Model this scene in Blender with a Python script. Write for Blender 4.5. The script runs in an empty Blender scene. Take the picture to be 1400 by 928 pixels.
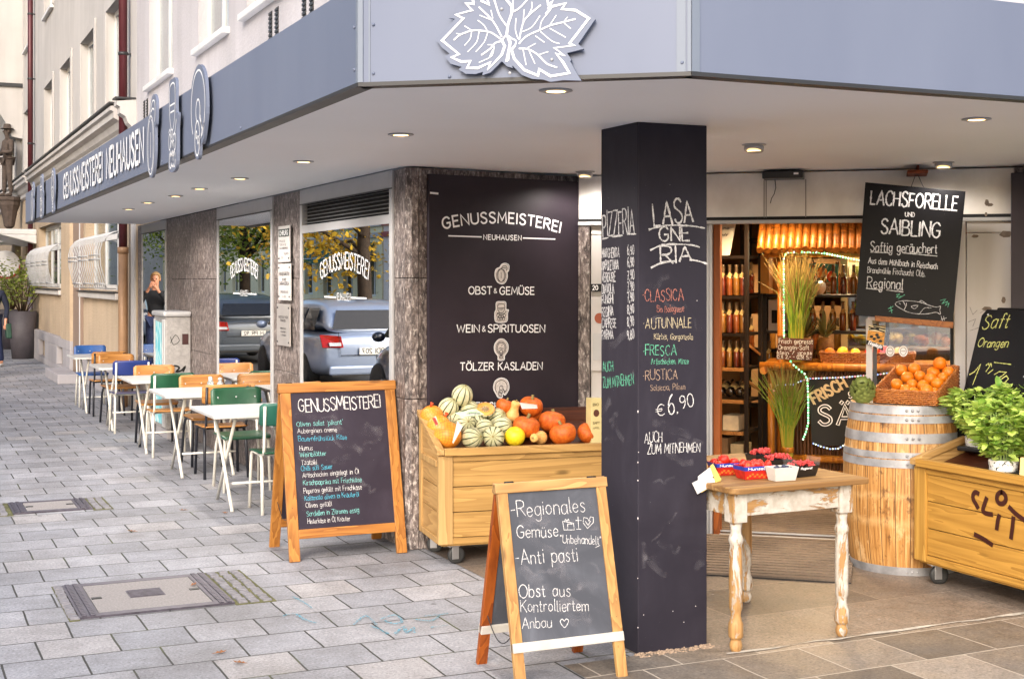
import bpy, bmesh, math, random
from math import sin, cos, pi, radians, atan2, sqrt, exp
from mathutils import Vector, Matrix

# ------------------------------------------------------------------ camera, light, exposure
SC = bpy.context.scene
FPX, HZ, EYE, YAW = 1850.0, 383.0, 1.65, radians(24.7)
cam = bpy.data.cameras.new('camera'); camo = bpy.data.objects.new('camera', cam)
SC.collection.objects.link(camo); SC.camera = camo
camo.location = (0, 0, EYE); camo.rotation_euler = (pi/2, 0, -YAW)
cam.sensor_width = 36.0; cam.lens = 36.0*FPX/1400; cam.shift_y = -(464-HZ)/1400.0
cam.clip_start = 0.05; cam.clip_end = 2000
W = bpy.data.worlds.new('World'); SC.world = W; W.use_nodes = True
SUN_EL, SUN_AZ = radians(27), radians(216)     # azimuth measured clockwise from +y
wn = W.node_tree; bg = wn.nodes['Background']
sky = wn.nodes.new('ShaderNodeTexSky'); sky.sky_type = 'NISHITA'; sky.sun_disc = False
sky.sun_elevation = SUN_EL; sky.sun_rotation = SUN_AZ; sky.dust_density = 3.0; sky.air_density = 1.0
wn.links.new(sky.outputs[0], bg.inputs[0]); bg.inputs[1].default_value = 0.15
sl = bpy.data.lights.new('sun', 'SUN'); so = bpy.data.objects.new('sun', sl); SC.collection.objects.link(so)
sl.energy = 1.15; sl.angle = radians(26); sl.color = (1.0, 0.985, 0.97)
so.rotation_euler = Vector((-sin(SUN_AZ)*cos(SUN_EL), -cos(SUN_AZ)*cos(SUN_EL), -sin(SUN_EL))).to_track_quat('-Z', 'Y').to_euler()
VS = SC.view_settings
VS.view_transform = 'Standard'; VS.look = 'None'; VS.exposure = 1.0; VS.gamma = 1.0; VS.use_curve_mapping = False
cy = SC.cycles
cy.use_denoising = True; cy.max_bounces = 8; cy.diffuse_bounces = 4; cy.glossy_bounces = 4
cy.transparent_max_bounces = 12; cy.transmission_bounces = 4; cy.caustics_reflective = False; cy.caustics_refractive = False
cy.sample_clamp_indirect = 6.0
R = random.Random(7)
COL = SC.collection

# ------------------------------------------------------------------ pixel rays (only to read off real planes)
CA, SA = cos(YAW), sin(YAW)
def ray(u, v):
    a = (u-700)/FPX; return Vector((a*CA+SA, -a*SA+CA, -(v-HZ)/FPX))
def P(u, v, Y): return Vector((0, 0, EYE)) + ray(u, v)*Y
def G(u, v, z=0.0): return P(u, v, FPX*(EYE-z)/(v-HZ))
class Plane:
    """a flat face: origin, unit axes ex (reading direction) and ey (up); n points to the viewer"""
    def __init__(s, o, ex, ey):
        s.o = Vector(o); s.ex = Vector(ex).normalized(); s.ey = Vector(ey).normalized(); s.n = s.ex.cross(s.ey).normalized()
    def hit(s, u, v):
        d = ray(u, v); c = Vector((0, 0, EYE)); t = (s.o-c).dot(s.n)/d.dot(s.n)
        q = c+d*t-s.o; return q.dot(s.ex), q.dot(s.ey)
    def depth(s, u, v):
        d = ray(u, v); return (s.o-Vector((0, 0, EYE))).dot(s.n)/d.dot(s.n)
    def at(s, a, b, h=0.0): return s.o+s.ex*a+s.ey*b+s.n*h
    def mat(s): return Matrix(((s.ex.x, s.ey.x, s.n.x, s.o.x), (s.ex.y, s.ey.y, s.n.y, s.o.y), (s.ex.z, s.ey.z, s.n.z, s.o.z), (0, 0, 0, 1)))
    def off(s, h): return Plane(s.o+s.n*h, s.ex, s.ey)
def frame(x, y, deg, z=0.0): return Matrix.Translation((x, y, z)) @ Matrix.Rotation(radians(deg), 4, 'Z')

# ------------------------------------------------------------------ mesh builder
class MB:
    def __init__(s, M=None): s.v = []; s.f = []; s.sm = []; s.mi = []; s.M = M; s.cur = 0; s.marks = []
    def add(s, vs, fs, smooth=False):
        b = len(s.v)
        for p in vs:
            p = Vector(p); s.v.append(s.M @ p if s.M else p)
        for f in fs: s.f.append([i+b for i in f]); s.sm.append(smooth); s.mi.append(s.cur)
        return s
    def box(s, x0, x1, y0, y1, z0, z1):
        return s.add([(x0,y0,z0),(x1,y0,z0),(x1,y1,z0),(x0,y1,z0),(x0,y0,z1),(x1,y0,z1),(x1,y1,z1),(x0,y1,z1)],
                     [(0,3,2,1),(4,5,6,7),(0,1,5,4),(1,2,6,5),(2,3,7,6),(3,0,4,7)])
    def cbox(s, c, d): return s.box(c[0]-d[0]/2, c[0]+d[0]/2, c[1]-d[1]/2, c[1]+d[1]/2, c[2]-d[2]/2, c[2]+d[2]/2)
    def bar(s, a, b, w, h, up=(0,0,1)):
        a, b = Vector(a), Vector(b); t = (b-a).normalized(); sd = t.cross(Vector(up))
        if sd.length < 1e-4: sd = t.cross(Vector((1,0,0)))
        sd.normalize(); u2 = sd.cross(t).normalized(); q = []
        for p in (a, b):
            for i, j in ((-1,-1),(1,-1),(1,1),(-1,1)): q.append(p+sd*(i*w/2)+u2*(j*h/2))
        return s.add(q, [(0,3,2,1),(4,5,6,7),(0,1,5,4),(1,2,6,5),(2,3,7,6),(3,0,4,7)])
    def extr(s, poly, vec, smooth=False):
        n = len(poly); vec = Vector(vec); poly = [Vector(p) for p in poly]
        s.add(poly+[p+vec for p in poly], [tuple(range(n))[::-1], tuple(range(n, 2*n))])
        b = len(s.v)-2*n
        for i in range(n):
            j = (i+1) % n; s.f.append([b+i, b+j, b+n+j, b+n+i]); s.sm.append(smooth); s.mi.append(s.cur)
        return s
    def poly(s, pts): return s.add(pts, [tuple(range(len(pts)))])
    def tube(s, pts, r, n=8, cap=True, closed=False):
        pts = [Vector(p) for p in pts]; m = len(pts); rs = r if isinstance(r, (list, tuple)) else [r]*m
        vs = []; prev = None
        for i, p in enumerate(pts):
            if closed: t = pts[(i+1) % m]-pts[i-1]
            else: t = pts[min(i+1, m-1)]-pts[max(i-1, 0)]
            if t.length < 1e-9: t = Vector((0,0,1))
            t.normalize()
            if prev is None:
                a = Vector((0,0,1)) if abs(t.z) < .9 else Vector((1,0,0)); e = t.cross(a).normalized()
            else:
                e = prev-t*prev.dot(t); e = e.normalized() if e.length > 1e-6 else t.orthogonal().normalized()
            prev = e; f2 = t.cross(e)
            for k in range(n):
                an = 2*pi*k/n; vs.append(p+(e*cos(an)+f2*sin(an))*rs[i])
        fs = []
        for i in range(m if closed else m-1):
            for k in range(n):
                a = i*n+k; b = i*n+(k+1) % n; c = ((i+1) % m)*n+(k+1) % n; d = ((i+1) % m)*n+k
                fs.append((a, b, c, d))
        s.add(vs, fs, True)
        if cap and not closed:
            b0 = len(s.v)-m*n
            s.f.append([b0+k for k in range(n)][::-1]); s.sm.append(False); s.mi.append(s.cur)
            s.f.append([b0+(m-1)*n+k for k in range(n)]); s.sm.append(False); s.mi.append(s.cur)
        return s
    def lathe(s, prof, n=20, c=(0,0,0), rib=None, smooth=True, sx=1, sy=1):
        vs = []; c = Vector(c); m = len(prof)
        for r, z in prof:
            for k in range(n):
                a = 2*pi*k/n; q = r*(rib(a, z) if rib else 1); vs.append(c+Vector((q*cos(a)*sx, q*sin(a)*sy, z)))
        fs = [(i*n+k, i*n+(k+1) % n, (i+1)*n+(k+1) % n, (i+1)*n+k) for i in range(m-1) for k in range(n)]
        s.add(vs, fs, smooth); b = len(s.v)-m*n
        if prof[0][0] > 1e-4: s.f.append([b+k for k in range(n)][::-1]); s.sm.append(False); s.mi.append(s.cur)
        if prof[-1][0] > 1e-4: s.f.append([b+(m-1)*n+k for k in range(n)]); s.sm.append(False); s.mi.append(s.cur)
        return s
    def sphere(s, c, r, nu=20, nv=12):
        r = (r, r, r) if not isinstance(r, (list, tuple)) else r
        prof = [(max(sin(pi*i/nv), 1e-5), -cos(pi*i/nv)) for i in range(nv+1)]
        vs = []; c = Vector(c)
        for q, z in prof:
            for k in range(nu): a = 2*pi*k/nu; vs.append(c+Vector((q*cos(a)*r[0], q*sin(a)*r[1], z*r[2])))
        return s.add(vs, [(i*nu+k, i*nu+(k+1) % nu, (i+1)*nu+(k+1) % nu, (i+1)*nu+k) for i in range(nv) for k in range(nu)], True)
    def strokes(s, lines, pl, w, h=0.002, rough=0.0, rng=R):
        """flat ribbons along 2D polylines lying on Plane pl"""
        for ln in lines:
            pts = [Vector((x, y, 0)) for x, y in ln]
            q = [pts[0]]
            for p in pts[1:]:
                if (p-q[-1]).length > 1e-5: q.append(p)
            if len(q) < 2: continue
            if rough:                      # chalk: resample and let the width wander
                o = [q[0]]
                for a, b in zip(q, q[1:]):
                    k = max(1, int((b-a).length/(w*1.4))); k = min(k, 12)
                    for i in range(1, k+1): o.append(a.lerp(b, i/k))
                q = o
            m = len(q); vs = []
            for i, p in enumerate(q):
                t0 = (p-q[i-1]).normalized() if i else None; t1 = (q[i+1]-p).normalized() if i < m-1 else None
                t = (t0+t1) if (t0 and t1) else (t0 or t1)
                if t.length < .3: t = t1
                t = t.normalized(); nn = Vector((-t.y, t.x, 0)); k = 1.0
                if t0 and t1: k = min(1.4, 1/max(.5, t.dot(t1)))
                hw = w/2*k*(1+rough*(rng.random()-.5)*1.2)
                e = t*(w*.25) if i == m-1 else (t*(-w*.25) if i == 0 else Vector((0,0,0)))
                for sg in (1, -1): c = p+e+nn*hw*sg; vs.append(pl.at(c.x, c.y, h))
            s.add(vs, [(2*i, 2*i+1, 2*i+3, 2*i+2) for i in range(m-1)])
        return s
    def build(s, name, mat, parent=None, bevel=0.0, local=False, loc=None, rot=None, seg=2, weld=False):
        vs = s.v
        if parent is not None and not local:
            Mi = WM[parent.name].inverted(); vs = [Mi @ p for p in vs]
        elif parent is None and loc is not None and not local:
            Mi = (Matrix.Translation(loc) @ (Matrix.Rotation(rot, 4, 'Z') if rot else Matrix())).inverted(); vs = [Mi @ p for p in vs]
        me = bpy.data.meshes.new(name); me.from_pydata([tuple(p) for p in vs], [], s.f)
        me.polygons.foreach_set('use_smooth', s.sm); me.polygons.foreach_set('material_index', s.mi)
        for m in (mat if isinstance(mat, (list, tuple)) else [mat]): me.materials.append(m)
        bm = bmesh.new(); bm.from_mesh(me); bmesh.ops.recalc_face_normals(bm, faces=bm.faces)
        if weld: bmesh.ops.remove_doubles(bm, verts=bm.verts, dist=1e-4)
        bm.to_mesh(me); bm.free(); me.update()
        o = bpy.data.objects.new(name, me); COL.objects.link(o)
        if parent is not None: o.parent = parent; WM[o.name] = WM[parent.name]
        else:
            if loc is not None: o.location = loc
            if rot: o.rotation_euler.z = rot
            WM[o.name] = Matrix.Translation(loc or (0,0,0)) @ (Matrix.Rotation(rot, 4, 'Z') if rot else Matrix())
        if bevel:
            b = o.modifiers.new('bevel', 'BEVEL'); b.width = bevel; b.segments = seg; b.limit_method = 'ANGLE'; b.angle_limit = radians(40)
        return o
WM = {}
def build_lines(mb, name, mat, parent):
    """each written line or drawing of the board becomes a mesh of its own"""
    ms = mb.marks+[(len(mb.v), len(mb.f))]
    for (v0, f0), (v1, f1) in zip(ms, ms[1:]):
        if f1 == f0: continue
        m = MB(); m.v = mb.v[v0:v1]; m.f = [[i-v0 for i in f] for f in mb.f[f0:f1]]; m.sm = mb.sm[f0:f1]; m.mi = mb.mi[f0:f1]; m.build(name, mat, parent)
def thing(name, label, cat, loc=(0,0,0), rot=0.0, group=None):
    o = bpy.data.objects.new(name, None); COL.objects.link(o); o.location = loc; o.rotation_euler = (0, 0, rot)
    o.empty_display_size = .1
    WM[o.name] = Matrix.Translation(loc) @ Matrix.Rotation(rot, 4, 'Z'); return tag(o, label, cat, group)
def tag(o, label, cat, group=None):
    o['label'] = label; o['category'] = cat
    if group: o['group'] = group
    return o
def struct(o): o['kind'] = 'structure'; return o
def stuff(o): o['kind'] = 'stuff'; return o
KIDS = {}
def kids(o): return [c for c in bpy.data.objects if c.parent == o]
def dup(o, label=None, loc=None, rot=None, group=None, scale=None, tilt=None):
    r = o.copy(); COL.objects.link(r)
    for c in kids(o):
        d = c.copy(); COL.objects.link(d); d.parent = r
        for g in kids(c): e = g.copy(); COL.objects.link(e); e.parent = d
    if loc is not None: r.location = loc
    if tilt is not None: r.rotation_euler = tilt
    if rot is not None: r.rotation_euler.z = rot
    if scale is not None: r.scale = (scale,)*3 if not isinstance(scale, (tuple, list)) else scale
    if label: r['label'] = label
    if group: r['group'] = group
    return r
ORD = 'first second third fourth fifth sixth seventh eighth ninth tenth eleventh twelfth thirteenth fourteenth fifteenth sixteenth'.split()

# ------------------------------------------------------------------ materials
def lin(h):
    h = h.lstrip('#'); c = [int(h[i:i+2], 16)/255 for i in (0, 2, 4)]
    return tuple((x/12.92 if x <= .04045 else ((x+.055)/1.055)**2.4) for x in c)+(1,)
class NT:
    def __init__(s, name):
        s.m = bpy.data.materials.new(name); s.m.use_nodes = True; s.t = s.m.node_tree; s.b = s.t.nodes['Principled BSDF']
        s.out = s.t.nodes['Material Output']
    def n(s, typ, **kw):
        x = s.t.nodes.new('ShaderNode'+typ)
        for k, v in kw.items():
            if k.startswith('i_'):
                key = k[2:]; key = int(key) if key.isdigit() else key.replace('_', ' ')
                if isinstance(v, bpy.types.NodeSocket): s.t.links.new(v, x.inputs[key])
                else: x.inputs[key].default_value = v
            else: setattr(x, k, v)
        return x
    def l(s, a, b): s.t.links.new(a, b)
    def set(s, **kw):
        for k, v in kw.items():
            k = k.replace('_', ' ')
            if isinstance(v, bpy.types.NodeSocket): s.l(v, s.b.inputs[k])
            else: s.b.inputs[k].default_value = v
        return s
    def coord(s, scale=(1,1,1), rnd=True, src='Object'):
        tc = s.n('TexCoord'); o = tc.outputs[src]
        if rnd:
            oi = s.n('ObjectInfo'); ml = s.n('Math', operation='MULTIPLY', i_0=oi.outputs['Random'], i_1=17.0)
            o = s.n('VectorMath', operation='ADD', i_0=o, i_1=ml.outputs[0]).outputs[0]
        mp = s.n('Mapping', i_Scale=scale); s.l(o, mp.inputs['Vector']); return mp.outputs[0]
    def noise(s, vec, scale=5, detail=4, rough=.55, dist=0.0, out='Fac'):
        x = s.n('TexNoise', i_Scale=scale, i_Detail=detail, i_Roughness=rough, i_Distortion=dist); s.l(vec, x.inputs['Vector']); return x.outputs[out]
    def ramp(s, fac, stops, interp='LINEAR'):
        x = s.n('ValToRGB'); s.l(fac, x.inputs[0]); r = x.color_ramp; r.interpolation = interp
        while len(r.elements) < len(stops): r.elements.new(.5)
        for e, (p, c) in zip(r.elements, stops): e.position = p; e.color = c if len(c) == 4 else (*c, 1)
        return x.outputs[0]
    def mix(s, f, a, b, mode='MIX'):
        x = s.n('Mix', data_type='RGBA', blend_type=mode)
        for sk, v in ((x.inputs[0], f), (x.inputs[6], a), (x.inputs[7], b)):
            if isinstance(v, bpy.types.NodeSocket): s.l(v, sk)
            else: sk.default_value = v
        return x.outputs[2]
    def math(s, op, a, b=0.0, c=0.0):
        x = s.n('Math', operation=op)
        for i, v in enumerate((a, b, c)):
            if isinstance(v, bpy.types.NodeSocket): s.l(v, x.inputs[i])
            else: x.inputs[i].default_value = v
        return x.outputs[0]
    def bump(s, h, strength=.3, dist=.01):
        x = s.n('Bump', i_Strength=strength, i_Distance=dist); s.l(h, x.inputs['Height']); s.l(x.outputs[0], s.b.inputs['Normal']); return s
def grey(c): return (c, c, c, 1)
def dark(c, k): return (c[0]*k, c[1]*k, c[2]*k, 1)
def plain(name, col, rough=.5, metal=0.0, var=.12, scale=6, bump=0.0, spec=.5, coat=0.0, bscale=None):
    if isinstance(col, str): col = lin(col)
    t = NT(name); v = t.coord(); f = t.noise(v, scale, 5)
    t.set(Base_Color=t.ramp(f, [(.3, dark(col, 1-var)), (.7, dark(col, 1+var))]), Metallic=metal, Specular_IOR_Level=spec, Coat_Weight=coat)
    t.set(Roughness=t.math('MULTIPLY_ADD', f, .25*rough, rough*.88))
    if bump: t.bump(t.noise(v, bscale or scale*6, 4), bump, .004)
    return t.m
def emit(name, col, k=1.0):
    t = NT(name); t.set(Base_Color=grey(0.0), Emission_Color=col if not isinstance(col, str) else lin(col), Emission_Strength=k); return t.m
def wood(name, c1, c2, axis='x', fine=1.0, rough=.5, knots=True, bump=.15):
    """grain running along the given object axis"""
    c1, c2 = lin(c1), lin(c2); t = NT(name)
    sc = {'x': (.35, 5, 5), 'y': (5, .35, 5), 'z': (5, 5, .35)}[axis]
    v = t.coord(tuple(a*fine for a in sc)); big = t.noise(v, 1.6, 3, .5, .6)
    rings = t.math('FRACT', t.math('MULTIPLY', big, 9.0)); rr = t.math('SMOOTH_MIN', rings, 1.0, .1)
    fib = t.noise(t.coord(tuple(a*fine for a in {'x': (2, 90, 90), 'y': (90, 2, 90), 'z': (90, 90, 2)}[axis])), 1.0, 3)
    f = t.math('ADD', t.math('MULTIPLY', rr, .6), t.math('MULTIPLY', fib, .5))
    col = t.ramp(f, [(.15, c1), (.55, tuple((a+b)/2 for a, b in zip(c1, c2))), (.95, c2)])
    if knots:
        ks = {'x': (2.0, 6, 6), 'y': (6, 2.0, 6), 'z': (6, 6, 2.0)}[axis]
        vo = t.n('TexVoronoi', i_Scale=1.0); t.l(t.coord(ks), vo.inputs['Vector'])
        kf = t.ramp(vo.outputs['Distance'], [(.05, (1,1,1)), (.12, (0,0,0))]); col = t.mix(t.math('MULTIPLY', kf, .75), col, dark(c2, .35))
    t.set(Base_Color=col, Roughness=rough, Specular_IOR_Level=.4); t.bump(f, bump, .003); return t.m
# ------------------------------------------------------------------ single-stroke hand lettering ('~' = smoothed stroke); cap height 10
GL = {
'A':(7,"0 0 3.5 10 7 0|1.3 3.4 5.7 3.4"),'B':(6,"0 0 0 10|~0 10 3.2 10 5 8.8 5 6.6 3.2 5.4 0 5.3|~0 5.3 3.8 5.2 5.8 4 5.8 1.4 3.8 .1 0 0"),
'C':(6.4,"~6.2 8.2 4.9 9.8 3.2 10 1.2 8.6 .2 6.2 .2 3.6 1.2 1.3 3.2 0 5 .3 6.2 1.8"),'D':(6.6,"0 0 0 10|~0 10 2.8 10 5.4 8.6 6.3 5 5.4 1.4 2.8 0 0 0"),
'E':(5,"4.8 10 0 10 0 0 5 0|0 5.2 4.2 5.2"),'F':(5,"4.8 10 0 10 0 0|0 5.2 4 5.2"),
'G':(7,"~6.4 8.2 5 9.8 3.3 10 1.2 8.6 .2 6.2 .2 3.6 1.2 1.3 3.3 0 5.2 .4 6.5 2|6.5 2 6.5 4.6 3.8 4.6"),'H':(6.4,"0 0 0 10|6.4 0 6.4 10|0 5.2 6.4 5.2"),
'I':(.6,".3 0 .3 10"),'J':(4,"~4 10 4 2.4 3 .3 1.2 0 0 1.6"),'K':(6,"0 0 0 10|5.6 10 0 4.6|1.8 6 6 0"),'L':(4.8,"0 10 0 0 4.8 0"),
'M':(8,"0 0 .8 10 4 2.5 7.2 10 8 0"),'N':(6.6,"0 0 0 10 6.6 0 6.6 10"),'O':(7.4,"~3.7 10 1.3 8.7 .2 6.3 .2 3.7 1.3 1.3 3.7 0 6.1 1.3 7.2 3.7 7.2 6.3 6.1 8.7 3.7 10"),
'P':(5.6,"0 0 0 10|~0 10 3.4 10 5.4 8.8 5.4 6 3.4 4.7 0 4.7"),'R':(6,"0 0 0 10|~0 10 3.2 10 5.2 8.8 5.2 6.4 3.2 5.2 0 5.1|2.4 5.1 6 0"),
'S':(5.6,"~5.2 8.6 3.9 9.9 2 9.9 .5 8.6 .6 6.8 2.2 5.6 4 4.6 5.3 3.2 5.2 1.3 3.6 0 1.6 .1 .2 1.6"),'T':(6,"0 10 6 10|3 10 3 0"),
'U':(6.4,"~0 10 0 3.4 .8 1 3.2 0 5.6 1 6.4 3.4 6.4 10"),'V':(6.6,"0 10 3.3 0 6.6 10"),'W':(9.6,"0 10 2.3 0 4.8 8.5 7.3 0 9.6 10"),
'X':(6,"0 0 6 10|0 10 6 0"),'Y':(6,"0 10 3 5 6 10|3 5 3 0"),'Z':(6,"0 10 6 10 0 0 6 0"),
'Q':(7.4,"~3.7 10 1.3 8.7 .2 6.3 .2 3.7 1.3 1.3 3.7 0 6.1 1.3 7.2 3.7 7.2 6.3 6.1 8.7 3.7 10|4.5 2.4 7.2 -.6"),
'a':(4.8,"~4.5 4.8 3.4 6.2 1.7 6.1 .3 4.6 .3 1.6 1.5 .1 3 .3 4.5 2|4.6 6.2 4.6 1 5 0"),'b':(4.8,"0 10 0 0|~0 4.6 1.4 6.1 3 6.1 4.4 4.7 4.4 1.5 3 0 1.4 .1 0 1.6"),
'c':(4,"~4 5.2 2.8 6.2 1.3 5.9 .2 4.3 .2 1.8 1.3 .2 2.8 0 4 1"),'d':(4.8,"4.6 10 4.6 0|~4.6 4.6 3.2 6.1 1.6 6.1 .2 4.6 .2 1.5 1.6 0 3.2 .1 4.6 1.6"),
'e':(4.4,"~.3 3 4.2 3.4 4 5.1 2.6 6.2 1.2 5.8 .2 4.2 .3 1.6 1.5 .1 2.9 .1 4.2 1.2"),'f':(3.2,"~3.4 9.2 2.6 10 1.6 9.4 1.4 8 1.4 0|0 6 3 6"),
'g':(4.8,"~4.5 4.8 3.4 6.2 1.7 6.1 .3 4.6 .3 2 1.5 .5 3 .6 4.5 2.2|~4.6 6.2 4.6 -1.6 3.6 -3.2 1.8 -3.3 .5 -2.2"),'h':(4.6,"0 10 0 0|~0 4 1.2 5.9 3 6.1 4.2 4.8 4.3 2.6 4.3 0"),
'i':(1,".5 6.2 .5 0|.5 8.2 .5 8.8"),'j':(1.6,"~1.2 6.2 1.2 -2 .6 -3.2 -.6 -3.2|1.2 8.2 1.2 8.8"),'k':(4.2,"0 10 0 0|3.8 6 0 2.6|1.3 3.8 4.2 0"),
'l':(1.2,"~.4 10 .4 1.2 .8 .1 1.5 .3"),'m':(7.4,"0 6.2 0 0|~0 4.2 1 5.8 2.5 6.1 3.5 5 3.6 0|~3.6 4.2 4.6 5.8 6 6.1 7.1 5 7.2 0"),
'n':(4.4,"0 6.2 0 0|~0 4.2 1.2 5.9 2.9 6.1 4.1 4.8 4.2 2.6 4.2 0"),'o':(4.6,"~2.3 6.2 .7 5.2 .1 3.1 .7 1 2.3 0 3.9 1 4.5 3.1 3.9 5.2 2.3 6.2"),
'p':(4.8,"0 6.2 0 -3.4|~0 4.6 1.4 6.1 3 6.1 4.4 4.7 4.4 1.5 3 0 1.4 .1 0 1.6"),'r':(3.2,"0 6.2 0 0|~0 3.8 .9 5.6 2 6.2 3.2 5.8"),
's':(3.8,"~3.6 5.2 2.4 6.2 1 5.9 .5 4.6 1.8 3.4 3.2 2.4 3.4 .9 2.2 0 1 .1 .1 1"),'t':(3,"~1.3 8.8 1.3 1.2 2 .1 3 .5|0 6 2.8 6"),
'u':(4.6,"~0 6.2 0 2.2 .6 .4 2 0 3.4 .8 4.3 2.4|4.4 6.2 4.4 0"),'v':(4.4,"0 6.2 2.2 0 4.4 6.2"),'w':(6.4,"0 6.2 1.5 0 3.2 5.4 4.9 0 6.4 6.2"),
'x':(4.2,"0 0 4.2 6.2|0 6.2 4.2 0"),'y':(4.4,"0 6.2 2.4 .4|4.4 6.2 1.2 -3.2"),'z':(4,"0 6.2 4 6.2 0 0 4 0"),'q':(4.8,"4.6 6.2 4.6 -3.4|~4.6 4.6 3.2 6.1 1.6 6.1 .2 4.6 .2 1.5 1.6 0 3.2 .1 4.6 1.6"),
'ß':(4.8,"~0 0 0 8 1 9.8 2.8 9.8 3.8 8.4 3.4 6.6 2.2 5.8 4 4.8 4.7 2.8 4 .6 2 0"),
'0':(5.4,"~2.7 10 .8 8.5 .1 5 .8 1.5 2.7 0 4.6 1.5 5.3 5 4.6 8.5 2.7 10"),'1':(2.6,"0 7.6 2.2 10 2.2 0"),'2':(5,"~.3 7.8 1.2 9.7 3 10 4.6 8.6 4.4 6.4 2.6 3.6 0 0|0 0 5 0"),
'3':(5,"~.3 8.8 2 10 4 9.4 4.6 7.4 3.6 5.8 2 5.3|~2 5.3 4.2 4.8 5 2.8 4 .6 2 0 .2 1.2"),'4':(5.4,"4 0 4 10 0 3.2 5.4 3.2"),'5':(5,"4.6 10 .8 10 .5 5.6|~.5 5.6 2.6 6.2 4.6 4.8 4.8 2.4 3.4 .2 1.6 0 .1 1"),
'6':(5.2,"~4.2 9.8 2 8 .5 5 .2 2.4 1.2 .3 2.8 0 4.5 1 5 3 4 5 2.4 5.3 .6 3.8"),'7':(5,"0 10 5 10 1.8 0|1.4 5 4.4 5"),'8':(5.2,"~2.6 5.3 .7 6.6 .7 8.8 2.6 10 4.5 8.8 4.5 6.6 2.6 5.3 .3 3.8 .3 1.4 2.6 0 4.9 1.4 4.9 3.8 2.6 5.3"),
'9':(5.2,"~4.6 6.4 2.8 4.8 1 5.2 .2 7.2 .9 9.2 2.6 10 4.3 9 4.8 6.6 4.4 3 2.6 .2"),'&':(5.6,"~5.6 0 1.4 6.8 1.2 8.8 2.4 10 3.8 9 3.6 7.4 1 4.6 .2 2.4 1.2 .3 3 .2 4.6 1.8 5.4 3.8"),
'€':(6.2,"~6 8.6 4.4 10 2.6 9.4 1.4 7 1.2 4 2 1.2 4 0 6 1.2|0 6 4.4 6|0 4.2 4 4.2"),'.':(1,".3 0 .7 .8"),',':(1.4,"1 .9 .2 -1.6"),"'":(1,".5 10 .3 7.8"),'"':(2.4,".3 10 .1 8|1.8 10 1.6 8"),
'-':(3.4,".2 4.6 3.2 4.8"),'·':(1.6,".4 4.6 1.2 5"),':':(1,".4 1 .7 1.6|.4 4.6 .7 5.2"),'!':(1,".5 10 .5 3|.5 .2 .5 .8"),'/':(3.6,"0 0 3.6 10"),
'♡':(7,"~3.5 0 .4 5 .4 8 2 9 3.5 7 5 9 6.7 8 6.6 5 3.5 0"),' ':(3.6,""),
}
def _smooth(p, k=4):
    o = []; n = len(p); cl = (abs(p[0][0]-p[-1][0])+abs(p[0][1]-p[-1][1])) < 1e-6
    for i in range(n-1):
        a = p[i-1] if i else (p[-2] if cl else p[0]); b = p[i]; c = p[i+1]; d = p[i+2] if i+2 < n else (p[1] if cl else p[-1])
        for j in range(k):
            t = j/k
            o.append(tuple(.5*(2*b[m]+(c[m]-a[m])*t+(2*a[m]-5*b[m]+4*c[m]-d[m])*t*t+(3*b[m]-a[m]-3*c[m]+d[m])*t**3) for m in (0, 1)))
    o.append(p[-1]); return o
def parse(sx):
    out = []
    for st in sx.split('|'):
        if not st.strip(): continue
        sm = st[0] == '~'; n = [float(q) for q in st.lstrip('~').split()]; pts = list(zip(n[::2], n[1::2]))
        out.append(_smooth(pts) if sm and len(pts) > 2 else pts)
    return out
def glyph(ch):
    if ch in 'ÄÖÜäöü':
        w, s = GL[{'Ä':'A','Ö':'O','Ü':'U','ä':'a','ö':'o','ü':'u'}[ch]]; y = 11.4 if ch in 'ÄÖÜ' else 7.8
        return w, s+f"|{w*.3-.3} {y} {w*.3+.3} {y+.8}|{w*.7-.3} {y} {w*.7+.3} {y+.8}"
    return GL.get(ch, GL['-'])
def text_lines(txt, gap=1.7, slant=0.0, jit=0.0, rng=R):
    """strokes of a line of text in glyph units, with its length"""
    x = 0.0; out = []
    for ch in txt:
        w, st = glyph(ch); dy = (rng.random()-.5)*jit*2; k = 1+(rng.random()-.5)*jit*.25; rt = (rng.random()-.5)*jit*.12
        for ln in parse(st): out.append([(x+px*k+slant*py*k-rt*py, py*k+dy+rt*px) for px, py in ln])
        x += w+gap*(1+(rng.random()-.5)*jit*.4)
    return out, max(x-gap, .1)
def write(mb, pl, txt, p0, p1, cap, w, gap=1.7, slant=0.0, jit=0.0, rough=0.0, h=.002, arc=0.0, rng=R):
    """fit txt between plane points p0 and p1 (baseline ends), cap height in metres"""
    mb.marks.append((len(mb.v), len(mb.f))); ls, L = text_lines(txt, gap, slant, jit, rng)
    dx, dy = p1[0]-p0[0], p1[1]-p0[1]; D = sqrt(dx*dx+dy*dy); ux, uy = dx/D, dy/D; kx = D/L; ky = cap/10
    out = []
    for ln in ls:
        q = []
        for a, b in ln:
            s = a*kx; t = s/D; lift = arc*4*t*(1-t); tilt = arc*4*(1-2*t)/D if arc else 0
            s2 = s-b*ky*tilt
            q.append((p0[0]+ux*s2-uy*(b*ky+lift), p0[1]+uy*s2+ux*(b*ky+lift)))
        out.append(q)
    mb.strokes(out, pl, w, h, rough, rng); return mb
def wpx(mb, pl, txt, u0, v0, u1, v1, cap, w=.004, **kw):
    """the same with the line's place read off the photograph (cap in photo pixels)"""
    k = pl.depth((u0+u1)/2, (v0+v1)/2)/FPX
    return write(mb, pl, txt, pl.hit(u0, v0), pl.hit(u1, v1), cap*k, w, **kw)
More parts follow.
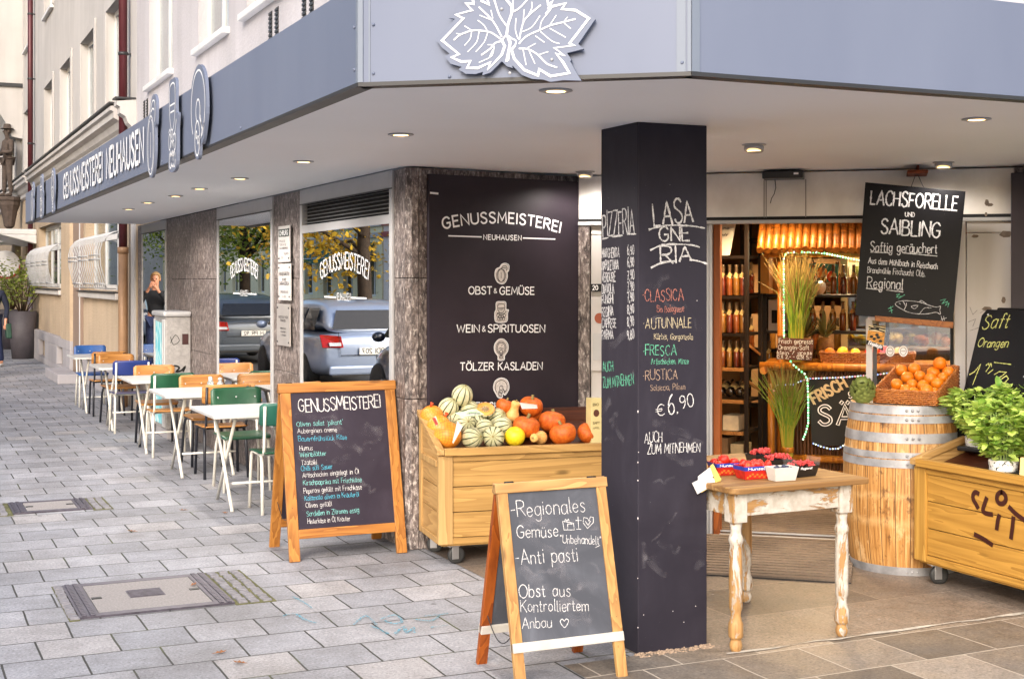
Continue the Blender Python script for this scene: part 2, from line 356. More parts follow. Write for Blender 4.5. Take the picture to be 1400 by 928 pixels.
def dpx(mb, pl, lines, w, f=lambda a, b: (a, b), smooth=False, rough=0.0, h=.002):
    """drawing traced with pixel points"""
    out = []; mb.marks.append((len(mb.v), len(mb.f)))
    for ln in lines:
        q = [pl.hit(*f(a, b)) for a, b in ln]; out.append(_smooth(q, 3) if smooth and len(q) > 2 else q)
    mb.strokes(out, pl, w, h, rough); return mb
# line-art emblems (unit square about the origin)
def ell(cx, cy, rx, ry, a0=0, a1=360, n=18): return [(cx+rx*cos(radians(a0+(a1-a0)*i/n)), cy+ry*sin(radians(a0+(a1-a0)*i/n))) for i in range(n+1)]
IC_PEPPER = [ell(-.05,-.1,.3,.36), ell(-.13,-.1,.14,.3,90,270), ell(.03,-.1,.14,.3,-90,90), _smooth([(-.05,.22),(0,.34),(.12,.42),(.3,.4),(.34,.28),(.3,.16)]), _smooth([(0,.3),(.14,.33),(.26,.3)]), [(-.05,.05),(-.05,-.25)]]
IC_GLASS = [_smooth([(-.2,.46),(-.24,.2),(-.14,.02),(0,-.04),(.14,.02),(.24,.2),(.2,.46),(-.2,.46)]), [(-.2,.25),(.2,.25)], [(-.16,.17),(.16,.17)], [(0,-.04),(0,-.2)]]+[ell(x, y, .09, .09) for x, y in ((-.22,-.16),(-.1,-.24),(.08,-.25),(.22,-.18),(0,-.36),(-.17,-.37),(.16,-.37))]+[_smooth([(-.3,-.05),(-.18,-.02),(-.06,-.12)]), _smooth([(.34,.06),(.24,-.06),(.08,-.1)])]
IC_CHEESE = [ell(0,.1,.32,.34), ell(0,.1,.25,.27), [(-.16,.06),(-.02,.1),(.14,.04)], [(.02,.2),(.08,.27)], [(-.1,-.05),(0,.02),(.1,-.06),(.06,-.26),(-.06,-.26),(-.1,-.05)], [(-.12,-.3),(.12,-.3)], ell(0,-.4,.12,.05)]
IC_RING = [ell(0,.04,.4,.38,-62,222,28), ell(0,.0,.12,.12,-40,230,14), [(.19,-.29),(.25,-.2),(.1,-.08)], _smooth([(.34,-.16),(.24,-.22),(.14,-.06)]), ell(-.04,-.28,.14,.18), ell(-.09,-.24,.03,.04,n=8), ell(.01,-.3,.03,.04,n=8)]
def icon(mb, pl, ic, c, size, w, h=.002): mb.strokes([[(c[0]+x*size, c[1]+y*size) for x, y in ln] for ln in ic], pl, w, h); return mb
# ------------------------------------------------------------------ shared materials
def m_paver(name, c1, c2, mort, w, h, off=.5, moss=True, rough=.75, shift=(0,0,0), ms=.006, speck=.75, bumps=.5, wear=((.62,.60,.58), (1.10,1.10,1.12))):
    t = NT(name); v = t.coord((1,1,1), rnd=False); mp = t.n('Mapping', i_Location=shift); t.l(v, mp.inputs['Vector']); v2 = mp.outputs[0]
    wob = t.noise(v, 3.0, 2, out='Color'); v3 = t.n('VectorMath', operation='MULTIPLY_ADD', i_0=wob, i_1=(.012,.012,0)); t.l(v2, v3.inputs[2]); v3 = v3.outputs[0]
    br = t.n('TexBrick', i_Scale=1.0, i_Mortar_Size=ms, i_Mortar_Smooth=.3, i_Bias=-.1, i_Brick_Width=w, i_Row_Height=h, i_Color1=grey(0.0), i_Color2=grey(1.0), i_Mortar=grey(.5))
    br.offset = off; t.l(v3, br.inputs['Vector'])
    f = t.math('ADD', br.outputs['Color'], 0.0)
    col = t.ramp(f, [(.0, lin(c1)), (.45, tuple((a+b)/2 for a, b in zip(lin(c1), lin(c2)))), (.8, lin(c2)), (1.0, tuple(a*b for a, b in zip(lin(c2), (1.14, 1.06, .95, 1))))])
    sp = t.noise(v, 75, 3, .75); st = t.noise(v, 1.1, 6, .62); s2 = t.noise(v, 9, 6, .7)
    col = t.mix(speck, col, t.ramp(sp, [(.32, grey(.35)), (.45, grey(.92)), (.58, grey(1.06)), (.70, grey(1.7))]), 'MULTIPLY')
    col = t.mix(.75, col, t.ramp(st, [(.35, wear[0]), (.60, wear[1])]), 'MULTIPLY')
    col = t.mix(.5, col, t.ramp(s2, [(.33, grey(.62)), (.6, grey(1.14))]), 'MULTIPLY')
    mo = t.mix(t.ramp(t.noise(v, 2.3, 3), [(.56, grey(0)), (.66, grey(.9))]), lin(mort), lin('#4f5334')) if moss else lin(mort)
    vg = t.n('TexVoronoi', i_Scale=2.6); t.l(v, vg.inputs['Vector']); col = t.mix(t.ramp(vg.outputs['Distance'], [(.035, grey(.55)), (.05, grey(0))]), col, grey(.05)); g2 = t.n('TexVoronoi', i_Scale=5.3); t.l(v, g2.inputs['Vector']); col = t.mix(t.ramp(g2.outputs['Distance'], [(.03, grey(.5)), (.045, grey(0))]), col, grey(.45))
    col = t.mix(br.outputs['Fac'], col, mo)
    t.set(Base_Color=col, Roughness=t.ramp(s2, [(.3, grey(rough-.12)), (.7, grey(rough+.1))]), Specular_IOR_Level=.35)
    hh = t.math('SUBTRACT', t.math('MULTIPLY', sp, .12), br.outputs['Fac']); t.bump(hh, bumps, .006); return t.m
def m_stucco(name, c, grain=40, bump=.5, stretch=(1,1,1), rough=.9, dirt=.12):
    t = NT(name); v = t.coord(stretch, rnd=False); a = t.noise(v, grain, 4, .6); b = t.noise(v, .8, 5); d = t.noise(t.coord((3, 3, .25), rnd=False), 1.3, 4)
    c = lin(c); col = t.ramp(b, [(.3, dark(c, 1-dirt)), (.65, dark(c, 1.05))])
    col = t.mix(.6, col, t.ramp(d, [(.35, grey(.86)), (.6, grey(1.0))]), 'MULTIPLY')
    t.set(Base_Color=col, Roughness=rough, Specular_IOR_Level=.25); t.bump(a, bump, .012); return t.m
def m_stone(name):
    """brown-grey travertine cladding with upright veins"""
    t = NT(name); v = t.coord((11, 11, 4.2), rnd=False); a = t.noise(v, 2.6, 9, .78, .6); b = t.noise(t.coord((34, 34, 14), rnd=False), 2.0, 5, .6); c = t.noise(t.coord((1.2,1.2,.7), rnd=False), 1.5, 3)
    col = t.ramp(a, [(.34, lin('#1e1a1a')), (.43, lin('#463d3c')), (.51, lin('#6c615e')), (.58, lin('#918783')), (.67, lin('#cfc8c2'))])
    col = t.mix(t.ramp(b, [(.56, grey(0)), (.66, grey(.75))]), col, lin('#d0c9c3')); col = t.mix(t.ramp(b, [(.3, grey(.8)), (.38, grey(0))]), col, lin('#2a2220'))
    col = t.mix(.6, col, t.ramp(c, [(.3, (.72,.66,.62)), (.7, (1.12,1.1,1.1))]), 'MULTIPLY')
    t.set(Base_Color=col, Roughness=.42, Specular_IOR_Level=.5); t.bump(t.math('ADD', a, t.math('MULTIPLY', b, .7)), .55, .012); return t.m
def m_glass(name, refl=.7, tint=(.85,.9,.9,1), col=(.92,.95,.97,1)):
    """coated shop glass: clear mirror image over the dark room behind"""
    t = NT(name); g = t.n('BsdfGlossy', i_Color=col, i_Roughness=0.0); tr = t.n('BsdfTransparent', i_Color=tint); mx = t.n('MixShader', i_0=refl)
    t.l(tr.outputs[0], mx.inputs[1]); t.l(g.outputs[0], mx.inputs[2]); t.l(mx.outputs[0], t.out.inputs[0]); return t.m
def m_chalk(name, col, grain=240, cut=.38, amax=1.0):
    t = NT(name); v = t.coord((1,1,1), rnd=False); f = t.noise(v, grain, 2, .6); a = t.math('MULTIPLY', t.math('MULTIPLY', t.ramp(f, [(cut-.08, grey(.12)), (cut+.12, grey(1))]), t.ramp(t.noise(v, 17, 3), [(.35, grey(.72)), (.6, grey(1))])), amax)
    t.set(Base_Color=lin(col) if isinstance(col, str) else col, Roughness=.95, Specular_IOR_Level=.1, Alpha=a); return t.m
def m_slate(name, col, smear=.35, rough=.55, sc=3.0):
    """black board with wiped chalk clouds and dust specks"""
    t = NT(name); v = t.coord((1,1,1)); a = t.noise(v, sc, 5, .6, 1.2); d = t.noise(v, 120, 2); c = lin(col)
    b = t.noise(t.coord((6, 6, 1.5)), 1.6, 4, .6, .8)
    cl = tuple(x*2.1+.012 for x in c[:3])+(1,)
    w = t.math('MULTIPLY', t.ramp(a, [(.42, grey(0)), (.72, grey(1))]), t.ramp(b, [(.35, grey(.2)), (.7, grey(1))]))
    colr = t.mix(t.math('MULTIPLY', w, smear), c, cl); colr = t.mix(t.ramp(d, [(.76, grey(0)), (.8, grey(.5))]), colr, grey(.5))
    t.set(Base_Color=colr, Roughness=rough, Specular_IOR_Level=.18); return t.m
M = {}
M['pave'] = m_paver('pavement_slabs', '#8f9095', '#9f9fa3', '#3a3936', .335, .32, shift=(.06, -.13, 0), ms=.0055)
M['pave_w'] = m_paver('entrance_slabs', '#6f675e', '#a89d90', '#b5aa9c', .40, .385, shift=(.1, .03, 0), moss=False, rough=.6, ms=.0045, speck=.7, wear=((.7,.72,.78), (1.14,1.04,.92)))
M['ent'] = m_paver('entrance_stone', '#6c635b', '#877d73', '#9a8b7c', .9, .55, shift=(.3, -.05, 0), moss=False, rough=.5, ms=.003, speck=.9, bumps=.3, wear=((.56,.56,.58), (1.12,1.03,.94)))
M['asphalt'] = plain('asphalt', grey(.06), .9, var=.25, scale=30, bump=.4)
M['kerb'] = plain('granite_kerb', '#9a9892', .8, var=.2, scale=25, bump=.3)
M['stone'] = m_stone('travertine_cladding')
M['pinkwall'] = m_stucco('pink_white_render', '#bebabd', 26, .7)
M['cream'] = m_stucco('cream_render', '#bdb9b6', 30, .25, dirt=.1)
M['beige'] = m_stucco('beige_roughcast', '#bba78f', 16, 1.0, (1,1,1.6), dirt=.14)
M['plinth'] = m_stucco('grey_plinth', '#a5a1a4', 30, .3)
M['brownpil'] = m_stucco('brown_pilaster', '#8d7a6d', 30, .2)
M['white_trim'] = plain('white_window_paint', '#d9d8d8', .45, var=.06)
M['alu'] = plain('grey_aluminium', '#b4b4b6', .4, .12, .05)
M['alu_d'] = plain('dark_aluminium', '#3b3b3d', .45, .3, .1)
M['dark'] = plain('black_void', grey(.012), .8)
M['soffit'] = plain('white_soffit_paint', '#f3f5f9', .6, var=.02, scale=1.2)
def m_fascia():
    t = NT('blue_grey_fascia_metal'); v = t.coord((1,1,.3), rnd=False); f = t.noise(v, 1.5, 4)
    t.set(Base_Color=t.ramp(f, [(.3, lin('#6a7287')), (.7, lin('#747c90'))]), Metallic=.0, Roughness=.5, Specular_IOR_Level=.35); return t.m
M['fascia'] = m_fascia()
M['sign_white'] = plain('white_sign_letter', '#f4f4f6', .5, var=.02)
M['pipe_r'] = plain('oxblood_downpipe_paint', '#4f2026', .4, .2, .15)
M['pipe_b'] = plain('brown_downpipe_paint', '#9c7a5c', .5, .1, .15)
M['glass'] = m_glass('shop_window_glass', .85, col=(1,1,1,1))
M['glass_up'] = m_glass('house_window_glass', .55)
M['glass_door'] = m_glass('door_glass', .12, (.93,.95,.95,1))
M['curtain'] = plain('pale_curtain', '#a3adb5', .9, var=.1)
M['iron'] = plain('black_iron', grey(.02), .5, .6)
M['steel'] = None
def m_steel():
    t = NT('brushed_steel_cladding'); v = t.coord((.6, .6, 60), rnd=False); f = t.noise(v, 3, 3); g = t.noise(t.coord((3,3,2), rnd=False), 1.2, 5)
    t.set(Base_Color=t.ramp(g, [(.3, lin('#d2ccc5')), (.7, lin('#f0ede9'))]), Metallic=.1, Roughness=t.ramp(f, [(.3, grey(.28)), (.7, grey(.42))])); return t.m
M['steel'] = m_steel()
M['grimy'] = m_stucco('grimy_white_panel', '#d9d4d0', 60, .05, (1,1,.6), rough=.6, dirt=.2)
M['rust'] = plain('rust_bracket', '#6b3218', .8, .3, .3)

# ------------------------------------------------------------------ ground
def sheet(name, mat, pts, z): return struct(MB().poly([(x, y, z) for x, y in pts]).build(name, mat))
sheet('ground', M['asphalt'], [(-600,-600),(600,-600),(600,600),(-600,600)], -.14)
sheet('road', M['asphalt'], [(-9,-60),(-.30,-60),(-.30,200),(-9,200)], -.125)
kb = MB()
y = -40.0
while y < 90: kb.box(-.30, -.16, y, y+.99, -.13, -.004); y += 1.0
struct(kb.build('kerb', M['kerb'], bevel=.012))
struct(MB().box(-.16, 30, -40, 160, -.13, 0).build('pavement', M['pave']))
struct(MB().box(-20, -9, -60, 200, -.13, 0).build('far_pavement', M['pave']))
sheet('entrance_paving', M['pave_w'], [(2.62,2.2),(14,2.2),(14,5.02),(3.36,5.02),(3.36,5.17),(2.62,5.17)], .004)
sheet('entrance_floor', M['ent'], [(2.99,5.17),(3.36,5.17),(3.36,5.02),(14,5.02),(14,12),(2.99,12)], .004)
jt = MB(); jr = random.Random(3)
xs = [2.99+.12*i for i in range(60)]
up = [(x, 5.026+jr.uniform(-.012,.014), .008) for x in xs]; dn = [(x, 5.008+jr.uniform(-.012,.014), .008) for x in xs]
for i in range(3, 59): jt.add([up[i], dn[i], dn[i+1], up[i+1]], [(0,1,2,3)])
struct(jt.build('mortar_joint', plain('white_mortar', '#b9b2a6', .9, var=.3, scale=20)))
# chalk scribble on the slabs
sc = MB(); gp = Plane((0,0,.007), (1,0,0), (0,1,0))
dpx(sc, gp, [[(400,815),(414,822),(427,831)],[(386,842),(402,838),(416,846),(432,851)],[(484,853),(500,841),(515,854)],[(508,855),(524,862),(530,866)],[(520,846),(540,840),(550,849),(538,852),(526,848)],[(540,866),(552,856),(556,865),(566,857),(566,864)],[(580,842),(600,840),(590,848),(566,846)],[(600,840),(612,838)],[(590,857),(612,854)]], .014, smooth=True, rough=.8, h=.001)
struct(sc.build('chalk_marking', m_chalk('blue_chalk', '#5f9fb4', 90, .5)))

# manholes
def manhole(name, label, x0, x1, y0, y1, cob, grate=None):
    t = thing(name, label, 'manhole', ((x0+x1)/2, (y0+y1)/2, 0))
    fr = MB(); w = .06
    for a in ((x0,x1,y0,y0+w),(x0,x1,y1-w,y1),(x0,x0+w*1.6,y0+w,y1-w),(x1-w*1.6,x1,y0+w,y1-w)): fr.box(*a, .001, .011)
    for k in range(22):
        q = y0+.02+(y1-y0-.04)*k/21
        for xx in (x0+.025, x0+.065, x1-.025, x1-.065): fr.cbox((xx, q, .012), (.022, .026, .008))
    fr.build('cover_frame', M['iron_d'], t)
    MB().box(x0+w*1.6+.004, x1-w*1.6-.004, y0+w+.004, y1-w-.004, .001, .010).build('cover', M['conc'], t)
    hk = MB()
    for xx in (x0+.13, x1-.13): hk.cbox((xx, (y0+y1)/2, .0115), (.05, .035, .004))
    hk.build('lifting_hole', M['iron'], t)
    if grate:
        g = MB(); gx, gy = grate
        g.box(gx-.09, gx+.09, gy-.085, gy+.085, .009, .0115); 
        for k in range(6): g.cbox((gx, gy-.07+.028*k, .013), (.17, .012, .006))
        g.build('drain_grate', M['iron_d'], t)
    cb = MB(); rr = random.Random(5)
    for (a0, a1, b0, b1) in cob:
        nx = max(1, int((a1-a0)/.055)); ny = max(1, int((b1-b0)/.05))
        for i in range(nx):
            for j in range(ny):
                cx = a0+(i+.5)*(a1-a0)/nx; cyy = b0+(j+.5)*(b1-b0)/ny
                cb.cbox((cx+rr.uniform(-.004,.004), cyy+rr.uniform(-.004,.004), .004+rr.uniform(-.001,.002)), (.046, .04, .012))
        cb.build('cobble_border', M['cobble'], t, bevel=.004); cb = MB()
    for (a0, a1, b0, b1) in cob: MB().box(a0-.01, a1+.01, b0-.01, b1+.01, .0005, .003).build('joint_moss', M['moss'], t)
    return t
M['iron_d'] = plain('worn_cast_iron', '#55505a', .5, .5, .3, 20, .3)
M['conc'] = plain('exposed_concrete', '#8f8a88', .9, var=.22, scale=90, bump=.5, bscale=120)
M['cobble'] = plain('dark_cobble', '#77757a', .7, var=.3, scale=30)
M['moss'] = plain('moss_and_soil', '#5b5a38', .95, var=.4, scale=12)
manhole('manhole_cover', 'concrete manhole cover with a small square drain grate in its middle', .84, 1.60, 6.86, 7.62, [(1.61, 1.80, 6.84, 7.64), (.80, .83, 6.84, 7.64)], (1.22, 7.26))
manhole('manhole_cover', 'plain concrete manhole cover without a grate, nearer the cafe tables', .79, 1.33, 10.12, 10.62, [(1.34, 1.46, 10.08, 10.64), (.68, .78, 10.08, 10.64)])

# ------------------------------------------------------------------ walls with openings in a plane x = const
def wall_x(mb, x0, x1, y0, y1, z0, z1, holes):
    ys = sorted({y0, y1, *[h[0] for h in holes], *[h[1] for h in holes]}); zs = sorted({z0, z1, *[h[2] for h in holes], *[h[3] for h in holes]})
    ys = [q for q in ys if y0 <= q <= y1]; zs = [q for q in zs if z0 <= q <= z1]
    for a, b in zip(ys, ys[1:]):
        for c, d in zip(zs, zs[1:]):
            if not any(h[0] <= (a+b)/2 <= h[1] and h[2] <= (c+d)/2 <= h[3] for h in holes): mb.box(x0, x1, a, b, c, d)
def house_window(parent, y0, y1, z0, z1, x, sill=True, tilt=0, curtain=True):
    """casement set back in its opening: frame (> pane), sill, curtain"""
    xw = x+.10; f = MB(); w = .07
    f.box(xw, xw+.05, y0, y1, z0, z0+w).box(xw, xw+.05, y0, y1, z1-w, z1)
    for a in (y0, (y0+y1)/2-w/2, y1-w): f.box(xw, xw+.05, a, a+w, z0+w, z1-w)
    wf = f.build('window_frame', M['white_trim'], parent)
    MB().box(xw+.02, xw+.026, y0+w, y1-w, z0+w, z1-w).build('pane', M['glass_up'], wf)
    if sill: MB().box(x-.07, x+.10, y0-.06, y1+.06, z0-.06, z0).build('window_sill', M['white_trim'], parent, bevel=.006)
    if curtain:
        c = MB(); n = 16
        for k in range(n): q = y0+(y1-y0)*(k+.5)/n; c.tube([(xw+.16, q, z0), (xw+.16, q, z1)], (y1-y0)/n*.55, 6)
        c.build('curtain', M['curtain'], parent)
XL = 2.867
# shop building: cladding, openings, upper storeys
shop = thing('shop_building', 'pinkish white corner building with brown stone cladding round its shop windows', 'building', (XL, 7.98, 0))
up = MB(); uw = [(15.29,16.79,4.0,5.7),(12.56,13.9,4.0,5.7),(10.2,11.85,4.0,5.7)]
wall_x(up, XL, XL+.3, 7.98, 17.7, 2.66, 9.5, uw+[(a, b, c+2.9, d+2.9) for a, b, c, d in uw])
up.box(XL+.3, 12, 7.98, 8.3, 2.66, 9.5).box(XL+.3, 12, 17.4, 17.7, 2.66, 9.5).box(XL, 12, 7.98, 17.7, 9.5, 9.7).build('upper_wall', M['pinkwall'], shop)
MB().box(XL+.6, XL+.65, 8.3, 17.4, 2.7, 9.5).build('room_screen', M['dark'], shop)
for a, b, c, d in uw: house_window(shop, a, b, c, d, XL); house_window(shop, a, b, c+2.9, d+2.9, XL)
for yy in (17.0, 10.9, 9.9):
    for dy in (-.14, .06): 
        v = MB().box(XL-.004, XL+.002, yy+dy, yy+dy+.09, 3.55, 3.87)
        for k in range(9): v.box(XL-.012, XL-.0045, yy+dy, yy+dy+.09, 3.56+k*.035, 3.58+k*.035)
        v.build('vent_louvre', M['alu_d'], shop)
# stone cladding slabs (joints left as real gaps)
def slabs(mb, x0, x1, y0, y1, zs=(0.0, .92, 1.66, 2.338), g=.004):
    for a, b in zip(zs, zs[1:]): mb.box(x0, x1, y0+g/2, y1-g/2, a+g, b)
st = MB(); slabs(st, XL, XL+.12, 7.84, 8.0); slabs(st, XL, XL+.12, 10.09, 10.92)
for a, b in ((12.99,14.3),(14.3,15.64)): slabs(st, XL, XL+.12, a, b)
slabs(st, XL, XL+.12, 17.26, 17.62)
for a, b in ((8.0, 10.09), (10.92, 12.99), (15.64, 17.26)): slabs(st, XL, XL+.12, a, b, (0, .44))
# rounded end of the corner and the wall behind the lettered board
WBo, WBd = Vector((2.947, 7.768, 0)), Vector((1.217, .242, 0)).normalized(); WBn = Vector((WBd.y, -WBd.x, 0))
PB = Plane(WBo, WBd, (0,0,1))
MWB = frame(2.947, 7.768, math.degrees(atan2(.242, 1.217)))
for a, b in zip((0.0, .92, 1.66), (.92, 1.66, 2.338)):
    st.extr([(XL, 7.838, a+.004), (XL, 7.80, a+.004), (2.90, 7.772, a+.004), (2.943, 7.767, a+.004), (2.97, 7.9, a+.004)], (0, 0, b-a-.004))
s2 = MB(MWB)
for a, b in zip((0.0, .92, 1.66), (.92, 1.66, 2.338)):
    s2.box(.002, .62, 0, .12, a+.004, b); s2.box(.624, 1.30, 0, .12, a+.004, b)
st.build('stone_cladding', M['stone'], shop, bevel=.002, seg=1); s2.build('stone_cladding', M['stone'], shop, bevel=.002, seg=1)
# shop windows: frame (> pane), transom or louvre
def shop_window(y0, y1, zb, louvre=False, top=2.338):
    f = MB(); w = .055; x0, x1 = XL-.015, XL+.06
    f.box(x0, x1, y0, y0+w, zb, top).box(x0, x1, y1-w, y1, zb, top).box(x0, x1, y0+w, y1-w, zb, zb+w)
    f.box(x0, x1, y0+w, y1-w, top-.11, top)
    zt = top-.11
    if louvre:
        f.box(x0, x1, y0+w, y1-w, 2.005, 2.065); zt = 2.005
    o = f.build('window_frame', M['alu'], shop, bevel=.004)
    MB().box(XL-.008, XL-.002, y0+w, y1-w, zb+w, zt).build('pane', M['glass'], o)
    g = MB(); g.box(x0-.004, x0+.001, y0-.005, y1+.005, top-.118, top-.11); g.build('frame_joint', M['alu_d'], o)
    if louvre:
        l = MB(); l.box(XL+.03, XL+.04, y0+w, y1-w, 2.065, 2.228); l.build('vent_backing', M['dark'], o)
        l = MB()
        for k in range(6): l.add([(XL+.0, y0+w, 2.078+k*.026), (XL+.0, y1-w, 2.078+k*.026), (XL+.028, y1-w, 2.09+k*.026), (XL+.028, y0+w, 2.09+k*.026)], [(0,1,2,3)])
        l.build('vent_slats', M['alu'], o)
    return o
wa = shop_window(8.0, 10.09, .44, True); wb = shop_window(10.92, 12.99, .44); wc = shop_window(15.64, 17.26, .44)
# dark rooms behind, a pale screen in the first window, counter inside the second
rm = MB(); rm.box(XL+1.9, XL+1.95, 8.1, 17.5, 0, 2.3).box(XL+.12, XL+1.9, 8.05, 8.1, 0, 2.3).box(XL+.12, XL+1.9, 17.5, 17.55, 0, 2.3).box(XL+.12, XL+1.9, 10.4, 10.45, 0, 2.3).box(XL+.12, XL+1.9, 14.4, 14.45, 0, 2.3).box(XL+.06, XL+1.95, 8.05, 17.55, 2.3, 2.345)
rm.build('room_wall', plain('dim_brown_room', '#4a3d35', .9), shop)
sc = MB()
for yy in (8.45, 9.2): sc.box(XL+.3, XL+.32, yy, yy+.28, .5, 2.0)
sc.build('roller_blind', M['curtain'], shop)
lw = Plane((XL-.0105, 0, 0), (0,-1,0), (0,0,1))
for wdw, (ua, va, ub, vb, yc) in ((wa, (441,372,505,388,0)), ):
    q = MB(); write(q, lw, 'GENUSSMEISTEREI', (-9.54,1.655), (-8.47,1.655), .11, .012, gap=2.2, arc=.075); q.strokes([[(-9.45,1.53),(-9.18,1.53)],[(-8.83,1.53),(-8.5,1.53)]], lw, .012); write(q, lw, 'NEUHAUSEN', (-9.17,1.51), (-8.84,1.51), .05, .005, gap=2.4)
    q.build('window_lettering', M['sign_white'], wdw)
q = MB(); write(q, lw, 'GENUSSMEISTEREI', (-12.4,1.66), (-11.42,1.66), .11, .012, gap=2.2, arc=.075); q.strokes([[(-12.3,1.53),(-12.05,1.53)],[(-11.75,1.53),(-11.45,1.53)]], lw, .012); write(q, lw, 'NEUHAUSEN', (-12.05,1.51), (-11.75,1.51), .05, .005, gap=2.4)
q.build('window_lettering', M['sign_white'], wb)

# entrance wall in its own frame (x along the wall, y inwards)
ME = frame(4.158, 7.98, -40); EX = ME.to_3x3() @ Vector((1,0,0)); EN = ME.to_3x3() @ Vector((0,1,0))
def PE(d): return Plane(ME @ Vector((0, d, 0)), EX, (0,0,1))
e = MB(ME); e.box(.0, 2.72, 0, .14, 2.055, 2.337).build('entrance_beam', M['steel'], shop, bevel=.003)
e = MB(ME); e.box(.0, 2.72, -.02, .05, 2.012, 2.035).build('door_track', M['alu'], shop, bevel=.002)
e = MB(ME); e.box(0, 2.72, .0, .05, 2.034, 2.056).build('track_gap', M['dark'], shop)
e = MB(ME); e.box(.0, .075, -.01, .1, .0, 2.01).build('stone_cladding', M['stone'], shop)
e = MB(ME); e.box(.08, .80, .02, .1, 0, 1.95).box(.08, .8, .015, .1, 1.953, 2.01).build('entrance_panel', M['grimy'], shop, bevel=.002)
e = MB(ME); e.box(.80, .862, .02, .12, 0, 2.01).box(.866, .885, -.01, .1, 0, 2.01).build('door_post', M['alu'], shop, bevel=.003)
e = MB(ME); e.box(.888, .93, .03, .14, 0, 2.01).build('door_post', wood('orange_door_wood', '#a9591c', '#7c3d10', 'z'), shop)
e = MB(ME); e.box(2.375, 2.44, -.012, .1, 0, 2.01).box(2.446, 2.72, .0, .1, 0, 1.94).box(2.446, 2.72, .004, .1, 1.944, 2.01).build('entrance_panel', M['grimy'], shop, bevel=.003)
e = MB(ME); e.box(2.352, 2.372, .02, .06, 0, 2.0).build('door_seal', M['dark'], shop)
e = MB(ME); e.box(.93, 2.35, .05, .055, .02, .03).box(.93, 2.375, -.01, .02, .004, .014).build('door_sill', M['alu'], shop)
e = MB(ME); e.box(2.72, 2.86, -.02, .12, 0, 2.337).build('stone_cladding', M['stone'], shop)
e = MB(ME); e.box(2.86, 6.5, .0, .12, 0, 2.337).build('right_wall', M['pinkwall'], shop)
gd = MB(ME).box(1.93, 2.352, .03, .04, .03, 2.0).build('door_leaf', M['glass_door'], shop)
for ix, su in enumerate((1217, 1235)):
    pd = PE(.028); a, b = pd.hit(su, 480)
    MB().extr([pd.at(a+.027*cos(k*pi/12), b+.034*sin(k*pi/12)) for k in range(24)], pd.n*.001).build('round_sticker', M['sign_white'], gd)
    q = MB(); pq = pd; q.strokes([ell(a, b, .018, .024), [(a-.012, b), (a+.012, b)]], pq, .003, .0022); q.build('sticker_print', plain('sticker_brown', '#7a6a50'), gd)
# paint damage on the panels
dm = MB(); pp = PE(-.0025)
for u, v, w_, h_ in ((1353,280,5,3),(1349,277,3,6),(1348,293,2,4),(1333,323,5,3),(1375,320,9,6),(1372,410,3,6),(1349,422,7,4)):
    a, b = pp.hit(u, v); k = pp.depth(u, v)/FPX
    dm.poly([pp.at(a+w_*k*cos(x), b+h_*k*sin(x)*.8) for x in (0, .9, 2.0, 3.4, 4.4, 5.3)])
dm.build('paint_damage', plain('chipped_brown', '#7d6f63', .9, var=.3, scale=40), shop)
dm = MB(); 
dpx(dm, pp, [[(1326,420),(1330,430),(1336,424)],[(1324,440),(1334,436),(1330,446)],[(1340,428),(1346,424)],[(1326,452),(1338,448)]], .003, rough=.5)
dm.build('scribble', plain('pencil_grey', '#8f8a88'), shop)

# upper storeys along the right-hand street and the flat roof of the canopy carry the corner
MB().box(XL+.3, 12, 7.7, 7.98, 2.7, 9.5).build('upper_wall', M['pinkwall'], shop)

# ------------------------------------------------------------------ canopy
M['trim'] = plain('pale_blue_grey_trim', '#747d8c', .5, .0, .04)
cano = thing('canopy', 'blue-grey metal canopy with white underside wrapped around the shop corner', 'canopy', (1.489, 4.522, 2.34))
C1, C2, C0, C3 = Vector((1.489,4.522,0)), Vector((2.411,3.822,0)), Vector((1.489,17.26,0)), Vector((10,3.822,0))
so_ = MB(); so_.extr([(1.52,17.24,2.347),(1.52,4.54,2.347),(2.42,3.85,2.347),(10,3.85,2.347),(10,7.9,2.347),(XL,7.9,2.347),(XL,17.24,2.347)][::-1], (0,0,.3))
so_.build('soffit', M['soffit'], cano)
xr = MB(); xr.extr([(XL+2,7.9,2.347),(10,7.9,2.347),(10,13,2.347),(XL+2,13,2.347)][::-1], (0,0,.3)); xr.build('deck', M['soffit'], cano)
def fascia(a, b, name='fascia_panel'):
    d = (b-a).normalized(); n = Vector((d.y, -d.x, 0)); n = -n if n.dot(-a) < 0 else n
    m = MB(); m.extr([a, b, b-n*.03, a-n*.03], (0,0,.352)); 
    m.v = [p+Vector((0,0,2.338)) for p in m.v]; o = m.build(name, M['fascia'], cano)
    e = MB(); e.extr([a+n*.004, b+n*.004, b-n*.06, a-n*.06], (0,0,.014)); e.v = [p+Vector((0,0,2.326)) for p in e.v]; e.build('edge_trim', M['alu_d'], cano)
    return n
nL = fascia(C0, C1); nC = fascia(C1, C2); nR = fascia(C2, C3)
PFL = Plane(C0, (C1-C0), (0,0,1)); PFC = Plane(C1, (C2-C1), (0,0,1)); PFR = Plane(C2, (C3-C2), (0,0,1))
def vstrip(pl, a, w, h=.004, z0=2.34, z1=2.688, mt='trim', nm='corner_trim'): MB().extr([pl.at(a, z0, 0), pl.at(a+w, z0, 0), pl.at(a+w, z0, h), pl.at(a, z0, h)], (0,0,z1-z0)).build(nm, M[mt], cano)
L1 = (C1-C0).length; LC = (C2-C1).length
vstrip(PFL, L1-.014, .014, .006); vstrip(PFC, 0, .018, .006); vstrip(PFC, .038, .006, .003); vstrip(PFC, LC-.048, .03, .003); vstrip(PFC, LC-.012, .012, .006); vstrip(PFR, 0, .03, .006)
